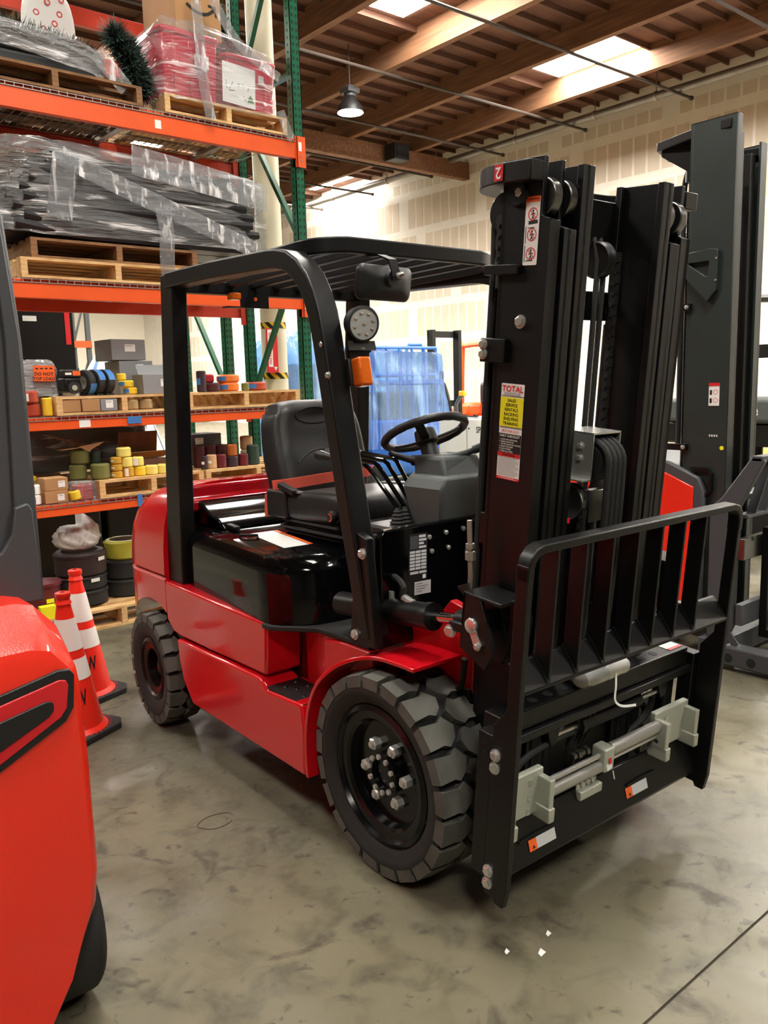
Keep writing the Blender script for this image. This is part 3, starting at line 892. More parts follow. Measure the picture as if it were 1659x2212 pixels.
patch('belt_anchor', 'belt_orange', FK, (-1.135, -0.26, 1.06), (0.1, 1, 0), (0.1, 0.0, 1), 0.035, 0.10, 0.003)

# --- overhead guard --------------------------------------------------------------
for s in (-1, 1):
    Y0 = s * 0.50
    # rear post, side rail and front leg: one bent box section
    pth = [(-1.50, 0.735), (-1.415, 2.085), (-1.0, 2.082), (-0.56, 2.068)]
    bend = [(-0.50, 2.066), (-0.44, 2.052), (-0.385, 2.022), (-0.335, 1.975), (-0.30, 1.92), (-0.275, 1.86), (-0.255, 1.78)]
    low = [(-0.150, 1.16), (-0.088, 0.785)]
    b = MB()
    hw = 0.034
    b.pxz([(-1.585, 0.735), (-1.435, 0.735), (-1.405, 1.10), (-1.345, 2.025), (-1.345, 2.115), (-1.405, 2.120), (-1.455, 2.118)], Y0 - s * -0.035, Y0 - s * 0.035)
    b.build('rear_post', 'black_satin', FK, bev=0.006)
    rail = [(-1.40, 2.092), (-1.0, 2.088), (-0.56, 2.072)] + bend
    b = MB()
    b.sweep([(x, Y0, z) for x, z in rail] + [(x, Y0 - s * 0.014 * (i + 1), z) for i, (x, z) in enumerate(low)], [(-0.033, -0.042), (0.033, -0.042), (0.033, 0.042), (-0.033, 0.042)], (0, 1, 0) if False else (0.0, s * 1.0, 0.0))
    b.build('guard_rail', 'black_satin', FK, bev=0.008, seg=3)
    # foot plate with bolts
    fp = MB().pxz([(-0.172, 0.765), (-0.03, 0.765), (-0.045, 0.88), (-0.065, 1.13), (-0.13, 1.15), (-0.150, 0.92)], Y0 - s * 0.02, Y0 + s * 0.012).build('leg_foot_plate', 'black_satin', FK, bev=0.003)
    for (px_, pz_) in ((-0.028 - 0.055, 1.08), (-0.138, 0.795)):
        place(BOLT, 'bolt', 'bright_zinc', fp, (px_ , Y0 + s * 0.012, pz_), (0, s, 0), 0.4, 1.15)
    for (px_, pz_) in ((-0.235, 1.76), (-0.207, 1.66)):
        place(BOLT, 'bolt', 'bright_zinc', FK, (px_, Y0 + s * 0.035, pz_), (0, s, 0), 0.7, 0.8)
# roof hoop with rounded front corners
hp = [(-1.42, -0.46, 2.088), (-0.50, -0.455, 2.098)] + [(-0.50 + 0.13 * math.sin(R(a)), -0.325 - 0.13 * math.cos(R(a)), 2.098 + 0.012 * a / 90) for a in (15, 30, 45, 60, 75, 90)]
hp = hp + [(x, -y, z) for (x, y, z) in reversed(hp)]
MB().sweep(hp, [(-0.016, -0.028), (0.016, -0.028), (0.016, 0.028), (-0.016, 0.028)]).build('roof_hoop', 'black_satin', FK, bev=0.007, seg=3)
MB().bar((-1.40, -0.49, 2.07), (-1.40, 0.49, 2.07), 0.06, 0.055).build('roof_rear_bar', 'black_satin', FK, bev=0.005)
for k in range(7):
    y = -0.36 + 0.12 * k
    xf_ = -0.375 if abs(y) < 0.33 else -0.385
    MB().bar((-1.40, y, 2.088), (xf_, y, 2.10), 0.034, 0.03).build('roof_bar', 'black_satin', FK, bev=0.003)
# mirror under the front of the roof
MR = Matrix.Rotation(R(6), 3, 'Z') @ Matrix.Rotation(R(10), 3, 'Y'); MC = Vector((-0.285, -0.225, 1.975))
def rrect(hw, hh, r, x, n=5):
    out = []
    for cy, cz, a0 in ((hw - r, -hh + r, -90), (hw - r, hh - r, 0), (-hw + r, hh - r, 90), (-hw + r, -hh + r, 180)):
        for k in range(n + 1):
            a = R(a0 + 90 * k / n); out.append(MC + MR @ Vector((x, cy + r * math.cos(a), cz + r * math.sin(a))))
    return out
mi = MB().loft([rrect(0.120, 0.052, 0.02, -0.022), rrect(0.131, 0.060, 0.028, -0.014), rrect(0.131, 0.060, 0.028, 0.0), rrect(0.122, 0.053, 0.024, 0.008), rrect(0.112, 0.045, 0.022, 0.012), rrect(0.085, 0.030, 0.02, 0.026), rrect(0.06, 0.018, 0.015, 0.03)]).build('mirror', 'black_plastic', FK, ang=50)
MB().loft([rrect(0.114, 0.047, 0.018, -0.0235), rrect(0.114, 0.047, 0.018, -0.0225)]).build('mirror_glass', 'chrome', mi)
MB().lathe([(0, 0.014), (0.026, 0.014), (0.03, 0)], (-0.252, -0.225, 1.988), (1, 0.08, -0.1), 20).build('mirror_mount', 'black_plastic', mi)
MB().sweep([(-0.372, -0.225, 2.078), (-0.30, -0.225, 2.072), (-0.245, -0.222, 2.05), (-0.232, -0.22, 2.01), (-0.230, -0.218, 1.98)], [(-0.018, -0.003), (0.018, -0.003), (0.018, 0.003), (-0.018, 0.003)], (0, 1, 0) if False else (1, 0, 0.6)).build('mirror_arm', 'black_satin', mi)
place(BOLT, 'bolt', 'bright_zinc', mi, (-0.222, -0.215, 1.995), (1, 0, 0), 0, 0.7)
MB().cyl((-0.235, -0.215, 1.995), (-0.19, -0.212, 1.998), 0.007, n=8).build('mirror_stud', 'bright_zinc', mi)
# round work lamps and indicators on the front legs
for s in (-1, 1):
    wl = MB()
    c = Vector((-0.175, s * 0.415, 1.825)); ax = Vector((1, -0.15 if s < 0 else 0.15, -0.12)).normalized()
    wl.lathe([(0, -0.055), (0.03, -0.055), (0.035, -0.03), (0.052, -0.028), (0.058, 0.0), (0.058, 0.012), (0.052, 0.014), (0.052, 0.008)], c, ax, 32)
    w_ = wl.build('work_lamp', 'black_plastic', FK)
    for k in range(7):
        MB().lathe([(0.036, 0), (0.052, 0), (0.052, 0.003), (0.036, 0.003)], c - ax * (0.028 - 0.0 + 0.004 * 0) - ax * (0.006 * k - 0.03), ax, 24, closeprof=True).build('cooling_fin', 'black_plastic', w_)
    MB().lathe([(0, 0.009), (0.052, 0.009), (0.052, 0.007), (0, 0.007)], c, ax, 28).build('lens', 'lamp_glass', w_)
    q = ax.to_track_quat('Z', 'Y').to_matrix()
    for k in range(9):
        rr_ = 0.0 if k == 8 else 0.035
        a = 2 * PI * k / 8 + 0.3
        MB().sq(c + ax * 0.010 + q @ Vector((rr_ * math.cos(a), rr_ * math.sin(a), 0)), (0.014, 0.014, 0.008), 1.0, None, None, 10, 6).build('led', 'bright_zinc', w_)
    MB().sweep([c + Vector((-0.01, -0.045, -0.055)), c + Vector((-0.005, -0.045, -0.075)), c + Vector((-0.005, 0.045, -0.075)), c + Vector((-0.01, 0.045, -0.055))], [(-0.012, -0.0015), (0.012, -0.0015), (0.012, 0.0015), (-0.012, 0.0015)], (1, 0, 0.3)).build('lamp_bracket', 'brushed_steel', w_)
    place(BOLT, 'bolt', 'bright_zinc', w_, c + Vector((-0.005, 0, -0.078)), (0, 0, -1), 0, 0.6)
    MB().pyz([(s * 0.46, 1.69), (s * 0.37, 1.735), (s * 0.37, 1.752), (s * 0.46, 1.80)], -0.20, -0.188).build('lamp_plate', 'black_satin', w_)
    ib = MB().obox((-0.155, s * 0.437, 1.668), (0.05, 0.05, 0.095), Matrix.Rotation(R(-9), 3, 'Y')).build('indicator_lamp', 'amber', FK, bev=0.008, seg=3)
    MB().obox((-0.185, s * 0.438, 1.668), (0.022, 0.07, 0.09), Matrix.Rotation(R(-9), 3, 'Y')).build('indicator_base', 'black_plastic', ib, bev=0.004)
# rear lamp bracket under the roof
rl = MB().box(-1.36, -1.352, -0.20, -0.055, 1.985, 2.06).build('rear_lamp_bracket', 'black_satin', FK)
MB().box(-1.39, -1.345, -0.25, -0.20, 2.02, 2.05).build('rear_lamp', 'amber', rl, bev=0.005)
MB().box(-1.40, -1.345, -0.27, -0.18, 1.985, 1.99).build('rear_lamp_shelf', 'black_satin', rl)
MB().lathe([(0.009, 0), (0.009, 0.003), (0, 0.003)], (-1.352, -0.125, 2.025), (1, 0, 0), 10).build('reflector', 'orange_print', rl)

# --- tilt cylinders -----------------------------------------------------------------
for s in (-1, 1):
    y = s * 0.415
    t = MB().cyl((-0.35, y, 0.845), (0.145, y, 0.895), 0.042, n=22).cyl((0.12, y, 0.892), (0.15, y, 0.896), 0.045, n=22).build('tilt_cylinder', 'black_satin', FK)
    MB().cyl((0.14, y, 0.895), (0.30, y, 0.915), 0.017, n=14).build('piston_rod', 'chrome', t)
    MB().cyl((0.27, y, 0.911), (0.36, y, 0.922), 0.034, n=14).box(0.27, 0.33, y - 0.05, y - 0.034, 0.89, 0.92).build('rod_clevis', 'black_satin', t, bev=0.004)
    place(BOLT, 'bolt', 'bright_zinc', t, (0.275, y + s * 0.045, 0.888), (0.3, s, 0), 0.2, 1.3)
    hs = smooth_path([(-0.20, y, 0.88), (-0.12, y - s * 0.03, 0.94), (-0.07, y - s * 0.02, 0.985), (0.0, y, 0.97), (0.0, y, 0.93), (0.06, y, 0.915)], 6)
    MB().tube(hs, 0.011, 8).build('hydraulic_hose', 'rubber', t)
    MB().cyl((0.005, y, 0.93), (0.05, y, 0.918), 0.014, n=8).cyl((0.045, y, 0.90), (0.045, y, 0.93), 0.012, n=8).build('hose_fitting', 'bright_zinc', t)
    MB().cyl((-0.06, y, 0.90), (-0.06, y, 0.94), 0.010, n=8).build('hose_fitting', 'bright_zinc', t)

# --- mast ------------------------------------------------------------------------------
def mb(): return MB(mxf)
for s in (-1, 1):
    off = -0.006
    def V(a): return s * a + off
    def vb(o, u0, u1, va, vb_, w0, w1):
        lo, hi = sorted((V(va), V(vb_))); return o.box(u0, u1, lo, hi, w0, w1)
    o = mb()
    # outer channel: web with the top of its front flange cut back for the roller
    o.prism([(-0.165, 0.0), (0.012, 0.0), (0.012, 1.955), (-0.020, 1.965), (-0.020, 2.115), (-0.165, 2.115)], lambda u, w, t: (u, t, w), V(0.330), V(0.314))
    vb(o, -0.010, 0.012, 0.330, 0.288, 0.0, 1.955)
    vb(o, -0.165, -0.143, 0.330, 0.280, 0.0, 2.115)
    orail = o.build('outer_mast_rail', 'black_satin', FK, bev=0.002)
    o = mb()
    o.prism([(-0.155, 0.03), (0.017, 0.03), (0.017, 1.935), (-0.018, 1.945), (-0.018, 2.112), (-0.155, 2.112)], lambda u, w, t: (u, t, w), V(0.262), V(0.248))
    vb(o, -0.006, 0.017, 0.275, 0.225, 0.03, 1.935)
    vb(o, -0.155, -0.135, 0.275, 0.225, 0.03, 2.112)
    o.build('middle_mast_rail', 'black_satin', FK, bev=0.002)
    o = mb()
    vb(o, -0.155, 0.017, 0.200, 0.184, 0.05, 2.105)
    vb(o, -0.006, 0.017, 0.213, 0.164, 0.05, 2.105)
    vb(o, -0.155, -0.135, 0.213, 0.164, 0.05, 2.105)
    o.build('inner_mast_rail', 'black_satin', FK, bev=0.002)
    for (a, b_, u_) in ((0.313, 0.280, -0.043), (0.247, 0.216, -0.043)):
        mb().cyl((u_, V(a), 2.015), (u_, V(b_), 2.015), 0.052, n=28).build('mast_roller', 'brushed_steel', FK, bev=0.004)
# bowed tie at the top, behind the rails
tp_ = [(-0.02, -0.362), (-0.09, -0.362), (-0.17, -0.355), (-0.235, -0.32), (-0.285, -0.25), (-0.30, -0.13), (-0.302, 0.0)]
tp_ = tp_ + [(u, -v) for (u, v) in reversed(tp_[:-1])]
tp_ = [(p.x, p.y) for p in smooth_path([(u, v, 0) for u, v in tp_], 4)]
mb().sweep([(u, v + 0.005, 2.075) for u, v in tp_], [(-0.032, -0.026), (0.032, -0.026), (0.032, 0.026), (-0.032, 0.026)]).build('mast_top_tie', 'black_satin', FK, bev=0.003)
mb().box(-0.175, -0.156, -0.20, 0.21, 1.925, 2.06).build('inner_crossbar', 'black_satin', FK, bev=0.004)
mb().box(-0.185, -0.156, -0.27, 0.28, 1.70, 1.79).build('middle_crossbar', 'black_satin', FK, bev=0.004)
mb().box(-0.20, -0.166, -0.32, 0.33, 1.02, 1.12).build('outer_crossbar', 'black_satin', FK, bev=0.004)
mb().box(-0.15, -0.02, -0.325, 0.335, 0.0, 0.05).build('mast_foot', 'black_satin', FK, bev=0.004)
# hook sticker on the tie
hs_ = patch('hook_sticker', 'red_print', FK, mxf((-0.148, -0.3905, 2.055)), (1, 0, -0.09), (0.09, 0, 1), 0.031, 0.042, 0.001)
lettering('2', 0.042, 'white_print', FK, mxf((-0.1325, -0.392, 2.076)), (-1, 0, 0.09), (-0.09, 0, -1), True, name='hook_symbol', sx=1.0, lift=0.0012)
# brackets, bolts and tie plates on the near outer rail
for (w0, w1, u0, u1) in ((1.814, 1.842, -0.205, -0.077), (1.572, 1.64, -0.202, -0.108)):
    mb().box(u0, u1, -0.356, -0.336, w0, w1).build('rail_bracket', 'black_satin', FK, bev=0.003)
for (u, w, sc_) in ((-0.098, 2.029, 1.1), (-0.067, 1.688, 1.2), (-0.186, 1.623, 1.0), (-0.185, 1.595, 1.0)):
    place(BOLT, 'bolt', 'bright_zinc', FK, mxf((u, -0.3365 if u > -0.1 else -0.357, w)), (0, -1, 0), w, sc_)
mb().lathe([(0, 0.012), (0.03, 0.012), (0.036, 0.0)], (-0.102, -0.336, 2.025), (0, -1, 0), 20).build('roller_pin', 'black_satin', FK)
# chains
def chain(name, pts_w, u, v, pitch=0.032, wid=0.02):
    b = mb()
    n = int((pts_w[1] - pts_w[0]) / pitch)
    for k in range(n):
        w = pts_w[0] + (k + 0.5) * pitch
        wd = wid * (1.0 if k % 2 else 0.7)
        b.box(u - 0.011, u + 0.011, v - wd / 2, v + wd / 2, w - pitch * 0.46, w + pitch * 0.46)
        b.cyl((u, v - wid * 0.7, w - pitch * 0.5), (u, v + wid * 0.7, w - pitch * 0.5), 0.007, n=6)
    return b.build(name, 'chain_steel', FK)
chain('lift_chain', (1.86, 2.0), -0.185, -0.312, 0.03, 0.022)
chain('lift_chain', (0.5, 1.93), -0.10, 0.118)
chain('lift_chain', (0.45, 1.20), 0.025, -0.115)
chain('lift_chain', (0.45, 1.21), 0.035, 0.042)
mb().lathe([(0.0, 0.016), (0.05, 0.016), (0.056, 0.01), (0.05, 0.0), (0.056, -0.01), (0.05, -0.016), (0, -0.016)], (-0.178, -0.302, 1.985), (0, 1, 0), 28).build('hose_pulley', 'black_satin', FK)
mb().cyl((-0.185, -0.312, 1.78), (-0.185, -0.312, 1.87), 0.009, n=8).cyl((-0.185, -0.312, 1.83), (-0.185, -0.312, 1.86), 0.014, n=6).build('chain_anchor', 'brushed_steel', FK)
for (v, r_) in ((-0.305, 0.011), (-0.285, 0.010)):
    mb().tube([(-0.217, v, 0.75), (-0.215, v, 1.3), (-0.213, v, 1.85), (-0.218, v, 1.95), (-0.20, v, 2.02), (-0.165, v, 2.035)], r_, 8).build('mast_hose', 'rubber', FK)
for (v, u) in ((0.045, -0.115), (0.075, -0.115)):
    mb().tube([(u, v, 0.6), (u, v, 1.3), (u, v, 1.88), (u - 0.02, v, 1.94), (u - 0.05, v, 1.90)], 0.009, 8).build('mast_hose', 'rubber', FK)
mb().lathe([(0.0, 0.02), (0.05, 0.02), (0.056, 0.012), (0.05, 0.0), (0.056, -0.012), (0.05, -0.02), (0, -0.02)], (-0.125, 0.06, 1.88), (0, 1, 0), 28).build('hose_pulley', 'black_satin', FK)
for v in (-0.262, 0.238):
    mb().cyl((-0.19, v, 0.05), (-0.19, v, 1.69), 0.024, n=16).build('lift_cylinder', 'black_satin', FK)
# centre free lift cylinder with its head bracket, hose bundle and sheaves
fl = mb().cyl((-0.04, -0.035, 0.05), (-0.04, -0.035, 1.12), 0.05, n=24).cyl((-0.04, -0.035, 1.10), (-0.04, -0.035, 1.16), 0.058, n=24).build('free_lift_cylinder', 'black_satin', FK)
mb().box(-0.075, 0.045, -0.115, -0.111, 1.235, 1.375).box(-0.075, 0.045, 0.012, 0.016, 1.30, 1.375).box(-0.075, 0.045, -0.115, 0.016, 1.372, 1.377).box(-0.078, -0.074, -0.16, 0.016, 1.235, 1.377).box(-0.06, 0.045, -0.155, -0.111, 1.235, 1.239).build('hose_bracket', 'bright_zinc', fl)
for dz in (1.30, 1.335):
    place(BOLT, 'bolt', 'bright_zinc', fl, mxf((0.0, -0.1155, dz)), (0, -1, 0), 0.3, 0.7)
mb().box(0.0, 0.03, -0.085, -0.02, 1.10, 1.20).build('sheave_yoke', 'brushed_steel', fl, bev=0.003)
for v in (-0.125, 0.045):
    mb().lathe([(0, 0.012), (0.048, 0.012), (0.055, 0.016), (0.055, 0.010), (0.05, 0), (0.055, -0.010), (0.055, -0.016), (0.048, -0.012), (0, -0.012)], (-0.015, v, 1.165), (0, 1, 0), 28).build('chain_sheave', 'brushed_steel', fl)
patch('sheave_mark', 'red_print', fl, mxf((0.01, -0.163, 1.105)), (0, 1, 0), (0, 0, 1), 0.011, 0.016, 0.002)
for k in range(4):
    v = -0.088 + 0.0235 * k
    pth = [(-0.07, v, 1.33)] + [(0.01 - 0.075 * math.cos(R(a)) + 0.0, v + 0.0 * a, 1.29 + 0.065 * math.sin(R(a))) for a in range(40, 181, 14)] + [(0.087, v, 1.15), (0.085, v, 0.9), (0.075, v, 0.62), (0.06, v, 0.45), (0.03, v, 0.36)]
    mb().tube(pth, 0.0105, 8).build('hose_line', 'rubber', fl)
    mb().tube([(0.078, v, 0.86), (0.07, v, 0.5)], 0.011, 8).build('hose_sleeve', 'rubber', fl)
mb().lathe([(0, 0.05), (0.058, 0.05), (0.058, -0.05), (0, -0.05)], (0.012, -0.052, 1.285), (0, 1, 0), 28).build('hose_roller', 'black_plastic', fl)
# tilt bracket on the mast and locking pin
for s in (-1, 1):
    off = -0.012 if s < 0 else 0.0
    def tbx(p): return mxf((p[0] + 0.042, p[1], p[2]))
    t = MB(tbx)
    for yy in (0.378, 0.445):
        t.prism([(-0.155, 0.71), (-0.02, 0.70), (0.0, 0.84), (-0.015, 0.93), (-0.05, 0.915), (-0.075, 0.86), (-0.15, 0.90)] if False else [(-0.155, 0.74), (-0.05, 0.70), (-0.02, 0.76), (-0.04, 0.82), (-0.085, 0.915), (-0.15, 0.905)], lambda u, w, q: (u, q, w), s * yy + off - 0.007, s * yy + off + 0.007)
    t.box(-0.15, 0.0, min(s * 0.335, s * 0.452) + off, max(s * 0.335, s * 0.452) + off, 0.905, 0.917)
    t.prism([(-0.012, 0.70), (0.008, 0.70), (0.02, 0.86), (0.0, 0.917), (-0.012, 0.917)], lambda u, w, q: (u, q, w), s * 0.335 + off, s * 0.40 + off)
    tb_ = t.build('tilt_bracket', 'black_satin', FK, bev=0.003)
    pin = MB(tbx).lathe([(0, 0.012), (0.012, 0.012), (0.022, 0.009), (0.023, 0.0)], (-0.108, s * 0.452 + off, 0.822), (0, s, 0), 20)
    pin.prism([(-0.13, 0.815), (-0.118, 0.845), (-0.098, 0.845), (-0.082, 0.80), (-0.062, 0.775), (-0.07, 0.757), (-0.09, 0.76), (-0.11, 0.795)], lambda u, w, q: (u, q, w), s * 0.452 + off, s * 0.457 + off)
    pin.build('locking_pin', 'bright_zinc', tb_, bev=0.001)
    place(BOLT, 'bolt', 'bright_zinc', tb_, tbx((-0.076, s * 0.457 + off, 0.768)), (0, s, 0), 0.2, 0.8)
    MB(tbx).sweep([(-0.15, s * 0.43 + off, 0.925), (-0.19, s * 0.42 + off, 0.905), (-0.175, s * 0.40 + off, 0.88)], [(-0.012, -0.004), (0.012, -0.004), (0.012, 0.004), (-0.012, 0.004)], (0, 1, 0)).build('hose_hook', 'black_satin', tb_)
MB().tube([(0.30, -0.40, 1.22), (0.302, -0.40, 1.05), (0.295, -0.40, 0.98), (0.30, -0.37, 0.93)], 0.008, 8).cyl((0.302, -0.40, 1.10), (0.302, -0.40, 1.125), 0.016, n=6).cyl((0.302, -0.40, 1.135), (0.302, -0.40, 1.15), 0.014, n=6).build('hydraulic_pipe', 'galvanised', FK)
MB().tube(smooth_path([(0.05, -0.30, 0.63), (0.12, -0.32, 0.62), (0.19, -0.34, 0.66), (0.22, -0.35, 0.76)], 5), 0.011, 8).build('brake_hose', 'rubber', FK)
MB().obox((0.12, -0.31, 0.60), (0.20, 0.04, 0.06), Matrix.Rotation(R(-12), 3, 'Y')).build('valve_block', 'black_satin', FK, bev=0.004)
for k in range(4):
    place(SBOLT, 'bolt', 'bright_zinc', FK, (0.06 + 0.035 * k, -0.325, 0.61 + 0.007 * k), (0.2, -0.6, 0.8), k, 1.0)
MB().sweep([(0.22, -0.36, 0.60), (0.17, -0.40, 0.58), (0.165, -0.41, 0.56), (0.23, -0.40, 0.53)], [(-0.012, -0.004), (0.012, -0.004), (0.012, 0.004), (-0.012, 0.004)]).build('hose_guard', 'black_satin', FK)

# --- stickers on the near mast rail: mast plane, text runs along u, up along w ------------
ux = mxf((1, 0, 0)) - mxf((0, 0, 0)); wy = mxf((0, 0, 1)) - mxf((0, 0, 0))
VS = -0.3368
DU = -0.030
def sm(p): return mxf((p[0] + DU, p[1], p[2]))
def stk(u, w, W_, H_, m, name, lift=0.0, r=0.0, parent=FK, lean=0.0):
    return patch(name, m, parent, sm((u, VS, w)), ux, wy, W_, H_, 0.0008, lift, r)
def stext(s, u, w, size, m, parent, bold=True, align='CENTER', sx=1.0):
    return lettering(s, size, m, parent, sm((u, VS, w)), ux, wy, bold, align, sx=sx, lift=0.0022)
wl_ = stk(-0.045, 1.838, 0.050, 0.177, 'white_print', 'warning_label', r=0.004)
stk(-0.045, 2.001, 0.050, 0.014, 'orange_print', 'warning_header', 0.0009, parent=wl_)
stext('WARNING', -0.017, 2.008, 0.0085, 'black_print', wl_, sx=0.9)
for k, w in enumerate((1.97, 1.917, 1.868)):
    MB().lathe([(0.0145, 0), (0.0165, 0), (0.0165, 0.0008), (0.0145, 0.0008)], sm((-0.018, VS - 0.001, w)), (0, -1, 0), 24, closeprof=True).build('prohibition_ring', 'red_print', wl_)
    c_ = sm((-0.018, VS - 0.0012, w))
    MB().bar(c_ + Vector(ux) * -0.010 + Vector(wy) * 0.010, c_ + Vector(ux) * 0.010 - Vector(wy) * 0.010, 0.002, 0.0006, (0, -1, 0)).build('prohibition_bar', 'red_print', wl_)
    g = MB()
    g.cyl(sm((-0.018, VS - 0.0008, w + 0.0085)), sm((-0.018, VS - 0.0014, w + 0.0085)), 0.003, n=10)
    for (a, b_) in (((-0.018, w + 0.005), (-0.018, w - 0.006)), ((-0.018, w + 0.003), (-0.010, w - 0.001)), ((-0.018, w + 0.003), (-0.025, w - 0.002)), ((-0.018, w - 0.006), (-0.014, w - 0.013)), ((-0.018, w - 0.006), (-0.022, w - 0.013))):
        g.bar(sm((a[0], VS - 0.001, a[1])), sm((b_[0], VS - 0.001, b_[1])), 0.0026, 0.0006, (0, -1, 0))
    if k == 0:
        g.bar(sm((-0.032, VS - 0.001, w - 0.022)), sm((0.0, VS - 0.001, w - 0.020)), 0.009, 0.0006, (0, -1, 0))
    else:
        g.bar(sm((-0.040, VS - 0.001, w - 0.022)), sm((-0.040, VS - 0.001, w + 0.022)), 0.002, 0.0006, (0, -1, 0))
        g.bar(sm((-0.034, VS - 0.001, w - 0.018 if k == 2 else w + 0.018)), sm((-0.010, VS - 0.001, w - 0.018 if k == 2 else w + 0.018)), 0.002, 0.0006, (0, -1, 0))
    g.build('pictogram', 'black_print', wl_)
U0, W0, SW = -0.094, 1.240, 0.087
sl_ = stk(U0, W0, SW, 0.276, 'white_print', 'service_label', r=0.003)
cx_ = U0 + SW / 2
stext('TOTAL', cx_, 1.501, 0.024, 'red_print', sl_, sx=1.05)
stext('WAREHOUSE', cx_, 1.4875, 0.0098, 'grey_card', sl_, sx=1.05)
stk(U0, 1.394, SW, 0.083, 'yellow_print', 'yellow_panel', 0.0009, parent=sl_)
for k in range(14):
    for w in (1.4795, 1.3895):
        p = sm((U0 + 0.004 + k * 0.0062, VS - 0.0012, w))
        MB().prism([(0, 0), (0.003, 0), (0.005, 0.0032), (0.002, 0.0032)], lambda a, b_, t: p + Vector(ux) * a + Vector(wy) * b_ + Vector((0, -t, 0)), 0, 0.0005).build('hazard_stripe', 'black_print', sl_)
for k, s in enumerate(('SALES', 'SERVICE', 'RENTALS', 'RACKING', 'SHELVING', 'TRAINING')):
    stext(s, cx_, 1.4685 - 0.0132 * k, 0.0125, 'black_print', sl_)
stext('(833) 868-2500', cx_, 1.381, 0.0105, 'red_print', sl_, False)
stk(U0, 1.318, SW, 0.055, 'black_print', 'black_panel', 0.0009, parent=sl_)
stext('DAILY CHECKLIST', cx_, 1.3665, 0.0095, 'white_print', sl_)
for k, s in enumerate(('1. CHECK FOR OPERATION', '2. CHECK WATER ON', '    BATTERY (ELECTRIC TRUCKS)', '3. CHECK FOR LEAKS', '4. CHECK WHEELS', '5. CHECK ALL FLUIDS')):
    stext(s, U0 + 0.005, 1.3560 - 0.0068 * k, 0.0056, 'white_print', sl_, True, 'LEFT')
stk(U0, 1.307, SW, 0.011, 'red_print', 'red_band', 0.0009, parent=sl_)
stext('WARNING', cx_, 1.3125, 0.0105, 'black_print', sl_)
stk(U0, 1.240, SW, 0.0075, 'red_print', 'red_band', 0.0009, parent=sl_)
stext('www.TOTALWAREHOUSE.com', cx_, 1.2437, 0.0052, 'white_print', sl_)
for k in range(14):
    patch('print_line', 'grey_card', sl_, sm((U0 + 0.004, VS, 1.2515 + 0.004 * k)), ux, wy, SW - 0.008 - 0.012 * (k % 4 == 0), 0.0011, 0.0004, 0.0010)

# --- carriage, load backrest and fork positioner --------------------------------------------
VO = 0.535
for s in (-1, 1):
    c = mb()
    lo, hi = sorted((s * (VO - 0.022), s * VO))
    c.prism([(0.065, 0.545), (0.105, 0.585), (0.152, 0.62), (0.152, 1.06), (0.165, 1.09), (0.192, 1.10), (0.192, 0.20), (0.188, 0.075), (0.108, 0.075), (0.105, 0.10), (0.065, 0.14)] if False else [(0.105, 0.10), (0.108, 0.076), (0.142, 0.076), (0.15, 0.06), (0.182, 0.06), (0.192, 0.12), (0.192, 1.075), (0.152, 1.075), (0.150, 0.66), (0.105, 0.60)], lambda u, w, t: (u, t, w), lo, hi)
    sp = c.build('carriage_side_plate', 'black_satin', FK, bev=0.003)
    lo2, hi2 = sorted((s * (VO - 0.05), s * (VO - 0.002)))
    k_ = mb().box(0.05, 0.105, lo2, hi2, 0.12, 0.565).build('side_block', 'black_satin', FK, bev=0.003)
    for w in (0.516, 0.478, 0.153, 0.114):
        place(BOLT, 'bolt', 'bright_zinc', sp, mxf((0.124, s * VO, w)), (0, s, 0), w * 30, 1.15)
    for w in (0.535, 0.505, 0.2):
        mb().lathe([(0.006, 0.0005), (0.006, 0), (0, 0.0005)], (0.075, s * (VO - 0.002), w), (0, s, 0), 10).build('grease_hole', 'slot_dark', k_)
# top rail of the backrest with rounded corners
br = [(0.172, -VO + 0.012, 1.03), (0.172, -VO + 0.012, 1.065)] + [(0.172, -VO + 0.062 - 0.05 * math.cos(R(a)), 1.065 + 0.05 * math.sin(R(a))) for a in (30, 60, 90)]
br = br + [(u, -v, w) for (u, v, w) in reversed(br)]
mb().sweep(br, [(-0.012, -0.022), (0.012, -0.022), (0.012, 0.022), (-0.012, 0.022)], (1, 0, 0)).build('backrest_top_rail', 'black_satin', FK, bev=0.004)
# sloping bottom rail and bars
mb().prism([(0.192, 0.712), (0.192, 0.722), (0.135, 0.785), (0.125, 0.785), (0.178, 0.712)], lambda u, w, t: (u, t, w), -VO + 0.02, VO - 0.02).build('backrest_bottom_rail', 'black_satin', FK, bev=0.002)
for k in range(7):
    v = -0.412 + 0.1205 * k
    b = mb().box(0.135, 0.190, v - 0.005, v + 0.005, 0.722, 1.11)
    b.build('backrest_bar', 'black_satin', FK, bev=0.0015)
    mb().prism([(0.191, 0.716), (0.191, 0.73), (0.135, 0.795), (0.128, 0.79)], lambda u, w, t: (u, t, w), v - 0.012, v - 0.005).build('weld_gusset', 'black_satin', FK)
ub = mb().box(0.012, 0.085, -0.475, 0.475, 0.527, 0.59).build('upper_fork_bar', 'black_satin', FK, bev=0.004)
for v in (-0.31, -0.24, -0.165, 0.165, 0.24, 0.31):
    mb().lathe([(0.016, 0.0), (0.016, 0.0008), (0, 0.0008)], (0.050, v, 0.5902), (0, 0, 1), 18).build('fork_pin_hole', 'slot_dark', ub)
patch('bar_sticker', 'white_print', ub, mxf((0.02, 0.385, 0.5908)), mxf((1, 0, 0)) - mxf((0, 0, 0)), (0, 1, 0), 0.05, 0.075, 0.0006)
patch('bar_sticker', 'red_print', ub, mxf((0.056, 0.385, 0.5915)), mxf((1, 0, 0)) - mxf((0, 0, 0)), (0, 1, 0), 0.014, 0.075, 0.0006)
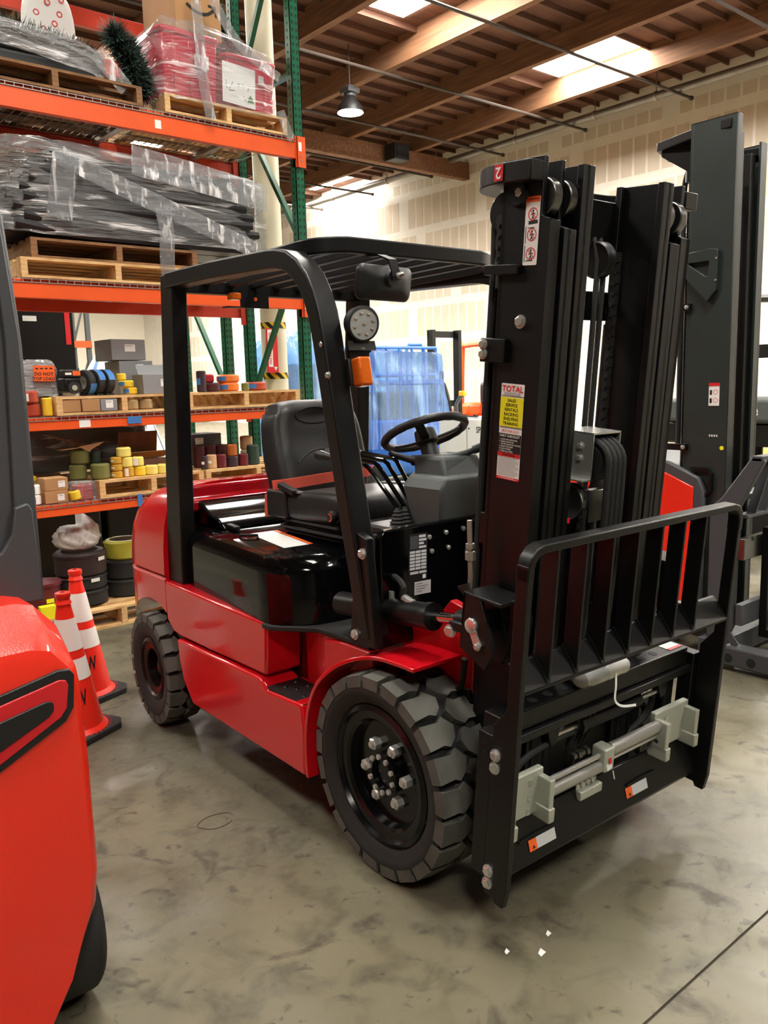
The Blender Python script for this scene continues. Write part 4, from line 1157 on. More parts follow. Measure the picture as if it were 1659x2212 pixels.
mb().box(0.055, 0.10, -0.515, 0.515, 0.495, 0.522).build('frame_upper_bar', 'black_satin', FK, bev=0.004)
for v in (-0.42, 0.42):
    mb().box(0.02, 0.06, v - 0.03, v + 0.03, 0.2, 0.53).build('frame_upright', 'black_satin', FK, bev=0.004)
lb_ = mb().prism([(0.085, 0.255), (0.10, 0.258), (0.148, 0.125), (0.142, 0.112), (0.06, 0.112), (0.06, 0.22)], lambda u, w, t: (u, t, w), -0.513, 0.513).build('lower_fork_bar', 'black_satin', FK, bev=0.003)
for v in (-0.42, 0.11):
    mb().tube([(0.128, v + 0.004, 0.193), (0.126, v + 0.08, 0.197), (0.127, v + 0.16, 0.195)], 0.004, 6).build('weld_bead', 'black_satin', lb_)
sl = (mxf((0.100, 0, 0.258)) - mxf((0.148, 0, 0.125))).normalized()
for v in (-0.375, 0.105):
    patch('caution_tag', 'orange_print', lb_, mxf((0.1395, v, 0.153)) , (0, 1, 0), sl, 0.034, 0.034, 0.0008)
    patch('caution_tag', 'grey_print', lb_, mxf((0.1395, v + 0.034, 0.153)), (0, 1, 0), sl, 0.085, 0.034, 0.0008)
    p0 = mxf((0.1395, v + 0.012, 0.160))
    MB().prism([(0, 0), (0.011, 0), (0.0055, 0.010)], lambda a, b_, t: p0 + Vector((0, 1, 0)) * a + sl * b_ + (Vector((0, 1, 0)).cross(sl)) * t, 0.0009, 0.0014).build('caution_triangle', 'black_print', lb_)
# fork positioner: two sliding blocks, shafts, cylinder
def pos_block(v0, v1, s):
    b = mb()
    a, e = v0, v1
    b.box(0.095, 0.118, a, e, 0.262, 0.405)
    b.box(0.095, 0.165, a, a + 0.022, 0.275, 0.385)
    b.box(0.095, 0.165, e - 0.022, e, 0.275, 0.385)
    b.box(0.095, 0.172, a, a + 0.026, 0.248, 0.295)
    b.box(0.095, 0.172, e - 0.026, e, 0.248, 0.295)
    o = b.build('positioner_block', 'cast_silver', FK, bev=0.004)
    inner = e if s < 0 else a
    for w in (0.365, 0.31):
        mb().lathe([(0.007, 0.0006), (0.007, 0), (0, 0.0006)], (0.13, inner + (0.0005 if s < 0 else -0.0005), w), (0, 1 if s < 0 else -1, 0), 10).build('bolt_hole', 'slot_dark', o)
    for w in (0.28, 0.325, 0.375):
        mb().box(0.118, 0.121, (a + e) / 2 + 0.028 * (-s), (a + e) / 2 + 0.042 * (-s), w - 0.014, w + 0.006).build('raised_mark', 'bright_zinc', o)
    return o
pos_block(-0.50, -0.315, -1)
pos_block(0.262, 0.462, 1)
for (v0, v1, w, r_, m) in ((-0.32, -0.03, 0.320, 0.021, 'shaft_steel'), (-0.32, -0.02, 0.357, 0.009, 'bright_zinc'), (0.0, 0.27, 0.362, 0.021, 'shaft_steel'), (0.0, 0.27, 0.330, 0.009, 'bright_zinc')):
    mb().cyl((0.125, v0, w), (0.125, v1, w), r_, n=18).build('positioner_cylinder' if r_ > 0.01 else 'positioner_rod', m, FK)
cb = mb().box(0.095, 0.150, -0.055, -0.005, 0.305, 0.385).build('centre_clamp', 'cast_silver', FK, bev=0.006)
patch('clamp_tag', 'white_print', cb, mxf((0.1512, -0.040, 0.31)), (0, 1, 0.25), (0, -0.25, 1), 0.024, 0.052, 0.001)
patch('clamp_tag', 'red_print', cb, mxf((0.1525, -0.034, 0.332)), (0, 1, 0.25), (0, -0.25, 1), 0.013, 0.02, 0.001)
mb().tube([(0.155, -0.015, 0.305), (0.16, -0.012, 0.28), (0.155, -0.002, 0.272)], 0.002, 6).build('tag_string', 'white_print', cb)
for k in range(4):
    mb().cyl((0.10, -0.16 + 0.02 * k, 0.375), (0.10, -0.145 + 0.02 * k, 0.377), 0.016 if k % 2 else 0.012, n=6).build('pipe_fitting', 'brushed_steel', cb)
sc_ = mb().cyl((0.055, -0.075, 0.445), (0.055, 0.235, 0.445), 0.027, n=20).cyl((0.055, -0.09, 0.445), (0.055, -0.07, 0.445), 0.033, n=20).build('sideshift_cylinder', 'black_satin', FK)
for (a, e) in ((-0.20, -0.08), (0.23, 0.35)): mb().cyl((0.055, a, 0.445), (0.055, e, 0.445), 0.011, n=12).build('piston_rod', 'bright_zinc', sc_)
for v in (-0.225, 0.36):
    mb().prism([(-0.035, 0.50), (0.035, 0.50), (0.02, 0.43), (-0.01, 0.42)], lambda a, w, t: (t, v + a, w), 0.035, 0.075).build('rod_lug', 'black_satin', sc_, bev=0.004)
mb().tube(smooth_path([(0.05, 0.22, 0.43), (0.05, 0.30, 0.445), (0.045, 0.345, 0.42), (0.03, 0.335, 0.34), (0.0, 0.22, 0.27), (-0.02, 0.1, 0.25)], 6), 0.012, 8).build('positioner_hose', 'rubber', sc_)
mb().tube(smooth_path([(0.05, -0.08, 0.42), (0.06, -0.20, 0.43), (0.06, -0.33, 0.41), (0.06, -0.385, 0.36), (0.05, -0.40, 0.25)], 6), 0.010, 8).build('positioner_hose', 'rubber', sc_)
mf = mb().box(0.07, 0.125, -0.13, -0.02, 0.222, 0.252).build('hydraulic_manifold', 'cast_silver', FK, bev=0.003)
for k in range(4):
    mb().cyl((0.10, -0.118 + 0.026 * k, 0.25), (0.10, -0.118 + 0.026 * k, 0.272), 0.010, n=6).build('pipe_fitting', 'bright_zinc', mf)
mb().box(-0.02, 0.02, -0.26, -0.21, 0.12, 0.60).box(-0.02, 0.02, 0.19, 0.24, 0.12, 0.60).box(-0.02, 0.0, -0.21, 0.19, 0.25, 0.40).build('carriage_frame', 'black_satin', FK, bev=0.004)

# wrapped packet tied on the fork bar (things laid on the truck are things of their own)
fkM = Matrix.Translation((2.1595, 1.9857, 0)) @ Matrix.Rotation(-1.59648, 4, 'Z')
def fw(p): return fkM @ Vector(p)
def mw(p): return fkM @ mxf(p)
pk = thing('wrapped_packet', 'small white packet wrapped in plastic and tied with a ribbon on the fork bar', 'packet', mw((0.088, -0.02, 0.594)), -1.59648)
MB().loft([[(0.038 * math.cos(a) * k2, y, 0.030 + 0.029 * math.sin(a) * k2) for a in [2 * PI * i / 14 for i in range(14)]] for (y, k2) in ((-0.125, 0.25), (-0.115, 0.9), (-0.09, 0.78), (-0.08, 1.0), (0.03, 1.05), (0.06, 0.95), (0.09, 1.0), (0.115, 0.55), (0.12, 0.1))]).build('wrapped_roll', 'white_print', pk, ang=50)
MB().loft([[(0.041 * math.cos(a) * k2, y, 0.031 + 0.031 * math.sin(a) * k2) for a in [2 * PI * i / 14 for i in range(14)]] for (y, k2) in ((-0.128, 0.2), (-0.112, 1.05), (-0.085, 0.85), (-0.075, 1.1), (-0.02, 1.05))]).build('clear_bag', 'clear_film', pk, ang=50)
MB().sweep(smooth_path([(0.035, 0.02, 0.04), (0.05, 0.0, -0.005), (0.055, -0.01, -0.05), (0.06, 0.02, -0.075), (0.062, 0.09, -0.09)], 5), [(-0.004, -0.0008), (0.004, -0.0008), (0.004, 0.0008), (-0.004, 0.0008)], (1, 0, 0.3)).build('tie_ribbon', 'white_print', pk)
# ------------------------------------------------------------------ pallet racking
RY = 5.50                      # front face of the rack
XR, XL = 3.825, 1.385          # inner faces of the two front uprights
rk = thing('pallet_rack', 'orange and green pallet rack loaded with pallets, rolls and boxes behind the red forklift', 'rack', (XL, RY, 0))
def upright(parent, x, y0, h, m='rack_green'):
    """roll-formed post: front face, two sides, teardrop slots in two rows"""
    o = MB().box(x, x + 0.08, y0, y0 + 0.006, 0, h).box(x, x + 0.005, y0, y0 + 0.07, 0, h).box(x + 0.075, x + 0.08, y0, y0 + 0.07, 0, h).build('upright', m, parent)
    b = MB()
    n = int(h / 0.0508)
    for k in range(2, n):
        z = k * 0.0508
        for dx in (0.022, 0.058):
            b.add([(x + dx - 0.009, y0 - 0.0012, z + 0.012), (x + dx + 0.009, y0 - 0.0012, z + 0.012), (x + dx + 0.006, y0 - 0.0012, z - 0.010), (x + dx - 0.006, y0 - 0.0012, z - 0.010)], [(0, 1, 2, 3)])
        b.add([(x - 0.001, y0 + 0.03, z - 0.008), (x - 0.001, y0 + 0.045, z - 0.008), (x - 0.001, y0 + 0.045, z + 0.010), (x - 0.001, y0 + 0.03, z + 0.010)], [(0, 1, 2, 3)])
    s = b.build('slot_row', 'slot_dark', o)
    s['kind'] = 'stuff'
    MB().box(x - 0.02, x + 0.10, y0 - 0.02, y0 + 0.09, 0, 0.008).build('foot_plate', m, o)
    return o
HR = 6.2
for x in (XL - 0.08 - XL, XR - XL):
    upright(rk, x, 0.0, HR)
    upright(rk, x, 0.83, HR)
    xc = x + 0.045
    for z in (0.25, 1.52, 2.70, 3.98, 5.3):
        MB().bar((xc, 0.06, z), (xc, 0.83, z), 0.035, 0.04).build('frame_brace', 'rack_green', rk)
    for (za, zb) in ((1.45, 0.32), (2.64, 1.58), (2.80, 3.90), (5.2, 4.06)):
        MB().bar((xc, 0.07, za), (xc, 0.83, zb), 0.035, 0.04, (1, 0, 0)).build('frame_brace', 'rack_green', rk)
LEV = [(3.488, 0.145), (2.338, 0.118), (1.474, 0.085), (0.905, 0.078), (5.0, 0.13)]
L_ = XR - XL
for (zt, h) in LEV:
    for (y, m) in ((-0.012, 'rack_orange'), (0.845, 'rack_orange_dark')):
        bmm = MB().box(0, L_, y, y + 0.045, zt - h, zt - 0.022).box(0, L_, y + 0.018, y + 0.045, zt - 0.022, zt)
        o = bmm.build('beam', m, rk, bev=0.003)
        if y < 0:
            for xx in (0.0, L_):
                cc = MB().box(xx - (0.085 if xx == 0 else -0.004), xx + (0.0 if xx == 0 else 0.085) - 0.0, -0.02, -0.013, zt - h - 0.06, zt + 0.02).box(xx - (0.012 if xx == 0 else 0.0), xx + (0.0 if xx == 0 else 0.012), -0.02, 0.03, zt - h - 0.06, zt + 0.02)
                cc.build('beam_connector', m, o)
                for kz in (-0.03, 0.0):
                    MB().cyl((xx + (0.045 if xx else -0.045), -0.0225, zt - h + kz + 0.02), (xx + (0.045 if xx else -0.045), -0.02, zt - h + kz + 0.02), 0.008, n=8).build('rivet', 'bright_zinc', o)
        else:
            for xx in (-0.004, L_ - 0.05):
                MB().box(xx, xx + 0.055, y - 0.01, y - 0.002, zt - h - 0.06, zt + 0.01).build('beam_connector', m, o)
    # wire deck: long wires, cross wires, front drop
    w = MB()
    for k in range(46):
        x = 0.02 + k * (L_ - 0.04) / 45
        w.box(x - 0.0024, x + 0.0024, -0.015, 0.88, zt, zt + 0.005)
        w.box(x - 0.0024, x + 0.0024, -0.0175, -0.0135, zt - 0.022, zt + 0.005)
    for k in range(8):
        y = -0.014 + k * 0.125
        w.box(0.01, L_ - 0.01, y - 0.0024, y + 0.0024, zt - 0.003, zt + 0.002)
    w.box(0.01, L_ - 0.01, -0.0185, -0.0135, zt - 0.0245, zt - 0.0195)
    w.build('wire_deck', 'galvanised', rk)
    for k in range(3):
        x = 0.4 + k * 0.8
        MB().box(x, x + 0.045, 0.035, 0.845, zt - 0.035, zt - 0.003).build('deck_channel', 'galvanised', rk)
def ll(x): return x - XL
# location labels and tape on the beams
patch('location_label', 'white_print', rk, (ll(2.68), -0.0135, 3.375), (1, 0, 0), (0, 0, 1), 0.045, 0.055)
lc = patch('location_label', 'white_print', rk, (ll(2.70), -0.0135, 2.235), (1, 0, 0), (0, 0, 1), 0.05, 0.05)
lettering('C', 0.04, 'grey_card', rk, (ll(2.725), -0.0147, 2.26), (1, 0, 0), (0, 0, 1), True)
patch('location_label', 'white_print', rk, (ll(2.00), -0.0135, 1.398), (1, 0, 0), (0, 0, 1), 0.075, 0.05)
mat('tape_blue', (58, 122, 190), 0.6, var=0.1)
patch('blue_tape', 'tape_blue', rk, (ll(2.33), -0.0195, 1.405), (1, 0, 0), (0, 0, 1), 0.10, 0.048)
patch('blue_tape', 'tape_blue', rk, (ll(2.36), -0.0195, 0.83), (1, 0, 0), (0, 0, 1), 0.035, 0.085)
for zt in (3.40, 2.22):
    patch('capacity_label', 'white_print', rk, (ll(3.845), -0.0212, zt), (1, 0, 0), (0, 0, 1), 0.028, 0.065)

# second, back-to-back rack
rk2 = thing('pallet_rack', 'empty-looking green rack frame standing back to back behind the loaded rack', 'rack', (XL, 6.72, 0))
for x in (-0.08, L_):
    upright(rk2, x, 0.0, HR); upright(rk2, x, 0.83, HR)
    for z in (0.25, 1.52, 2.70, 3.98, 5.3):
        MB().bar((x + 0.045, 0.06, z), (x + 0.045, 0.83, z), 0.035, 0.04).build('frame_brace', 'rack_green', rk2)
    for (za, zb) in ((1.58, 2.64), (3.90, 2.80)):
        MB().bar((x + 0.045, 0.07, za), (x + 0.045, 0.83, zb), 0.035, 0.04, (1, 0, 0)).build('frame_brace', 'rack_green', rk2)
for zt in (4.55, 5.9):
    for y in (-0.012, 0.845):
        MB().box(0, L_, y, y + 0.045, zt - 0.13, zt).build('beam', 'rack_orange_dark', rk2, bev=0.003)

# building column with safety bands, just past the rack end
cl_ = thing('steel_column', 'cream round steel column with black and yellow bands beside the rack', 'column', (4.135, 6.40, 0))
MB().cyl((0, 0, 0), (0, 0, ZB), 0.113, n=32).build('shaft', 'cream_paint', cl_)
def stripes_mat():
    m = bpy.data.materials.new('hazard_band'); m.use_nodes = True; nt = m.node_tree; b = nt.nodes['Principled BSDF']
    tc = nt.nodes.new('ShaderNodeTexCoord'); sp = nt.nodes.new('ShaderNodeSeparateXYZ'); nt.links.new(tc.outputs['Object'], sp.inputs[0])
    at = nt.nodes.new('ShaderNodeMath'); at.operation = 'ARCTAN2'; nt.links.new(sp.outputs[1], at.inputs[0]); nt.links.new(sp.outputs[0], at.inputs[1])
    m1 = nt.nodes.new('ShaderNodeMath'); m1.operation = 'MULTIPLY'; m1.inputs[1].default_value = 0.113; nt.links.new(at.outputs[0], m1.inputs[0])
    ad = nt.nodes.new('ShaderNodeMath'); ad.operation = 'ADD'; nt.links.new(m1.outputs[0], ad.inputs[0]); nt.links.new(sp.outputs[2], ad.inputs[1])
    fr = nt.nodes.new('ShaderNodeMath'); fr.operation = 'MULTIPLY'; fr.inputs[1].default_value = 11.0; nt.links.new(ad.outputs[0], fr.inputs[0])
    f2 = nt.nodes.new('ShaderNodeMath'); f2.operation = 'FRACT'; nt.links.new(fr.outputs[0], f2.inputs[0])
    gt = nt.nodes.new('ShaderNodeMath'); gt.operation = 'GREATER_THAN'; gt.inputs[1].default_value = 0.5; nt.links.new(f2.outputs[0], gt.inputs[0])
    mx = nt.nodes.new('ShaderNodeMix'); mx.data_type = 'RGBA'; mx.inputs[6].default_value = rgb(240, 200, 40); mx.inputs[7].default_value = rgb(20, 20, 20)
    nt.links.new(gt.outputs[0], mx.inputs[0]); nt.links.new(mx.outputs[2], b.inputs['Base Color']); b.inputs['Roughness'].default_value = 0.5
    M['hazard_band'] = m
stripes_mat()
for z in (2.135, 1.695):
    MB().cyl((0, 0, z), (0, 0, z + 0.055), 0.1145, n=32).build('hazard_band', 'hazard_band', cl_)
sg = MB().box(-0.16, -0.05, -0.135, -0.125, 1.75, 2.13).build('extinguisher_sign', 'red_print', cl_)
patch('sign_panel', 'white_print', cl_, (-0.15, -0.1355, 1.80), (1, 0, 0), (0, 0, 1), 0.045, 0.32)
lettering('FIRE EXTINGUISHER', 0.036, 'red_print', cl_, (-0.127, -0.137, 1.96), (0, 0, 1), (-1, 0, 0), True, name='lettering', sx=0.85)
MB().pxz([(-0.10, 1.80), (-0.06, 1.80), (-0.08, 1.765)], -0.1365, -0.1355).build('arrow_mark', 'white_print', cl_)

# ------------------------------------------------------------------ pallets
PALS = {}
def pallet(label, x0, y0, z0, W=1.10, D=0.98, m='pallet_wood', h=0.125, rz=0.0, group=None):
    """W runs along X; stringers run front to back, boards along X"""
    t = thing('wooden_pallet', label, 'pallet', (x0, y0, z0), rz, group)
    k = (W, D, h)
    if k not in PALS:
        PALS[k] = (MB().box(0, W, 0, 0.09, h - 0.017, h).mesh('deck_board'), MB().box(0, 0.04, 0.0, D, 0.017, h - 0.017).mesh('stringer'), MB().box(0, W, 0, 0.09, 0, 0.017).mesh('bottom_board'))
    db, sg_, bb_ = PALS[k]
    for i in range(7): put(mobj('deck_board', db, m, t), (0, i * (D - 0.09) / 6, 0))
    for i in range(3): put(mobj('stringer', sg_, m, t), (i * (W - 0.04) / 2, 0, 0))
    for i in range(5): put(mobj('bottom_board', bb_, m, t), (0, i * (D - 0.09) / 4, 0))
    return t
Z1, Z2, Z3, Z4 = 3.494, 2.344, 1.480, 0.911
YP = RY - 0.02
pallet('dark wooden pallet under the plastic-wrapped black crate on the top shelf', 1.46, YP, Z1, 1.14, m='pallet_wood_dark')
pallet('wooden pallet under the red plastic totes on the top shelf', 2.76, YP, Z1, 0.99, m='pallet_wood')
pallet('pale wooden pallet carrying the wrapped black bundle, lower of two', 1.72, YP, Z2, 1.25)
pallet('wooden pallet directly under the wrapped black bundle, upper of two', 1.80, YP + 0.03, Z2 + 0.128, 1.15, m='pallet_wood_dark')
pallet('pale wooden pallet under the grey boxes and casters', 1.862, YP, Z3, 0.915, h=0.122)
pallet('pale wooden pallet under the orange rolls with blue tape', 2.79, YP, Z3, 0.97, h=0.122)
pallet('pale wooden pallet under the yellow and olive rolls', 2.10, YP, Z4, 0.66 + 0.12, h=0.122)
pallet('pale wooden pallet under the maroon and green rolls', 2.90, YP, Z4, 0.90, h=0.122)
pallet('weathered wooden pallet on the floor under the tyre stacks', 1.62, 5.52, 0.0, 1.2, m='pallet_wood', h=0.14)

# ------------------------------------------------------------------ loads
def wrinkled(fn, nu, nv, amp, seed):
    r = random.Random(seed)
    ph = [(r.uniform(3, 16), r.uniform(2, 9), r.uniform(0, 6.3), r.uniform(0.3, 1.0)) for _ in range(9)]
    def g(u, v):
        p = Vector(fn(u, v)); d = 0
        for a, b, c, w in ph: d += w * math.sin(a * u * 6.28 + b * v * 3.1 + c)
        return p, d * amp
    return g
def shell(name, m, parent, x0, x1, y0, y1, z0, z1, amp=0.008, seed=1, rnd=0.12, sag=None, nu=64, nv=20, top=True):
    """film pulled round a load: rounded box outline with wrinkles"""
    b = MB()
    cx, cy = (x0 + x1) / 2, (y0 + y1) / 2
    g0 = wrinkled(lambda u, v: (0, 0, 0), nu, nv, amp, seed)
    def P(u, v):
        a = 2 * PI * u
        ex = 0.28
        c, s = math.cos(a), math.sin(a)
        px = math.copysign(abs(c) ** ex, c) * (x1 - x0) / 2; py = math.copysign(abs(s) ** ex, s) * (y1 - y0) / 2
        vv = v
        k = 1.0
        if top and vv > 0.75:
            t = (vv - 0.75) / 0.25
            k = math.cos(t * PI / 2) ** 0.35 if t < 0.999 else 0.02
            z = z0 + (z1 - z0) * (0.80 + 0.20 * math.sin(t * PI / 2))
        else:
            z = z0 + (z1 - z0) * vv / 0.75 * 0.80 if top else z0 + (z1 - z0) * vv
        d = g0(u, vv)[1]
        zz = z + (sag(px / (x1 - x0) + 0.5, vv) if sag else 0)
        return Vector((cx + px * k + d * c, cy + py * k + d * s, zz + d * 0.5))
    vs = [P(i / nu, j / nv) for j in range(nv + 1) for i in range(nu)]
    fs = [(j * nu + i, j * nu + (i + 1) % nu, (j + 1) * nu + (i + 1) % nu, (j + 1) * nu + i) for j in range(nv) for i in range(nu)]
    b.add(vs, fs)
    return b.build(name, m, parent, ang=75)
mat('strip_black', (28, 28, 32), 0.4, var=0.3, vscale=6)
# bundle of black strips on the second level
bd = thing('wrapped_bundle', 'long bundle of black strips wrapped in shiny clear plastic on the second shelf', 'bundle', (2.60, 6.0, Z2 + 0.256))
rr = random.Random(5)
for j in range(9):
    for i in range(5):
        y = -0.40 + 0.19 * i + rr.uniform(-0.01, 0.01)
        z = 0.03 + 0.058 * j
        hl_ = 0.94 - 0.07 * (abs(j - 4) / 4) ** 2 + rr.uniform(-0.05, 0.03) - (0.03 * j)
        MB().sweep(smooth_path([(-hl_, y, z + 0.05 - 0.02 * j / 9), (-0.5, y + 0.01, z + 0.01), (0.0, y, z + rr.uniform(-0.004, 0.008)), (0.5, y, z), (hl_, y, z + 0.005)], 4), [(-0.085, -0.024), (0.085, -0.024), (0.095, 0.0), (0.085, 0.024), (-0.085, 0.024), (-0.095, 0.0)]).build('rubber_strip', 'strip_black', bd)
shell('plastic_wrap', 'clear_film', bd, -0.99, 1.02, -0.50, 0.52, 0.01, 0.60, 0.006, 4, sag=lambda x, v: (0.06 * (1 - x) if v > 0.4 else 0.02) , nu=80, nv=24)
def strip_film(parent, pts, w, m='band_film'):
    MB().sweep(smooth_path(pts, 6), [(-w / 2, 0), (-w / 4, 0.006), (0, -0.004), (w / 4, 0.007), (w / 2, 0), (w / 4, 0.004), (0, -0.008), (-w / 4, 0.003)], (0, -1, 0.1)).build('film_band', m, parent, ang=75)
strip_film(bd, [(-0.62, -0.525, 0.12), (-0.58, -0.53, 0.35), (-0.55, -0.52, 0.50), (-0.50, -0.3, 0.64)], 0.16)
strip_film(bd, [(-0.58, -0.53, 0.50), (-0.2, -0.535, 0.36), (0.3, -0.535, 0.2), (0.85, -0.53, 0.02)], 0.13)
strip_film(bd, [(0.10, -0.54, -0.24), (0.09, -0.545, -0.1), (0.10, -0.545, 0.1), (0.08, -0.535, 0.25)], 0.11)
strip_film(bd, [(-0.1, -0.50, 0.55), (0.3, -0.525, 0.50), (0.95, -0.50, 0.42)], 0.20)
# black crate wrapped in plastic, top level left
ck = thing('wrapped_crate', 'black crate half covered by crinkled clear plastic on the top shelf', 'crate', (1.95, 6.0, Z1 + 0.125))
MB().box(-0.46, 0.42, -0.46, 0.40, 0, 0.08).box(-0.44, 0.40, -0.44, 0.38, 0.08, 0.17).build('crate_body', 'black_plastic', ck, bev=0.02)
shell('plastic_wrap', 'milky_film', ck, -0.52, 0.46, -0.50, 0.44, 0.07, 0.235, 0.005, 9, sag=lambda x, v: -0.10 * max(0, x - 0.35) * (1.2 - v) + 0.03 * (1 - x))
strip_film(ck, [(0.36, -0.505, 0.16), (0.46, -0.505, 0.06), (0.55, -0.505, -0.03)], 0.12)
# white bag printed with red rings, at the back of the top shelf
bg = thing('printed_bag', 'white bag printed with red rings behind the dark garland on the top shelf', 'bag', (2.30, 6.26, Z1 + 0.125))
MB().sq((0, 0, 0.40), (0.36, 0.14, 0.80), 0.5, 0.6, None, 28, 16).build('bag_body', 'white_print', bg, ang=70)
for (dx, dz) in ((-0.10, 0.60), (-0.02, 0.68), (0.06, 0.62), (-0.06, 0.50), (0.08, 0.72), (0.11, 0.52), (-0.12, 0.70), (0.02, 0.55)):
    MB().lathe([(0.014, -0.001), (0.021, -0.001), (0.021, 0.001), (0.014, 0.001)], (dx, -0.073 + abs(dx) * 0.08, dz), (dx * 0.8, -1, 0), 14, closeprof=True).build('printed_ring', 'red_print', bg)
# garlands
mat('garland_green', (34, 52, 46), 0.7, col2=(60, 84, 72), vscale=60)
mat('garland_bright', (50, 120, 50), 0.6)
def garland(label, pts, rad, n, m='garland_green', seed=2):
    r = random.Random(seed); path = smooth_path(pts, 8); b = MB()
    b.tube(path, rad * 0.35, 6)
    for k in range(n):
        i = r.randrange(len(path) - 1); p = path[i].lerp(path[i + 1], r.random())
        d = Vector((r.gauss(0, 1), r.gauss(0, 1), r.gauss(0, 1))).normalized()
        q = p + d * rad * r.uniform(0.7, 1.15)
        s = d.orthogonal().normalized() * rad * 0.06
        b.add([p + s, p - s, q - s * 0.3, q + s * 0.3], [(0, 1, 2, 3)])
    o = b.build('tinsel_garland', m)
    base = path[0].copy()
    return tag(o, label, 'garland')
garland('dark green garland draped along the back of the black crate', [(1.42, 6.12, Z1 + 0.50), (1.75, 6.12, Z1 + 0.50), (2.05, 6.10, Z1 + 0.49), (2.35, 6.06, Z1 + 0.45), (2.48, 6.02, Z1 + 0.40)], 0.13, 4200, seed=3)
garland('dark green garland hanging between the black crate and the red totes', [(2.50, 5.64, Z1 + 0.48), (2.57, 5.62, Z1 + 0.38), (2.63, 5.60, Z1 + 0.24), (2.655, 5.60, Z1 + 0.14)], 0.115, 4200, seed=4)
garland('dark green garland standing behind the cardboard box and red totes', [(3.45, 6.18, Z1 + 1.22), (3.55, 6.18, Z1 + 1.05), (3.64, 6.18, Z1 + 0.86), (3.68, 6.18, Z1 + 0.72), (3.69, 6.18, Z1 + 0.24)], 0.12, 4200, seed=5)
# red totes
mat('tote_red', (196, 26, 58), 0.3, coat=0.3)
def tote(label, x0, x1, z0, z1, y0, y1):
    t = thing('plastic_tote', label, 'storage box', ((x0 + x1) / 2, (y0 + y1) / 2, z0))
    w, dd, h = (x1 - x0) / 2, (y1 - y0) / 2, z1 - z0
    b = MB()
    def lp(s_, z): return [(w * s_ * a, dd * s_ * c, z) for a, c in ((-1, -0.82), (-0.9, -1), (0.9, -1), (1, -0.82), (1, 0.82), (0.9, 1), (-0.9, 1), (-1, 0.82))]
    b.loft([lp(0.90, 0), lp(0.97, h * 0.93)])
    b.build('body', 'tote_red', t, bev=0.01, seg=3)
    MB().loft([lp(1.0, h * 0.90), lp(1.01, h * 0.97), lp(0.96, h)]).build('lid', 'tote_red', t, bev=0.008)
    for k in (-0.5, 0.0, 0.5):
        MB().box(w * k - 0.012, w * k + 0.012, -dd * 0.965, -dd * 0.90, 0.02, h * 0.86).build('rib', 'tote_red', t, bev=0.004)
    return t
t1 = tote('tall red plastic tote under the cardboard box on the top shelf', 2.76, 3.24, Z1 + 0.125, Z1 + 0.58, 5.52, 6.1)
t2 = tote('shorter red plastic tote with a handwritten paper on the top shelf', 3.25, 3.70, Z1 + 0.125, Z1 + 0.50, 5.50, 6.1)
patch('tote_label', 'white_print', t1, (0.02, -0.296, 0.22), (1, 0, 0), (0, -0.05, 1), 0.11, 0.085)
patch('tote_label', 'red_print', t1, (0.045, -0.298, 0.235), (1, 0, 0), (0, -0.05, 1), 0.06, 0.05)
pw_ = patch('handwritten_paper', 'white_print', t2, (-0.26, -0.308, 0.03), (1, 0, -0.06), (0.03, -0.02, 1), 0.27, 0.27)
st_ = MB()
for (a, c) in (((0.03, 0.16), (0.04, 0.09)), ((0.06, 0.165), (0.10, 0.165)), ((0.10, 0.165), (0.06, 0.09)), ((0.055, 0.08), (0.10, 0.085)), ((0.125, 0.14), (0.145, 0.11)), ((0.145, 0.14), (0.125, 0.11)), ((0.165, 0.16), (0.165, 0.12)), ((0.165, 0.12), (0.19, 0.12)), ((0.20, 0.17), (0.235, 0.165)), ((0.235, 0.165), (0.21, 0.10)), ((0.17, 0.06), (0.19, 0.03))):
    st_.bar((-0.26 + a[0], -0.3115, 0.03 + a[1]), (-0.26 + c[0], -0.3115, 0.03 + c[1]), 0.004, 0.001, (0, -1, 0))
st_.build('pen_strokes', 'black_print', pw_)
MB().pxz([(-0.06, 0.055), (0.0, 0.055), (-0.018, 0.075), (-0.006, 0.075), (-0.03, 0.105), (-0.054, 0.075), (-0.042, 0.075)], -0.3125, -0.3115).build('drawn_tree', 'garland_bright', pw_)
patch('tote_label', 'white_print', t2, (0.05, -0.300, 0.20), (1, 0, 0), (0, -0.05, 1), 0.045, 0.06)
fb = thing('holiday_greens', 'tuft of bright green foliage peeking from under the lid of the tall red tote', 'foliage', (3.10, 5.54, Z1 + 0.56))
gb = MB(); r_ = random.Random(8)
for k in range(160):
    p = Vector((r_.uniform(-0.12, 0.12), r_.uniform(-0.02, 0.02), r_.uniform(0, 0.03))); dv = Vector((r_.gauss(0, 1), r_.gauss(0, 1) - 0.6, r_.gauss(0, 1))).normalized() * 0.03
    s_ = dv.orthogonal().normalized() * 0.004
    gb.add([p + s_, p - s_, p + dv], [(0, 1, 2)])
gb.build('leaves', 'garland_bright', fb)
cb2 = thing('cardboard_box', 'brown cardboard box with a curved arrow print on top of the tall red tote', 'box', (3.13, 5.85, Z1 + 0.582))
MB().box(-0.19, 0.17, -0.25, 0.25, 0, 0.42).build('carton', 'cardboard', cb2, bev=0.006)
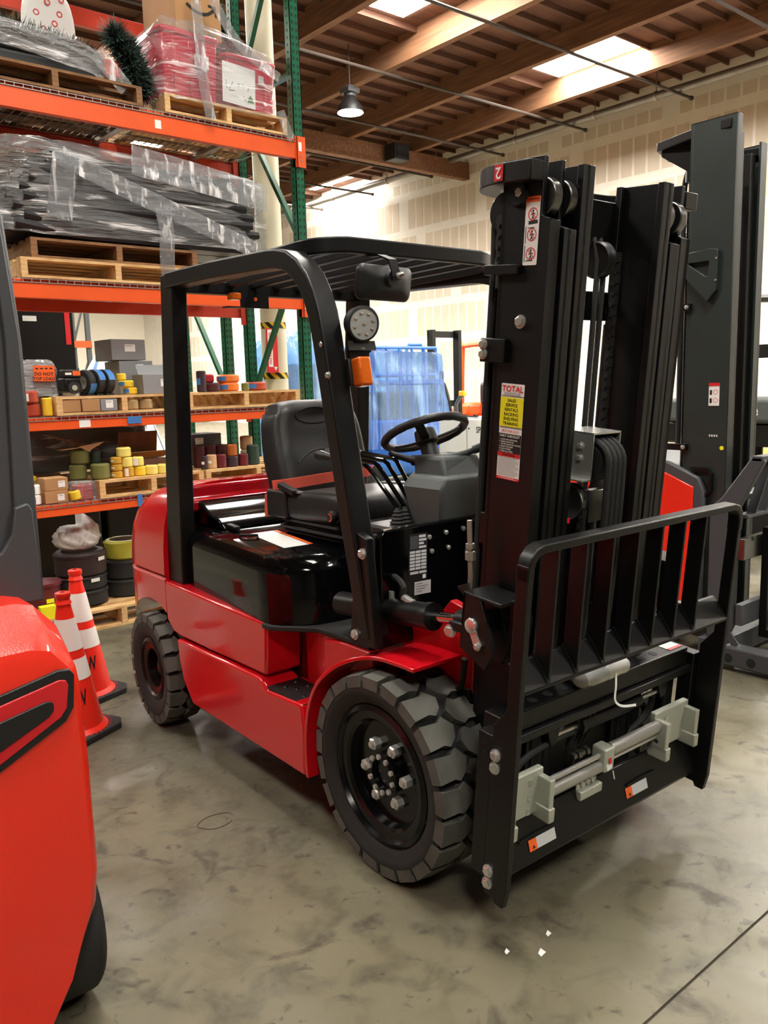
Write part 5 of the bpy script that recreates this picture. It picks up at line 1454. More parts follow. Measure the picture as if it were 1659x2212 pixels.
MB().sweep(smooth_path([(-0.10, -0.253, 0.205), (-0.02, -0.253, 0.165), (0.06, -0.253, 0.17), (0.12, -0.253, 0.215)], 5), [(-0.002, -0.009), (0.002, -0.009), (0.002, 0.009), (-0.002, 0.009)], (0, 0, 1)).bar((0.12, -0.253, 0.225), (0.13, -0.253, 0.165), 0.012, 0.003, (0, -1, 0)).bar((0.07, -0.253, 0.228), (0.128, -0.253, 0.228), 0.012, 0.003, (0, -1, 0)).build('arrow_print', 'black_print', cb2)
fs_ = thing('stretch_film', 'loose clear stretch film pulled round the red totes and cardboard box', 'plastic film', (3.22, 5.8, Z1))
shell('film_sheet', 'clear_film', fs_, -0.48, 0.47, -0.34, 0.34, 0.10, 0.66, 0.006, 12, sag=lambda x, v: -0.12 * max(0.0, x - 0.45) * 1.6 * v)
for p_ in ([(-0.22, -0.36, 0.95), (-0.20, -0.37, 0.62), (-0.19, -0.375, 0.25), (-0.14, -0.37, -0.01)], [(-0.15, -0.355, 0.92), (0.10, -0.37, 0.55), (0.45, -0.36, 0.38)], [(0.46, -0.34, 0.16), (0.52, -0.345, 0.02), (0.56, -0.34, -0.02)]):
    strip_film(fs_, p_, 0.08)
# ------------------------------------------------------------------ small goods on the two middle shelves
def col(name, c, rough=0.5, **k):
    if name not in M: mat(name, c, rough, var=0.08, vscale=5, **k)
    return name
for n_, c_ in dict(poly_pale=(240, 226, 120), poly_yellow=(240, 204, 52), poly_gold=(196, 152, 44), poly_olive=(112, 116, 62), poly_orange=(228, 120, 44), poly_rust=(168, 62, 36), poly_maroon=(98, 26, 34), poly_wine=(70, 24, 30), poly_tan=(200, 164, 118), poly_green=(38, 62, 52), poly_cream=(206, 196, 166), poly_plum=(52, 34, 44), poly_red=(176, 28, 40), poly_brown=(168, 92, 34), poly_lime=(196, 196, 70), poly_sand=(168, 140, 96)).items(): col(n_, c_)
def roll(label, m, x0, x1, z0, z1, y=None, hole=0.45, band=None, cat='roll', group=None, axis=(0, 0, 1), name='wheel_roll', bw=0.6, bm2='tape_blue'):
    r = (x1 - x0) / 2; h = z1 - z0
    yy = 5.53 + r if y is None else y
    t = thing(name, label, cat, ((x0 + x1) / 2, yy, z0), 0, group)
    e = min(0.012, r * 0.18)
    prof = [(r * hole, 0.0), (r - e, 0.0), (r, e), (r, h - e), (r - e, h), (r * hole, h)]
    MB().lathe(prof, (0, 0, 0), (0, 0, 1), 28, closeprof=True).build('tread', m, t)
    MB().lathe([(r * hole - 0.002, 0.004), (r * hole, 0.004), (r * hole, h - 0.004), (r * hole - 0.004, h - 0.004)], (0, 0, 0), (0, 0, 1), 20, closeprof=True).build('core', 'slot_dark', t)
    if band:
        a0, a1 = band
        # paper or tape wrapped on part of the circumference, facing the aisle
        u = Vector((0, 0, 1)).orthogonal().normalized(); w = Vector((0, 0, 1)).cross(u)
        vs = []; n = 8
        for k in range(n + 1):
            a = R(a0 + (a1 - a0) * k / n)
            for zz in (h * (0.5 - bw / 2), h * (0.5 + bw / 2)):
                vs.append((math.cos(a) * (r + 0.001), math.sin(a) * (r + 0.001), zz))
        MB().add(vs, [(2 * k, 2 * k + 2, 2 * k + 3, 2 * k + 1) for k in range(n)]).build('label_band', bm2, t)
    return t
def carton(label, m, x0, x1, z0, z1, depth=0.16, y=5.53, lab=None, name='carton', cat='box', rz=0.0, group=None, flaps=False):
    w, h = x1 - x0, z1 - z0
    t = thing(name, label, cat, (x0 + w / 2, y + depth / 2, z0), rz, group)
    MB().box(-w / 2, w / 2, -depth / 2, depth / 2, 0, h).build('body', m, t, bev=0.003)
    MB().box(-w / 2 + 0.002, w / 2 - 0.002, -0.012, 0.012, h, h + 0.0008).build('tape_seam', 'cardboard' if m.startswith('card') else m, t)
    if lab:
        a, b, lw, lh = lab
        o = patch('shipping_label', 'white_print', t, (-w / 2 + a, -depth / 2 - 0.0005, b), (1, 0, 0), (0, 0, 1), lw, lh, 0.001)
        patch('print_line', 'grey_card', o, (-w / 2 + a + 0.004, -depth / 2 - 0.0018, b + lh * 0.75), (1, 0, 0), (0, 0, 1), lw * 0.7, lh * 0.08, 0.0004)
    return t
ZP3 = Z3 + 0.1225; ZP4 = Z4 + 0.1225
# --- third level, left pallet
wb = thing('wrapped_block', 'silver plastic-wrapped block with an orange do not top load sign', 'bundle', (1.80, 5.80, ZP3))
MB().box(-0.14, 0.11, -0.16, 0.2, 0, 0.21).build('goods', 'grey_card', wb, bev=0.03, seg=3)
shell('plastic_wrap', 'milky_film', wb, -0.155, 0.135, -0.19, 0.22, 0.005, 0.245, 0.005, 21, nu=48, nv=16)
sgn = patch('load_sign', 'orange_print', wb, (-0.03, -0.205, 0.105), (1, 0, -0.03), (0.03, 0, 1), 0.135, 0.10, 0.002)
lettering('DO NOT', 0.030, 'black_print', wb, (0.036, -0.2075, 0.148), (1, 0, -0.03), (0.03, 0, 1), True)
lettering('TOP LOAD', 0.028, 'black_print', wb, (0.036, -0.2075, 0.118), (1, 0, -0.03), (0.03, 0, 1), True)
for k in range(4): patch('sign_stroke', 'black_print', wb, (-0.015 + 0.03 * k, -0.2075, 0.18), (1, 0, -0.03), (0.03, 0, 1), 0.018, 0.008, 0.0006)
roll('rust red roll lying on another beside the yellow tube', 'poly_rust', 1.665, 1.775, Z3 + 0.085, Z3 + 0.165, 5.56, 0.4, (-150, -110), bm2='white_print')
roll('rust red roll with a white label under another rust roll', 'poly_rust', 1.675, 1.785, Z3, Z3 + 0.084, 5.57, 0.4, (160, 210), bm2='white_print', bw=0.4) 
roll('tall yellow tube standing at the front edge of the wire shelf', 'poly_yellow', 1.79, 1.855, Z3, Z3 + 0.118, 5.545, 0.7, name='yellow_tube', cat='tube')
carton('brown cardboard carton pushed inside the pallet beside a grey one', 'cardboard', 1.905, 2.02, Z3 + 0.02, Z3 + 0.10, 0.2, 5.485)
carton('brown cardboard carton with a printed mark inside the pallet', 'cardboard', 2.025, 2.145, Z3 + 0.02, Z3 + 0.10, 0.2, 5.475)
carton('small grey carton with a torn white label inside the pallet', 'grey_card', 2.15, 2.265, Z3 + 0.019, Z3 + 0.098, 0.2, 5.475, (0.035, 0.02, 0.05, 0.05))
roll('sand brown roll stored inside the pallet next to the middle stringer', 'poly_sand', 2.345, 2.435, Z3 + 0.018, Z3 + 0.088, 5.53, 0.5, group='brown rolls inside the pallet')
roll('larger sand brown roll stored inside the pallet beyond the smaller one', 'poly_sand', 2.44, 2.54, Z3 + 0.018, Z3 + 0.088, 5.535, 0.5, group='brown rolls inside the pallet')
# black caster assembly
bc = thing('drive_caster', 'black drive caster with orange stickers between the wrapped block and the taped wheels', 'caster', (2.005, 5.60, ZP3))
MB().cyl((0, 0, 0.0), (0, 0, 0.025), 0.055, n=20).build('base_flange', 'zinc', bc)
MB().box(-0.06, 0.06, -0.06, 0.08, 0.025, 0.12).build('gear_housing', 'black_satin', bc, bev=0.012)
MB().cyl((0, -0.07, 0.055), (0, -0.03, 0.055), 0.04, n=20).build('caster_wheel', 'rubber', bc)
MB().cyl((0.0, -0.075, 0.055), (0.0, -0.07, 0.055), 0.018, n=16).build('axle_cap', 'cast_silver', bc)
MB().box(-0.05, 0.055, -0.05, 0.06, 0.12, 0.175).build('motor_block', 'black_plastic', bc, bev=0.01)
patch('caution_sticker', 'orange_print', bc, (0.002, -0.0515, 0.135), (1, 0, 0), (0, 0, 1), 0.05, 0.03)
patch('caution_sticker', 'white_print', bc, (-0.048, -0.0515, 0.14), (1, 0, 0), (0, 0, 1), 0.042, 0.014)
for k, (x, lab_) in enumerate(((2.12, 'black wheel with a blue tape strip hanging down its left side'), (2.185, 'black wheel with blue tape over its top, middle of three'), (2.25, 'black wheel with bright blue tape beside the yellow rolls'))):
    t = thing('tread_wheel', lab_, 'wheel', (x, 5.63, ZP3), R(16))
    MB().lathe([(0.045, -0.028), (0.078, -0.028), (0.086, -0.018), (0.086, 0.018), (0.078, 0.028), (0.045, 0.028)], (0, 0, 0.088), (1, 0, 0), 32, closeprof=True).build('tyre', 'rubber', t)
    MB().lathe([(0, -0.016), (0.03, -0.022), (0.046, -0.026), (0.046, 0.026), (0, 0.02)], (0, 0, 0.088), (1, 0, 0), 28).build('hub', 'cast_silver', t)
    MB().box(-0.03, 0.03, -0.05, 0.05, 0, 0.012).build('chock', 'black_plastic', t)
    vs = []
    a_, b_ = ((95, 250) if k == 0 else (10, 120))
    for q in range(11):
        a = R(a_ + (b_ - a_) * q / 10 - (60 if k else 0) + (0 if k == 0 else 60))
        for dx in (-0.024, 0.024): vs.append((dx, -0.0875 * math.sin(a) if k == 0 else -0.0875 * math.cos(a), 0.088 + 0.0875 * (math.cos(a) if k == 0 else math.sin(a))))
    MB().add(vs, [(2 * q, 2 * q + 2, 2 * q + 3, 2 * q + 1) for q in range(10)]).build('tape_strip', 'tape_blue', t)
roll('small yellow roll on top of its stack beside the grey boxes', 'poly_yellow', 2.325, 2.39, ZP3 + 0.098, ZP3 + 0.145, 5.60, 0.5)
roll('small yellow roll with blue tape, middle of its stack', 'poly_yellow', 2.33, 2.435, ZP3 + 0.049, ZP3 + 0.097, None, 0.5, (180, 235))
roll('small yellow roll with blue tape, lowest of its stack', 'poly_yellow', 2.355, 2.455, ZP3, ZP3 + 0.048, None, 0.5, (190, 240))
g1 = carton('grey carton with a white label in the middle of the grey stack', 'grey_card', 2.40, 2.65, ZP3 + 0.10, ZP3 + 0.235, 0.26, 5.72, (0.13, 0.07, 0.05, 0.04))
carton('plain grey carton under the other grey boxes', 'grey_card', 2.40, 2.64, ZP3, ZP3 + 0.0995, 0.24, 5.74)
g2 = carton('grey carton with white label tilted on top of the grey stack', 'grey_card', 2.34, 2.60, ZP3 + 0.24, ZP3 + 0.385, 0.26, 5.72, (0.10, 0.06, 0.08, 0.05), rz=R(4))
g3 = carton('open grey carton with raised flap and torn label in front of the grey stack', 'grey_card', 2.47, 2.755, ZP3, ZP3 + 0.135, 0.18, 5.50, (0.13, 0.05, 0.085, 0.05))
MB().obox((0.0, 0.02, 0.165), (0.27, 0.004, 0.085), Matrix.Rotation(R(-32), 3, 'X')).build('flap', 'grey_card', g3)
# --- third level, right pallet
roll('dark plum roll standing against the guard post end of the right pallet', 'poly_plum', 2.915, 2.985, ZP3, ZP3 + 0.155, None, 0.5, (170, 230), bm2='tape_blue', bw=0.3)
roll('maroon roll with white handwriting beside the orange rolls', 'poly_wine', 2.99, 3.115, ZP3, ZP3 + 0.068, None, 0.5)
roll('red wheel roll lying on the maroon roll', 'poly_red', 3.01, 3.10, ZP3 + 0.0685, ZP3 + 0.13, 5.66, 0.4)
roll('orange roll with blue tape, upper of two', 'poly_orange', 3.115, 3.285, ZP3 + 0.0655, ZP3 + 0.125, None, 0.6, (185, 232), bw=0.55)
roll('orange roll with blue tape, lower of two', 'poly_orange', 3.12, 3.275, ZP3, ZP3 + 0.065, None, 0.6, (188, 238), bw=0.5)
roll('small olive green roll between the orange and rust rolls', 'poly_olive', 3.285, 3.345, ZP3, ZP3 + 0.06, None, 0.4)
roll('flat rust red roll with a long blue tape label', 'poly_rust', 3.35, 3.525, ZP3, ZP3 + 0.066, None, 0.6, (160, 245), bw=0.5)
# --- fourth level
roll('olive green roll standing upright on top of its olive stack', 'poly_olive', 2.00, 2.125, ZP4 + 0.105, ZP4 + 0.205, 5.70, 0.5)
roll('olive green roll at the back of the olive stack', 'poly_olive', 1.985, 2.10, ZP4, ZP4 + 0.104, 5.70, 0.5)
roll('large olive green roll at the front edge of the pallet', 'poly_olive', 2.095, 2.225, ZP4, ZP4 + 0.108, 5.60, 0.5)
roll('grey-green roll behind the golden roll', 'poly_green', 2.13, 2.19, ZP4 + 0.109, ZP4 + 0.19, 5.66, 0.5)
for k in range(3):
    roll('golden roll with a white label, %s of its column beside the pale yellow rolls' % ('lowest', 'middle', 'topmost')[k], 'poly_gold', 2.225, 2.303, ZP4 + 0.0485 * k, ZP4 + 0.0475 + 0.0485 * k, 5.57, 0.5, (175, 225), bm2='white_print', bw=0.25, group='golden rolls in a column')
roll('pale yellow roll alone on top of the yellow pyramid', 'poly_pale', 2.275, 2.375, ZP4 + 0.139, ZP4 + 0.208, None, 0.5)
roll('plain pale yellow roll in the middle row of the pyramid', 'poly_pale', 2.30, 2.378, ZP4 + 0.0685, ZP4 + 0.138, None, 0.5)
roll('pale yellow roll with a printed white label in the middle row', 'poly_pale', 2.38, 2.46, ZP4 + 0.0685, ZP4 + 0.135, None, 0.5, (180, 250), bm2='white_print', bw=0.75)
roll('tan yellow roll with a white label in the bottom row', 'poly_gold', 2.305, 2.385, ZP4, ZP4 + 0.068, None, 0.5, (215, 250), bm2='white_print', bw=0.8)
roll('bright yellow roll in the bottom row of the pyramid', 'poly_yellow', 2.388, 2.472, ZP4, ZP4 + 0.068, None, 0.5)
for (a, b) in ((2.475, 2.565), (2.568, 2.662)):
    roll('pale cream yellow roll %s' % ('next to the bright yellow roll in the bottom row' if a < 2.5 else 'next to the blue taped yellow rolls in the bottom row'), 'poly_pale', a, b, ZP4, ZP4 + 0.068, None, 0.5, group='cream yellow rolls of the bottom row')
for k in range(2):
    roll('yellow roll with blue tape, %s of two at the end of the cream yellow row' % ('lower', 'upper')[k], 'poly_yellow', 2.672, 2.752, ZP4 + 0.062 * k, ZP4 + 0.061 + 0.062 * k, None, 0.5, (170, 230), bw=0.5, group='yellow rolls with blue tape')
oc = thing('open_carton', 'open brown carton with bent flaps behind the pale yellow rolls', 'box', (2.55, 5.85, ZP4))
MB().box(-0.18, 0.17, -0.12, 0.12, 0, 0.10).build('body', 'cardboard_dark', oc, bev=0.003)
MB().obox((-0.01, -0.155, 0.135), (0.32, 0.10, 0.004), Matrix.Rotation(R(-30), 3, 'X')).build('flap', 'cardboard', oc)
MB().obox((-0.01, -0.02, 0.20), (0.30, 0.004, 0.20), Matrix.Rotation(R(12), 3, 'X')).build('flap', 'cardboard_dark', oc)
# long dark wrapped goods lying at the back of this level
wg = thing('wrapped_tubes', 'dark goods in shiny stretch film lying along the back of the lower shelf', 'bundle', (2.1, 6.13, Z4 + 0.15))
MB().box(-0.55, 0.62, -0.08, 0.13, 0.0, 0.34).build('goods', 'strip_black', wg, bev=0.04, seg=3)
shell('plastic_wrap', 'clear_film', wg, -0.57, 0.64, -0.10, 0.15, 0.0, 0.37, 0.004, 31, nu=56, nv=16)
MB().box(-0.55, -0.06, -0.08, 0.12, -0.145, -0.001).build('timber_base', 'pallet_wood_dark', wg)
cf = thing('cardboard_sheets', 'loose folded brown cardboard lying over the olive rolls', 'cardboard', (2.05, 5.75, ZP4 + 0.21))
MB().obox((-0.02, 0.0, 0.045), (0.34, 0.16, 0.005), Matrix.Rotation(R(20), 3, 'Y')).build('sheet', 'cardboard_dark', cf)
MB().obox((0.0, -0.06, 0.012), (0.26, 0.12, 0.005), Matrix.Rotation(R(-4), 3, 'Y')).build('sheet', 'cardboard', cf)
MB().add([(0.06, -0.16, 0.0), (0.15, -0.16, 0.045), (0.05, -0.14, -0.02), (-0.02, -0.13, 0.02)], [(0, 1, 3, 2)]).build('sheet', 'cardboard', cf, solid=0.004)
carton('brown carton with a white label, upper of two at the shelf front', 'cardboard', 1.755, 1.905, Z4 + 0.083, Z4 + 0.165, 0.15, 5.52, (0.085, 0.02, 0.045, 0.042))
carton('brown carton with a white label, lower of two at the shelf front', 'cardboard', 1.75, 1.90, Z4, Z4 + 0.0825, 0.15, 5.52, (0.08, 0.015, 0.045, 0.042))
carton('brown carton behind the labelled cartons on the wire shelf', 'cardboard', 1.72, 1.80, Z4, Z4 + 0.13, 0.12, 5.70)
roll('yellow ring leaning on the carton behind the labelled cartons', 'poly_yellow', 1.68, 1.78, Z4 + 0.1305, Z4 + 0.17, 5.76, 0.55, name='yellow_ring', cat='ring')
for k in range(2):
    roll('white roll with blue tape, %s of two beside the labelled brown cartons' % ('lower', 'upper')[k], 'white_print', 1.66, 1.735, Z4 + 0.0655 * k, Z4 + 0.065 + 0.0655 * k, 5.56, 0.5, (150, 260), bw=0.6, group='white rolls with blue tape')
rb = thing('red_rolls', 'pair of red rolls bagged in clear plastic beside the pallet', 'roll', (2.01, 5.58, Z4))
for (dx, rz_) in ((-0.03, 0), (0.035, 0)):
    MB().lathe([(0.02, 0), (0.036, 0), (0.040, 0.006), (0.040, 0.10), (0.036, 0.106), (0.02, 0.106)], (dx, -0.02 + dx * 0.3, 0), (0, 0, 1), 24, closeprof=True).build('tread', 'poly_red', rb)
shell('clear_bag', 'clear_film', rb, -0.085, 0.085, -0.075, 0.05, 0.008, 0.125, 0.002, 41, nu=36, nv=12)
ty_ = roll('orange yellow roll lying tilted on the wire shelf beside the red rolls', 'poly_yellow', 1.915, 1.995, Z4 + 0.008, Z4 + 0.072, 5.535, 0.6)
ty_.rotation_euler = (R(0), R(-12), 0)
# fourth level, right pallet
roll('plum roll with white label at the post end of the right lower pallet', 'poly_plum', 2.905, 2.955, ZP4, ZP4 + 0.10, None, 0.5, (180, 240), bm2='white_print', bw=0.2)
roll('tan roll with white label beside the plum roll', 'poly_tan', 2.958, 3.035, ZP4, ZP4 + 0.105, None, 0.5, (185, 240), bm2='white_print', bw=0.18)
roll('maroon roll beside the tan roll at the pallet front', 'poly_maroon', 3.038, 3.118, ZP4, ZP4 + 0.102, None, 0.5)
roll('dark plum roll under the orange brown roll', 'poly_plum', 3.125, 3.225, ZP4, ZP4 + 0.082, None, 0.5)
roll('orange brown roll stacked on the dark plum roll', 'poly_brown', 3.135, 3.212, ZP4 + 0.0825, ZP4 + 0.17, None, 0.5)
roll('maroon roll between the plum and the green rolls', 'poly_maroon', 3.23, 3.308, ZP4, ZP4 + 0.092, None, 0.5)
roll('tall dark green roll at the pallet front', 'poly_green', 3.315, 3.412, ZP4, ZP4 + 0.155, None, 0.5)
for k in range(4):
    roll('dark maroon roll in the back row of the right lower pallet', 'poly_wine', 2.93 + 0.095 * k, 3.02 + 0.095 * k, ZP4, ZP4 + 0.165, 5.72, 0.5, group='dark rolls in the back row')
for k in range(2):
    roll('cream roll, %s of two stacked at the rack end of the right lower pallet' % ('lower', 'upper')[k], 'poly_cream', 3.47, 3.57, ZP4 + 0.108 * k, ZP4 + 0.107 + 0.108 * k, 5.59, 0.5, group='cream rolls at the pallet end')
    roll('%s roll, %s of two stacked behind the tall dark green roll' % (('greyish cream', 'lower'), ('tan', 'upper'))[k], 'poly_tan' if k else 'poly_cream', 3.36, 3.46, ZP4 + 0.108 * k, ZP4 + 0.107 + 0.108 * k, 5.75, 0.5, group='greyish cream rolls')
carton('dark grey carton with a white slip at the back of the right lower pallet', 'charcoal_paint', 2.95, 3.30, ZP4, ZP4 + 0.24, 0.22, 5.95, (0.12, 0.16, 0.07, 0.05))
# --- floor level under the rack
mat('tyre_brown', (44, 26, 26), 0.6)
def press_tyre(label, x0, x1, z0, z1, y, m, lab=None, cat='tyre'):
    r = (x1 - x0) / 2; h = z1 - z0
    t = thing('press_on_tyre', label, cat, ((x0 + x1) / 2, y, z0))
    MB().lathe([(r * 0.72, 0), (r - 0.015, 0), (r, 0.015), (r, h - 0.015), (r - 0.015, h), (r * 0.72, h)], (0, 0, 0), (0, 0, 1), 36, closeprof=True).build('tread', m, t)
    MB().lathe([(r * 0.70, 0.004), (r * 0.72, 0.004), (r * 0.72, h - 0.004), (r * 0.70, h - 0.004)], (0, 0, 0), (0, 0, 1), 30, closeprof=True).build('steel_band', 'zinc', t)
    MB().lathe([(r + 0.004, h * 0.80), (r + 0.005, h * 0.90), (r - 0.002, h * 0.97)], (0, 0, 0), (0, 0, 1), 36).build('rim_bead', m, t)
    if lab:
        a = R(lab)
        p = Vector((math.cos(a), math.sin(a), 0)); q = Vector((-math.sin(a), math.cos(a), 0))
        patch('size_label', 'white_print', t, p * (r + 0.006) + Vector((0, 0, h * 0.62)) - q * 0.03, q, (0, 0, 1), 0.065, 0.025)
    return t
ZF = 0.141
press_tyre('black tyre at the bottom of the stack under the plastic bag', 1.87, 2.21, ZF, ZF + 0.115, 5.80, 'rubber', None)
press_tyre('black tyre with a white size label, second from the floor pallet', 1.87, 2.21, ZF + 0.1155, ZF + 0.215, 5.80, 'rubber', -80)
press_tyre('wide dark brown tyre on top of its stack under the plastic bag', 1.865, 2.215, ZF + 0.2155, ZF + 0.385, 5.80, 'tyre_brown', -60)
press_tyre('black tyre at the bottom of the stack under the lime tyre', 2.23, 2.55, ZF, ZF + 0.13, 5.86, 'rubber')
press_tyre('black tyre directly under the lime tyre', 2.23, 2.55, ZF + 0.1305, ZF + 0.27, 5.86, 'rubber')
press_tyre('lime yellow tyre with a scrap of blue tape on top of its stack', 2.25, 2.53, ZF + 0.2705, ZF + 0.41, 5.86, 'poly_lime')
bgp = thing('plastic_bag', 'crumpled translucent white plastic bag on top of the brown tyre', 'bag', (2.03, 5.80, ZF + 0.386))
gb_ = wrinkled(lambda u, v: (0, 0, 0), 40, 24, 0.008, 77)
def bagf(u, v):
    a = 2 * PI * u; b_ = PI * v
    d = gb_(u, v)[1]
    rr2 = 0.155 * math.sin(b_) ** 0.6 + d * math.sin(b_)
    z = 0.09 - 0.09 * math.cos(b_) ** 1 + (0.09 * max(0, math.cos(a + 0.6)) ** 6 * max(0, v - 0.55) * 2.2)
    return (rr2 * math.cos(a), rr2 * 0.8 * math.sin(a), z + d * 0.6 * math.sin(b_))
mat('bag_white', (228, 228, 224), 0.3, coat=0.3, bump=0.5, bscale=22)
MB().grid(bagf, 40, 24).build('bag_skin', 'bag_white', bgp, ang=80)
pl_ = thing('plastic_pail', 'maroon plastic pail with a lid on the floor pallet behind the cones', 'pail', (1.745, 5.72, ZF))
MB().lathe([(0, 0), (0.10, 0), (0.112, 0.20), (0.122, 0.20), (0.122, 0.222), (0.0, 0.225)], n=32).build('pail_body', 'poly_maroon', pl_)
patch('pail_label', 'yellow_print', pl_, (-0.02, -0.1125, 0.09), (1, 0, 0), (0, 0, 1), 0.05, 0.03)
yb = carton('low yellow carton at the front of the floor pallet', 'yellow_print', 1.66, 1.82, ZF, ZF + 0.09, 0.055, 5.53, name='yellow_carton')
# ------------------------------------------------------------------ traffic cones
mat('cone_black', (38, 38, 40), 0.7)
def cone(label, x, y, rz, letter=True):
    t = thing('traffic_cone', label, 'cone', (x, y, 0), rz)
    b = MB()
    q = 0.178; c = 0.05
    pl = [(-q + c, -q), (q - c, -q), (q, -q + c), (q, q - c), (q - c, q), (-q + c, q), (-q, q - c), (-q, -q + c)]
    b.pxy(pl, 0.0, 0.032)
    b.build('base', 'cone_black', t, bev=0.006)
    H = 0.70; rb, rt_ = 0.138, 0.032
    def rad(z): return rb + (rt_ - rb) * (z - 0.035) / (H - 0.06 - 0.035)
    prof = [(rb + 0.02, 0.032), (rb + 0.012, 0.038), (rad(0.05), 0.05)] + [(rad(z), z) for z in (0.2, 0.4, 0.6, H - 0.06)] + [(rt_ + 0.006, H - 0.055), (rt_ - 0.002, H - 0.035), (rt_ + 0.004, H - 0.02), (rt_ + 0.003, H - 0.004), (rt_ - 0.008, H), (0.012, H)]
    MB().lathe(prof, n=36).build('cone_body', 'cone_orange', t)
    for (z0, z1) in ((0.425, 0.575), (0.285, 0.385)):
        MB().lathe([(rad(z0) + 0.0015, z0), (rad(z1) + 0.0015, z1)], n=36).build('reflective_collar', 'cone_white', t)
    st = MB()
    for k in range(40):
        a = 2 * PI * k / 40
        st.obox((0.168 * math.cos(a), 0.168 * math.sin(a), 0.033), (0.007, 0.005, 0.002), Matrix.Rotation(a, 3, 'Z'))
    st.build('stitch_ring', 'cone_orange', t)['kind'] = 'stuff'
    if letter:
        a = math.atan2(-y, -x) + R(22) - rz
        zc = 0.20; d_ = Vector((math.cos(a), math.sin(a), 0)); tdir = Vector((-math.sin(a), math.cos(a), 0)); sl = math.atan2(rb - rt_, H)
        up = (Vector((0, 0, 1)) * math.cos(sl) - d_ * math.sin(sl))
        lettering('W', 0.105, 'black_print', t, d_ * (rad(zc) + 0.002) + Vector((0, 0, zc)), tdir, up, True, sx=0.5)
    return t
cone('orange traffic cone with two white collars, further from the red truck corner', 1.50, 4.36, R(20))
cone('orange traffic cone half hidden behind the red truck corner', 1.275, 3.90, R(25))

# ------------------------------------------------------------------ red truck at the left, only its rear corner in view
LT = thing('red_forklift', 'bright orange-red truck rear corner with a charcoal guard post and black vent', 'forklift', (0.1, 2.6, 0))
def lw(p): return Vector(p) - Vector((0.1, 2.6, 0))
XS = 0.665
def sec(y, ins, drop):
    """cross-section in X,Z of the counterweight at depth y"""
    x1 = XS - ins; x0 = -0.465 + ins
    zt = 1.13 - drop
    pts = [(0.50, 0.075), (0.565, 0.185), (x1 - 0.012, 0.36), (x1, 0.455), (x1, 0.76), (x1 - 0.004, zt - 0.13), (x1 - 0.012, zt - 0.075), (0.60 - ins * 0.6, zt - 0.012), (0.56 - ins, zt)]
    pts = [(min(px, x1), pz) for px, pz in pts]
    left = [(0.2 - px, pz) for px, pz in reversed(pts)]
    return [lw((px, y, pz)) for px, pz in pts + left]
loops = [sec(1.925, 0.045, 0.11), sec(1.935, 0.012, 0.085), sec(1.955, 0.0, 0.07), sec(2.06, 0.0, 0.0), sec(2.30, 0.0, 0.0)]
MB().loft(loops).build('counterweight', 'orange_red_paint', LT, bev=0.012, seg=3, ang=30)
MB().box(lw((-0.42, 0, 0)).x, lw((0.62, 0, 0)).x, lw((0, 2.29, 0)).y, lw((0, 3.4, 0)).y, 0.28, 1.08).build('body', 'orange_red_paint', LT, bev=0.03, seg=3)
def vent(pts, y0, y1, m, name, s=1):
    b = MB()
    b.pxz([((lw((0.2 - x if s < 0 else x, 0, 0)).x), z) for x, z in pts], lw((0, y0, 0)).y, lw((0, y1, 0)).y)
    return b.build(name, m, LT, bev=0.002)
for s in (1, -1):
    vent([(0.20, 0.905), (0.60, 0.988), (0.628, 0.984), (0.637, 0.97), (0.629, 0.891), (0.609, 0.862), (0.463, 0.789), (0.20, 0.66)], 1.915, 1.93, 'black_plastic', 'vent_surround', s)
    vent([(0.20, 0.885), (0.60, 0.966), (0.615, 0.962), (0.620, 0.95), (0.612, 0.895), (0.597, 0.876), (0.463, 0.808), (0.20, 0.69)], 1.911, 1.925, 'red_print', 'reflector_strip', s)
    vent([(0.20, 0.850), (0.565, 0.924), (0.578, 0.921), (0.582, 0.912), (0.580, 0.898), (0.568, 0.886), (0.463, 0.838), (0.20, 0.735)], 1.906, 1.92, 'black_plastic', 'vent_opening', s)
    MB().lathe([(0.09, -0.10), (0.225, -0.105), (0.24, -0.09), (0.24, 0.09), (0.225, 0.105), (0.09, 0.10)], lw((0.10 + s * 0.475, 2.20, 0.24)), (1, 0, 0), 40, closeprof=True).build('tyre', 'rubber', LT, bev=0.004)
    MB().lathe([(0, -0.05), (0.09, -0.06), (0.09, 0.06), (0, 0.05)], lw((0.10 + s * 0.475, 2.20, 0.24)), (1, 0, 0), 28).build('wheel_hub', 'charcoal_paint', LT)
    # guard post: vertical plate with an outer rib and a lower cover
    xa = 0.10 + s * 0.33; xb = 0.10 + s * 0.577
    def sx(v): return lw((0.10 + s * v, 0, 0)).x
    MB().pxz([(sx(0.30), 1.09), (sx(0.575), 1.09), (sx(0.578), 1.75), (sx(0.575), 1.82), (sx(0.560), 2.06), (sx(0.40), 2.30), (sx(0.28), 2.32)], lw((0, 2.20, 0)).y, lw((0, 2.30, 0)).y).build('guard_post', 'charcoal_paint', LT, bev=0.012, seg=3)
    MB().pxz([(sx(0.505), 1.10), (sx(0.565), 1.10), (sx(0.568), 1.76), (sx(0.545), 2.08), (sx(0.525), 2.10), (sx(0.532), 1.76)], lw((0, 2.190, 0)).y, lw((0, 2.20, 0)).y).build('post_rib', 'charcoal_paint', LT, bev=0.004)
    MB().pxz([(sx(0.30), 1.10), (sx(0.562), 1.10), (sx(0.555), 1.335), (sx(0.545), 1.355), (sx(0.512), 1.345), (sx(0.50), 1.28), (sx(0.47), 1.235), (sx(0.30), 1.21)], lw((0, 2.170, 0)).y, lw((0, 2.19, 0)).y).build('post_cover', 'charcoal_paint', LT, bev=0.004)
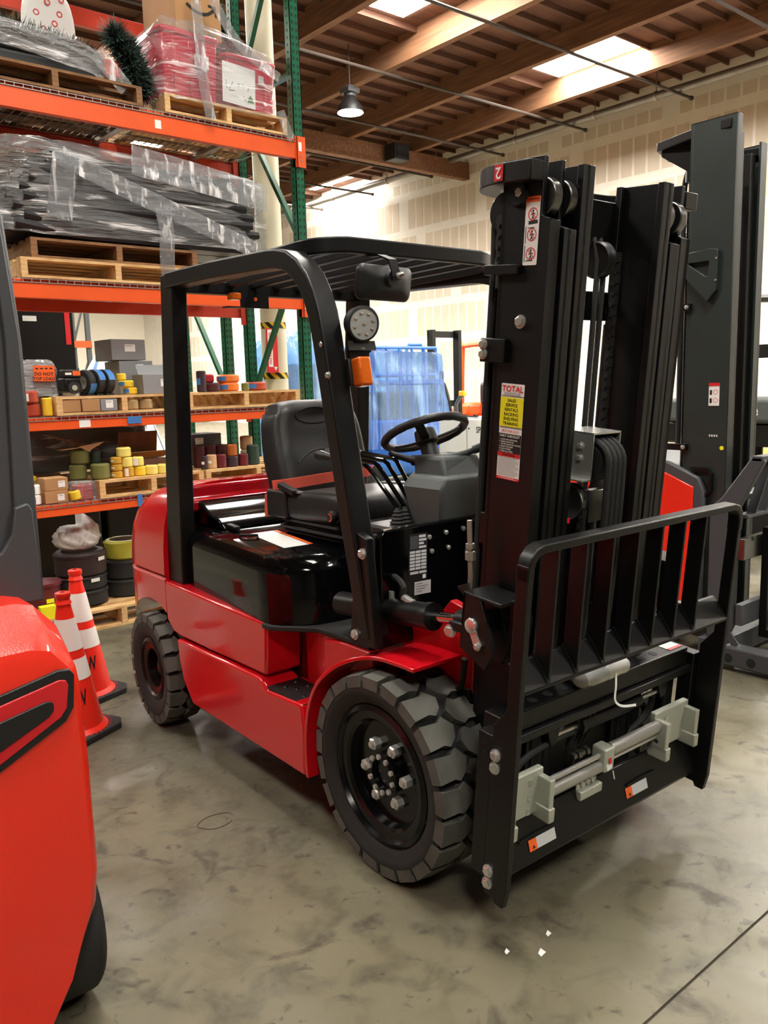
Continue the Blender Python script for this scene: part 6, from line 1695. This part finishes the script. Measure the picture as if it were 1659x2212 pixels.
MB().box(lw((-0.25, 0, 0)).x, lw((0.45, 0, 0)).x, lw((0, 2.20, 0)).y, lw((0, 3.2, 0)).y, 2.26, 2.32).build('guard_roof', 'charcoal_paint', LT, bev=0.02)
MB().box(lw((-0.36, 0, 0)).x, lw((0.56, 0, 0)).x, lw((0, 2.14, 0)).y, lw((0, 2.5, 0)).y, 1.08, 1.125).build('rear_cover', 'red_print', LT, bev=0.01)

# ------------------------------------------------------------------ stacker parked on the far side of the forklift
RT = thing('pallet_stacker', 'tall dark stacker truck with red cowl parked on the far side of the forklift', 'stacker', (4.75, 2.6, 0))
def rw(x, y, z=0.0): return Vector((x - 4.75, y - 2.6, z))
def rbox(x0, x1, y0, y1, z0, z1): return MB().box(x0 - 4.75, x1 - 4.75, y0 - 2.6, y1 - 2.6, z0, z1)
for (xa, s, yo) in ((4.38, 1, 0.0), (5.10, -1, 0.19)):
    r = rbox(xa, xa + 0.014, 2.275 + yo, 2.535 + yo, 0.12, 2.97)
    lo, hi = sorted((xa, xa + s * 0.06))
    r.box(lo - 4.75, hi - 4.75, 2.275 + yo - 2.6, 2.29 + yo - 2.6, 0.12, 2.97)
    r.box(lo - 4.75, hi - 4.75, 2.52 + yo - 2.6, 2.535 + yo - 2.6, 0.12, 2.97)
    r.build('mast_rail', 'green_black_paint', RT, bev=0.002)
    lo, hi = sorted((xa + s * 0.075, xa + s * 0.13))
    rbox(lo, hi, 2.30 + yo, 2.50 + yo, 0.15, 2.90).build('inner_rail', 'black_satin', RT, bev=0.003)
# top tie: flat V-shaped frame leaning back over the cylinders
MB().sweep([rw(4.40, 2.30, 2.925), rw(4.44, 2.55, 2.93), rw(4.50, 2.78, 2.925), rw(4.75, 2.86, 2.925), rw(5.0, 2.84, 2.925), rw(5.06, 2.70, 2.93), rw(5.10, 2.49, 2.925)], [(-0.03, -0.024), (0.03, -0.024), (0.03, 0.024), (-0.03, 0.024)]).build('top_tie', 'black_satin', RT, bev=0.004)
MB().pxz([], 0, 0) if False else None
MB().prism([(2.53, 2.70), (2.56, 2.95), (2.78, 2.92), (2.78, 2.87)], lambda a, b, t: (t, a - 2.6, b), 4.49 - 4.75, 4.52 - 4.75).build('tie_gusset', 'black_satin', RT)
for x in (4.52, 4.98):
    MB().cyl(rw(x, 2.60, 0.15), rw(x, 2.60, 2.55), 0.028, n=16).cyl(rw(x, 2.60, 2.5), rw(x, 2.60, 2.75), 0.02, n=16).build('lift_cylinder', 'black_gloss', RT)
    MB().cyl(rw(x, 2.60, 2.70), rw(x, 2.60, 2.76), 0.04, n=12).build('cylinder_head', 'black_satin', RT)
    ch = MB()
    for k in range(60):
        z = 0.5 + k * 0.038
        ch.box(x - 0.09 - 4.75, x - 0.075 - 4.75, 2.548 - 2.6, 2.566 - 2.6, z, z + 0.028)
    ch.build('lift_chain', 'black_satin', RT)['kind'] = 'stuff'
    MB().tube(smooth_path([rw(x + 0.02, 2.66, 1.2), rw(x + 0.02, 2.66, 2.4), rw(x + 0.02, 2.66, 2.68), rw(x + 0.01, 2.62, 2.78), rw(x, 2.57, 2.76)], 6), 0.016, 8).build('hose', 'rubber', RT)
hk = MB().prism([(2.345, 2.29), (2.35, 2.08), (2.40, 2.02), (2.47, 2.09), (2.53, 2.16), (2.53, 2.24), (2.42, 2.16), (2.40, 2.155), (2.395, 2.235), (2.53, 2.235), (2.53, 2.29), (2.39, 2.30)], lambda a, b, t: (t, a - 2.6, b), 4.352 - 4.75, 4.379 - 4.75).build('mast_hook_plate', 'green_black_paint', RT, bev=0.003)
for z in (2.245, 2.13): MB().lathe([(0, 0.004), (0.006, 0.004), (0.006, 0)], rw(4.352, 2.352, z), (-1, 0, 0), 10).build('rivet', 'bright_zinc', hk)
for z in (2.0, 1.22):
    br_ = rbox(4.355, 4.379, 2.50, 2.72, z - 0.018, z + 0.018).build('mast_stay', 'black_satin', RT)
    place(BOLT, 'bolt', 'bright_zinc', br_, rw(4.355, 2.52, z), (-1, 0, 0), 0, 0.8)
rlb = patch('load_label', 'white_print', RT, rw(4.379, 2.385, 1.455), (0, -1, 0), (0, 0, 1), 0.062, 0.125)
patch('label_header', 'red_print', RT, rw(4.3775, 2.385, 1.563), (0, -1, 0), (0, 0, 1), 0.062, 0.017)
for zz in (1.47, 1.515):
    MB().lathe([(0.011, 0), (0.013, 0), (0.013, 0.0006), (0.011, 0.0006)], rw(4.3778, 2.345, zz + 0.015), (-1, 0, 0), 18, closeprof=True).build('prohibition_ring', 'red_print', RT)
    patch('pictogram', 'black_print', RT, rw(4.3775, 2.378, zz), (0, -1, 0), (0, 0, 1), 0.012, 0.026)
MB().lathe([(0, 0.001), (0.012, 0.001), (0.012, 0)], rw(4.379, 2.30, 1.222), (-1, 0, 0), 16).build('yellow_dot', 'yellow_print', RT)
for k in range(4): patch('paint_number', 'white_print', RT, rw(4.379, 2.375 - 0.014 * k, 1.283), (0, -1, 0.1), (0, 0.2, 1), 0.007, 0.012)
# power unit cowl
MB().prism([(2.56, 0.14), (2.56, 1.06), (2.70, 1.135), (3.50, 1.20), (3.50, 0.14)], lambda a, b, t: (t, a - 2.6, b), 4.38 - 4.75, 5.10 - 4.75).build('power_unit', 'charcoal_paint', RT, bev=0.03, seg=3)
MB().prism([(2.375, 0.16), (2.375, 0.98), (2.41, 1.055), (2.60, 1.135), (3.50, 1.22), (3.50, 0.16)], lambda a, b, t: (t, a - 2.6, b), 4.335 - 4.75, 4.375 - 4.75).build('cowl_frame', 'charcoal_paint', RT, bev=0.012, seg=3)
MB().prism([(2.435, 0.325), (2.435, 1.00), (2.62, 1.075), (3.42, 1.14), (3.42, 0.385)], lambda a, b, t: (t, a - 2.6, b), 4.325 - 4.75, 4.35 - 4.75).build('side_cowl', 'orange_red_paint', RT, bev=0.004)
MB().prism([(2.435, 0.308), (2.435, 0.323), (3.42, 0.383), (3.42, 0.368)], lambda a, b, t: (t, a - 2.6, b), 4.327 - 4.75, 4.35 - 4.75).build('cowl_stripe', 'white_print', RT)
rbox(4.40, 5.10, 2.545, 3.55, 0.10, 0.285).build('chassis', 'black_satin', RT, bev=0.01)
MB().lathe([(0, 0.015), (0.06, 0.015), (0.07, 0.0)], rw(4.325, 2.80, 0.52), (-1, 0, 0), 24).build('round_cover', 'black_plastic', RT)
rg = MB().prism([(2.34, 0.98), (2.34, 1.08), (2.37, 1.11), (2.47, 1.11), (2.47, 1.095), (2.375, 1.095), (2.355, 1.075), (2.355, 0.985), (2.40, 0.94), (2.47, 0.94), (2.47, 0.925), (2.39, 0.925)], lambda a, b, t: (t, a - 2.6, b), 4.35 - 4.75, 4.379 - 4.75).build('cable_guide', 'black_satin', RT)
# straddle legs
for x in (4.26, 5.12):
    lg = rbox(x, x + 0.11, 0.6, 2.28, 0.03, 0.135).build('straddle_leg', 'charcoal_paint', RT, bev=0.008)
    for y in (2.16, 2.03, 1.9):
        MB().lathe([(0, 0.001), (0.026, 0.001), (0.026, 0)], rw(x, y, 0.075), (-1, 0, 0), 18).build('leg_hole', 'slot_dark', lg)
    MB().bar(rw(x + 0.05, 2.30, 0.33), rw(x + 0.05, 2.14, 0.135), 0.04, 0.012, (1, 0, 0)).build('leg_gusset', 'charcoal_paint', lg)
    MB().cyl(rw(x + 0.02, 0.72, 0.045), rw(x + 0.09, 0.72, 0.045), 0.045, n=20).build('load_wheel', 'rubber', lg)
rbox(4.26, 5.23, 2.20, 2.34, 0.04, 0.16).build('base_cross_member', 'charcoal_paint', RT, bev=0.006)
for x in (4.50, 4.95):
    MB().cyl(rw(x, 3.30, 0.09), rw(x + 0.09, 3.30, 0.09), 0.09, n=24).build('drive_wheel', 'rubber', RT)
# carriage and load backrest
for (x, s) in ((4.30, -1), (5.20, 1)):
    pz = MB().prism([(2.315, 0.16), (2.20, 0.16), (2.165, 0.24), (2.155, 0.90), (2.025, 1.165), (2.035, 1.19), (2.09, 1.19), (2.25, 0.96), (2.315, 0.90)], lambda a, b, t: (t, a - 2.6, b), x - 4.75, x + 0.045 - 4.75).build('backrest_post', 'charcoal_paint', RT, bev=0.008)
    for z in (0.46, 0.30): place(BOLT, 'bolt', 'bright_zinc', pz, rw(x if s < 0 else x + 0.045, 2.195, z), (s, 0, 0), 0.2, 1.2)
MB().bar(rw(4.30, 2.06, 1.18), rw(5.24, 2.06, 1.18), 0.06, 0.03).build('backrest_top_rail', 'charcoal_paint', RT, bev=0.004)
MB().bar(rw(4.34, 2.15, 0.86), rw(5.20, 2.15, 0.86), 0.07, 0.02).build('backrest_bottom_rail', 'charcoal_paint', RT, bev=0.004)
for k in range(7):
    x = 4.43 + 0.12 * k
    MB().bar(rw(x, 2.145, 0.86), rw(x, 2.06, 1.17), 0.012, 0.05, (0, 1, 0)).build('backrest_bar', 'charcoal_paint', RT)
fb_ = rbox(4.32, 5.22, 2.12, 2.16, 0.62, 0.74).build('fork_bar', 'brushed_steel', RT, bev=0.004)
for k in range(14): rbox(4.40 + 0.06 * k, 4.42 + 0.06 * k, 2.118, 2.122, 0.72, 0.742).build('bar_notch', 'slot_dark', fb_)
rbox(4.32, 5.22, 2.12, 2.16, 0.25, 0.37).build('fork_bar', 'charcoal_paint', RT, bev=0.004)
for x in (4.52, 4.95):
    fo = MB().prism([(2.12, 0.78), (2.08, 0.78), (2.075, 0.20), (1.20, 0.145), (1.20, 0.135), (2.12, 0.15)], lambda a, b, t: (t, a - 2.6, b), x - 4.75, x + 0.10 - 4.75).build('fork', 'black_satin', RT, bev=0.004)
rbox(4.42, 5.0, 2.20, 2.32, 0.93, 0.96).build('mast_head_plate', 'charcoal_paint', RT, bev=0.004)
patch('plate_sticker', 'white_print', RT, rw(4.50, 2.21, 0.961), (1, 0, 0), (0, 1, 0), 0.07, 0.03)

# ------------------------------------------------------------------ machines in the background
mat('machine_blue', (62, 116, 186), 0.45)
# blue-wrapped lift with guard rails
bl = thing('wrapped_lift', 'blue platform lift with guard rails draped in pale blue plastic sheet', 'lift', (9.0, 10.35, 0))
MB().box(-0.85, 0.75, -0.35, 0.6, 0.15, 1.05).build('chassis', 'machine_blue', bl, bev=0.03)
MB().box(-0.6, 0.3, -0.2, 0.5, 1.05, 1.5).build('platform', 'charcoal_paint', bl, bev=0.02)
for (x, y) in ((-0.75, -0.3), (0.75, -0.3), (-0.75, 0.55), (0.75, 0.55)):
    MB().lathe([(0.0, -0.06), (0.18, -0.06), (0.18, 0.06), (0, 0.06)], (x, y, 0.18), (0, 1, 0), 24).build('wheel', 'rubber', bl)
for (y, n_) in ((-0.32, 6), (0.55, 5)):
    for z in (2.18, 1.75):
        MB().cyl((-0.72, y, z), (0.62, y, z), 0.025, n=10).build('guard_rail', 'machine_blue', bl)
    for k in range(n_):
        x = -0.72 + 1.34 * k / (n_ - 1)
        MB().cyl((x, y, 1.0), (x, y, 2.18), 0.022, n=10).build('guard_post', 'machine_blue', bl)
MB().tube([(0.62, 0.4, 1.05), (0.62, 0.4, 2.2), (0.66, 0.4, 2.27), (0.9, 0.35, 2.27), (0.95, 0.35, 2.2), (0.95, 0.35, 1.05)], 0.028, 10).build('entry_hoop', 'machine_blue', bl)
gw = wrinkled(lambda u, v: (0, 0, 0), 60, 24, 0.012, 55)
def drape(u, v):
    a = 2 * PI * u; c, s = math.cos(a), math.sin(a); ex = 0.22
    k = 1.0 + 0.20 * max(0, 0.70 - v) ** 1.2 + (0.05 * math.sin(13 * a) + 0.03 * math.sin(29 * a + 1)) * max(0.0, 0.85 - v)
    if v > 0.90: k *= math.cos((v - 0.90) / 0.10 * PI / 2) ** 0.12 if v < 0.999 else 0.02
    z = 0.62 + 1.62 * min(1.0, v / 0.92) - 0.16 * (1 + math.sin(a * 1.0 + 2.2)) * 0.5 * (v > 0.6) * (1 if v < 0.95 else 1)
    d = gw(u, v)[1] * 0.7
    return (-0.05 + (0.80 * math.copysign(abs(c) ** ex, c)) * k + d * c, 0.12 + 0.55 * math.copysign(abs(s) ** ex, s) * k + d * s, z)
MB().grid(drape, 96, 30).build('plastic_sheet', 'blue_film', bl, ang=80)
b2 = thing('wrapped_crate', 'grey crate under a pale blue plastic sheet beside the steel column', 'crate', (7.25, 10.6, 0))
MB().box(-0.35, 0.55, -0.4, 0.4, 0.95, 1.95).build('crate', 'grey_card', b2, bev=0.02)
MB().box(-0.4, 0.6, -0.45, 0.45, 0.0, 0.95).build('blue_base', 'machine_blue', b2, bev=0.02)
shell('plastic_sheet', 'blue_film', b2, -0.55, 0.62, -0.5, 0.5, 0.5, 2.42, 0.012, 61, sag=lambda x, v: -0.35 * max(0, x - 0.45) * (v > 0.55), nu=56, nv=20)
# cream cabinet
cab = thing('battery_cabinet', 'cream metal cabinet lettered SP3 with tools lying on top', 'cabinet', (9.45, 8.65, 0))
MB().box(-0.4, 0.6, -0.55, 0.75, 0.03, 1.06).build('body', 'cabinet_cream', cab, bev=0.01)
MB().box(-0.403, -0.40, 0.14, 0.146, 0.1, 1.03).build('panel_gap', 'slot_dark', cab)
lettering('SP3', 0.13, 'black_print', cab, (-0.4015, -0.12, 0.90), (0, -1, 0), (0, 0, 1), True, sx=0.75)
for z in (0.92, 0.40): MB().lathe([(0, 0.004), (0.014, 0.004), (0.014, 0)], (-0.40, 0.10, z), (-1, 0, 0), 12).build('lock', 'black_print', cab)
MB().box(-0.38, 0.58, -0.5, 0.7, 0.0, 0.03).build('plinth', 'black_satin', cab)
ch_ = thing('wooden_chair', 'upturned brown leather seat on top of the cream cabinet', 'chair', (9.42, 8.45, 1.061))
MB().loft([[(0.0, -0.22, 0.0), (0.28, -0.22, 0.0), (0.28, 0.22, 0.0), (0.0, 0.22, 0.0)], [(0.02, -0.30, 0.13), (0.30, -0.30, 0.13), (0.30, 0.36, 0.20), (0.02, 0.36, 0.20)], [(0.02, -0.30, 0.20), (0.30, -0.30, 0.20), (0.30, 0.42, 0.28), (0.02, 0.42, 0.28)]]).build('leather_seat', col('leather_brown', (120, 66, 34), 0.4), ch_, bev=0.02, seg=3)
for (y, z) in ((0.30, 0.29), (-0.1, 0.235)):
    MB().tube(smooth_path([(0.1, y - 0.1, z), (0.1, y - 0.04, z + 0.05), (0.1, y + 0.05, z + 0.05), (0.1, y + 0.1, z)], 5), 0.022, 8).build('padded_grip', 'red_print', ch_)
tt = thing('tool_pile', 'dark hand tools and fittings heaped on the cream cabinet', 'tools', (9.20, 9.0, 1.061))
r_ = random.Random(17)
for k in range(9):
    p = Vector((r_.uniform(-0.1, 0.1), r_.uniform(-0.25, 0.28), 0.012 + 0.02 * (k % 3)))
    dv = Vector((r_.uniform(-0.1, 0.1), r_.uniform(-0.14, 0.14), 0))
    MB().cyl(p - dv, p + dv, 0.011, n=8).build('tool', 'black_satin' if k % 3 else 'zinc', tt)
MB().tube([(0, 0.15, 0.02), (0, 0.16, 0.22), (0.02, 0.10, 0.32), (0.02, 0.02, 0.36)], 0.03, 8).build('tool_handle', 'grey_plastic', tt)
MB().box(-0.03, 0.05, -0.02, 0.08, 0.34, 0.42).build('tool_head', 'yellow_paint', tt, bev=0.01)
# black mast truck and orange truck near the wall
def far_truck(label, x, y, rz, bodym, mast=2.6, guard=2.1, w=1.1, name='forklift'):
    t = thing(name, label, 'forklift', (x, y, 0), rz)
    MB().box(-1.2, 0.6, -w / 2, w / 2, 0.25, 0.85).build('body', bodym, t, bev=0.05, seg=3)
    MB().box(-1.3, -0.7, -w / 2, w / 2, 0.85, 1.15).build('counterweight', bodym, t, bev=0.08, seg=3)
    for s in (-1, 1):
        MB().tube(smooth_path([(-1.0, s * w * 0.44, 1.0), (-0.95, s * w * 0.44, guard - 0.1), (-0.85, s * w * 0.44, guard), (0.1, s * w * 0.44, guard), (0.3, s * w * 0.44, guard - 0.12), (0.5, s * w * 0.44, 0.85)], 4), 0.045, 8).build('guard_frame', bodym if bodym == 'rack_orange' else 'black_satin', t)
        MB().box(0.7, 0.86, s * 0.34 - 0.04, s * 0.34 + 0.04, 0.08, mast).build('mast_rail', 'black_satin', t)
        for (xx, r2) in ((0.35, 0.32), (-0.95, 0.26)):
            MB().lathe([(0, -0.1), (r2 * 0.55, -0.1), (r2, -0.09), (r2, 0.09), (r2 * 0.55, 0.1), (0, 0.1)], (xx, s * (w / 2 - 0.05), r2), (0, 1, 0), 28).build('wheel', 'rubber', t)
    for k in range(4): MB().bar((-0.85, -w * 0.44 + w * 0.29 * k, guard), (0.15, -w * 0.44 + w * 0.29 * k, guard), 0.05, 0.03).build('roof_bar', 'black_satin', t)
    for z in (0.4, 1.2, mast - 0.08): MB().box(0.7, 0.76, -0.38, 0.38, z - 0.06, z + 0.06).build('mast_crossbar', 'black_satin', t)
    MB().cyl((0.68, 0.0, 0.2), (0.68, 0.0, mast * 0.7), 0.04, n=12).build('lift_cylinder', 'black_satin', t)
    MB().sq((-0.45, 0, 1.1), (0.45, 0.46, 0.14), 0.35).sq((-0.68, 0, 1.35), (0.12, 0.46, 0.5), 0.35).build('seat', 'black_vinyl', t)
    MB().box(0.9, 0.94, -0.45, 0.45, 0.15, 0.55).build('carriage', 'black_satin', t)
    return t
o1 = far_truck('black reach mast truck standing beside the wrapped blue lift', 11.6, 12.6, R(-92), 'black_satin', 2.62, 1.6, 1.0)
o2 = far_truck('orange framed forklift parked near the plasterboard wall', 13.6, 11.9, R(-95), 'rack_orange', 1.2, 2.38, 1.15)
o3 = far_truck('yellow forklift with grey hood parked behind the stacker', 8.3, 3.55, R(172), 'yellow_paint', 1.9, 2.36, 1.15)
hp_ = MB().box(0.86, 1.30, -0.60, 0.60, 1.20, 1.42).build('grey_hood', 'grey_plastic', o3, bev=0.04, seg=3)
lettering('Yale', 0.13, 'white_print', o3, (1.302, 0.17, 1.31), (0, 1, 0), (0, 0, 1), True, align='LEFT')
MB().box(0.9, 1.25, -0.62, 0.62, 1.0, 1.2).build('black_band', 'black_satin', o3, bev=0.02)
MB().box(1.0, 1.05, -0.5, -0.44, 1.42, 2.1).build('guard_strut', 'yellow_paint', o3)
# things seen through the rack: far rack, charger tower, tarps
fr = thing('far_rack', 'distant grey rack with an orange beam seen through the loaded rack', 'rack', (5.1, 14.0, 0))
for x in (0.0, 0.25, -2.3):
    MB().box(x, x + 0.07, 0, 0.07, 0, 4.2).build('upright', 'grey_plastic', fr)
MB().bar((0.03, 0.03, 2.4), (0.28, 0.03, 3.2), 0.03, 0.03).build('frame_brace', 'grey_plastic', fr)
MB().bar((0.03, 0.03, 1.5), (0.28, 0.03, 2.2), 0.03, 0.03).build('frame_brace', 'grey_plastic', fr)
for z in (2.36, 3.3): MB().box(-2.3, 0.32, -0.03, 0.02, z, z + 0.11).build('beam', 'rack_orange', fr)
for k in range(4): MB().box(-1.2 + 0.3 * k, -0.93 + 0.3 * k, -0.3, 0.1, 1.75, 1.98 + 0.04 * (k % 2)).build('stored_box', 'charcoal_paint', fr)
MB().box(-2.3, 0.3, -0.35, 0.5, 1.70, 1.75).build('shelf_board', 'pallet_wood_dark', fr)
bt = far_truck('tall black mast seen through the rack behind the orange warning sign', 2.72, 9.35, R(-90), 'black_satin', 2.9, 1.9, 0.9)
MB().box(0.865, 0.90, -0.38, 0.38, 1.2, 2.9).build('mast_shield', 'black_satin', bt)
patch('mast_label', 'white_print', bt, (0.902, -0.1, 2.32), (0, 1, 0), (0, 0, 1), 0.13, 0.05)
patch('warning_strip', 'red_print', bt, (0.902, 0.30, 2.10), (0, 1, 0), (0, 0, 1), 0.05, 0.32)
tpb = thing('tarp_heap', 'white and blue striped tarpaulin heap seen through the rack', 'tarpaulin', (4.55, 11.2, 0))
def heap(u, v):
    a = 2 * PI * u; k = (1 - v) ** 0.75
    return (0.95 * k * math.cos(a) * (1 + 0.12 * math.sin(5 * a)), 0.7 * k * math.sin(a) * (1 + 0.12 * math.sin(7 * a)), 2.30 * v ** 0.9)
MB().grid(heap, 40, 14).build('tarp_sheet', 'cone_white', tpb, ang=80)
for a0 in (200, 262, 320):
    vs = []
    for j in range(10):
        v = 0.1 + 0.86 * j / 9
        for da in (-9, 9):
            p = Vector(heap((a0 + da) / 360.0, v)); vs.append((p.x * 1.012, p.y * 1.012, p.z + 0.006))
    MB().add(vs, [(2 * j, 2 * j + 2, 2 * j + 3, 2 * j + 1) for j in range(9)]).build('blue_stripe', 'tarp_blue', tpb)
# dark goods at the back of the lower bays, which close off the view under the rack
for (x, w_, h_, lab_) in ((1.45, 1.15, 0.72, 'black wrapped crate standing on the floor behind the tyre stacks'), (2.65, 1.1, 0.70, 'dark wrapped crate standing on the floor behind the red forklift'), (1.45, 1.2, 0.42, None)):
    if lab_:
        c_ = thing('dark_crate', lab_, 'crate', (x + w_ / 2, 7.15, 0))
        MB().box(-w_ / 2, w_ / 2, -0.35, 0.35, 0.12, h_).build('crate_body', 'strip_black', c_, bev=0.02)
        for k in range(3): MB().box(-w_ / 2, w_ / 2, -0.3 + 0.26 * k, -0.2 + 0.26 * k, 0, 0.12).build('skid', 'pallet_wood_dark', c_)
# litter on the floor
for (x, y, s_) in ((1.70, 1.38, 0.012), (1.78, 1.42, 0.009), (1.63, 1.45, 0.008)):
    o = MB().add([(-s_, -s_ * 0.6, 0), (s_, -s_ * 0.4, 0.001), (s_ * 0.7, s_, 0.006), (-s_ * 0.8, s_ * 0.5, 0.002)], [(0, 1, 2, 3)]).build('paper_scrap', 'white_print', solid=0.001)
    tag(put(o, (x, y, 0.0012)), 'tiny white paper scrap lying on the open floor', 'paper scrap', 'paper scraps on the floor')
pts = [(0.07 * math.cos(a) * (1 + 0.1 * math.sin(3 * a)), 0.05 * math.sin(a), 0.002) for a in [0.35 * k for k in range(17)]]
tag(put(MB().tube(pts, 0.0012, 5).build('thin_wire', 'pipe_dark'), (1.37, 2.68, 0)), 'thin loop of brown wire lying on the floor beside the forklift', 'wire')
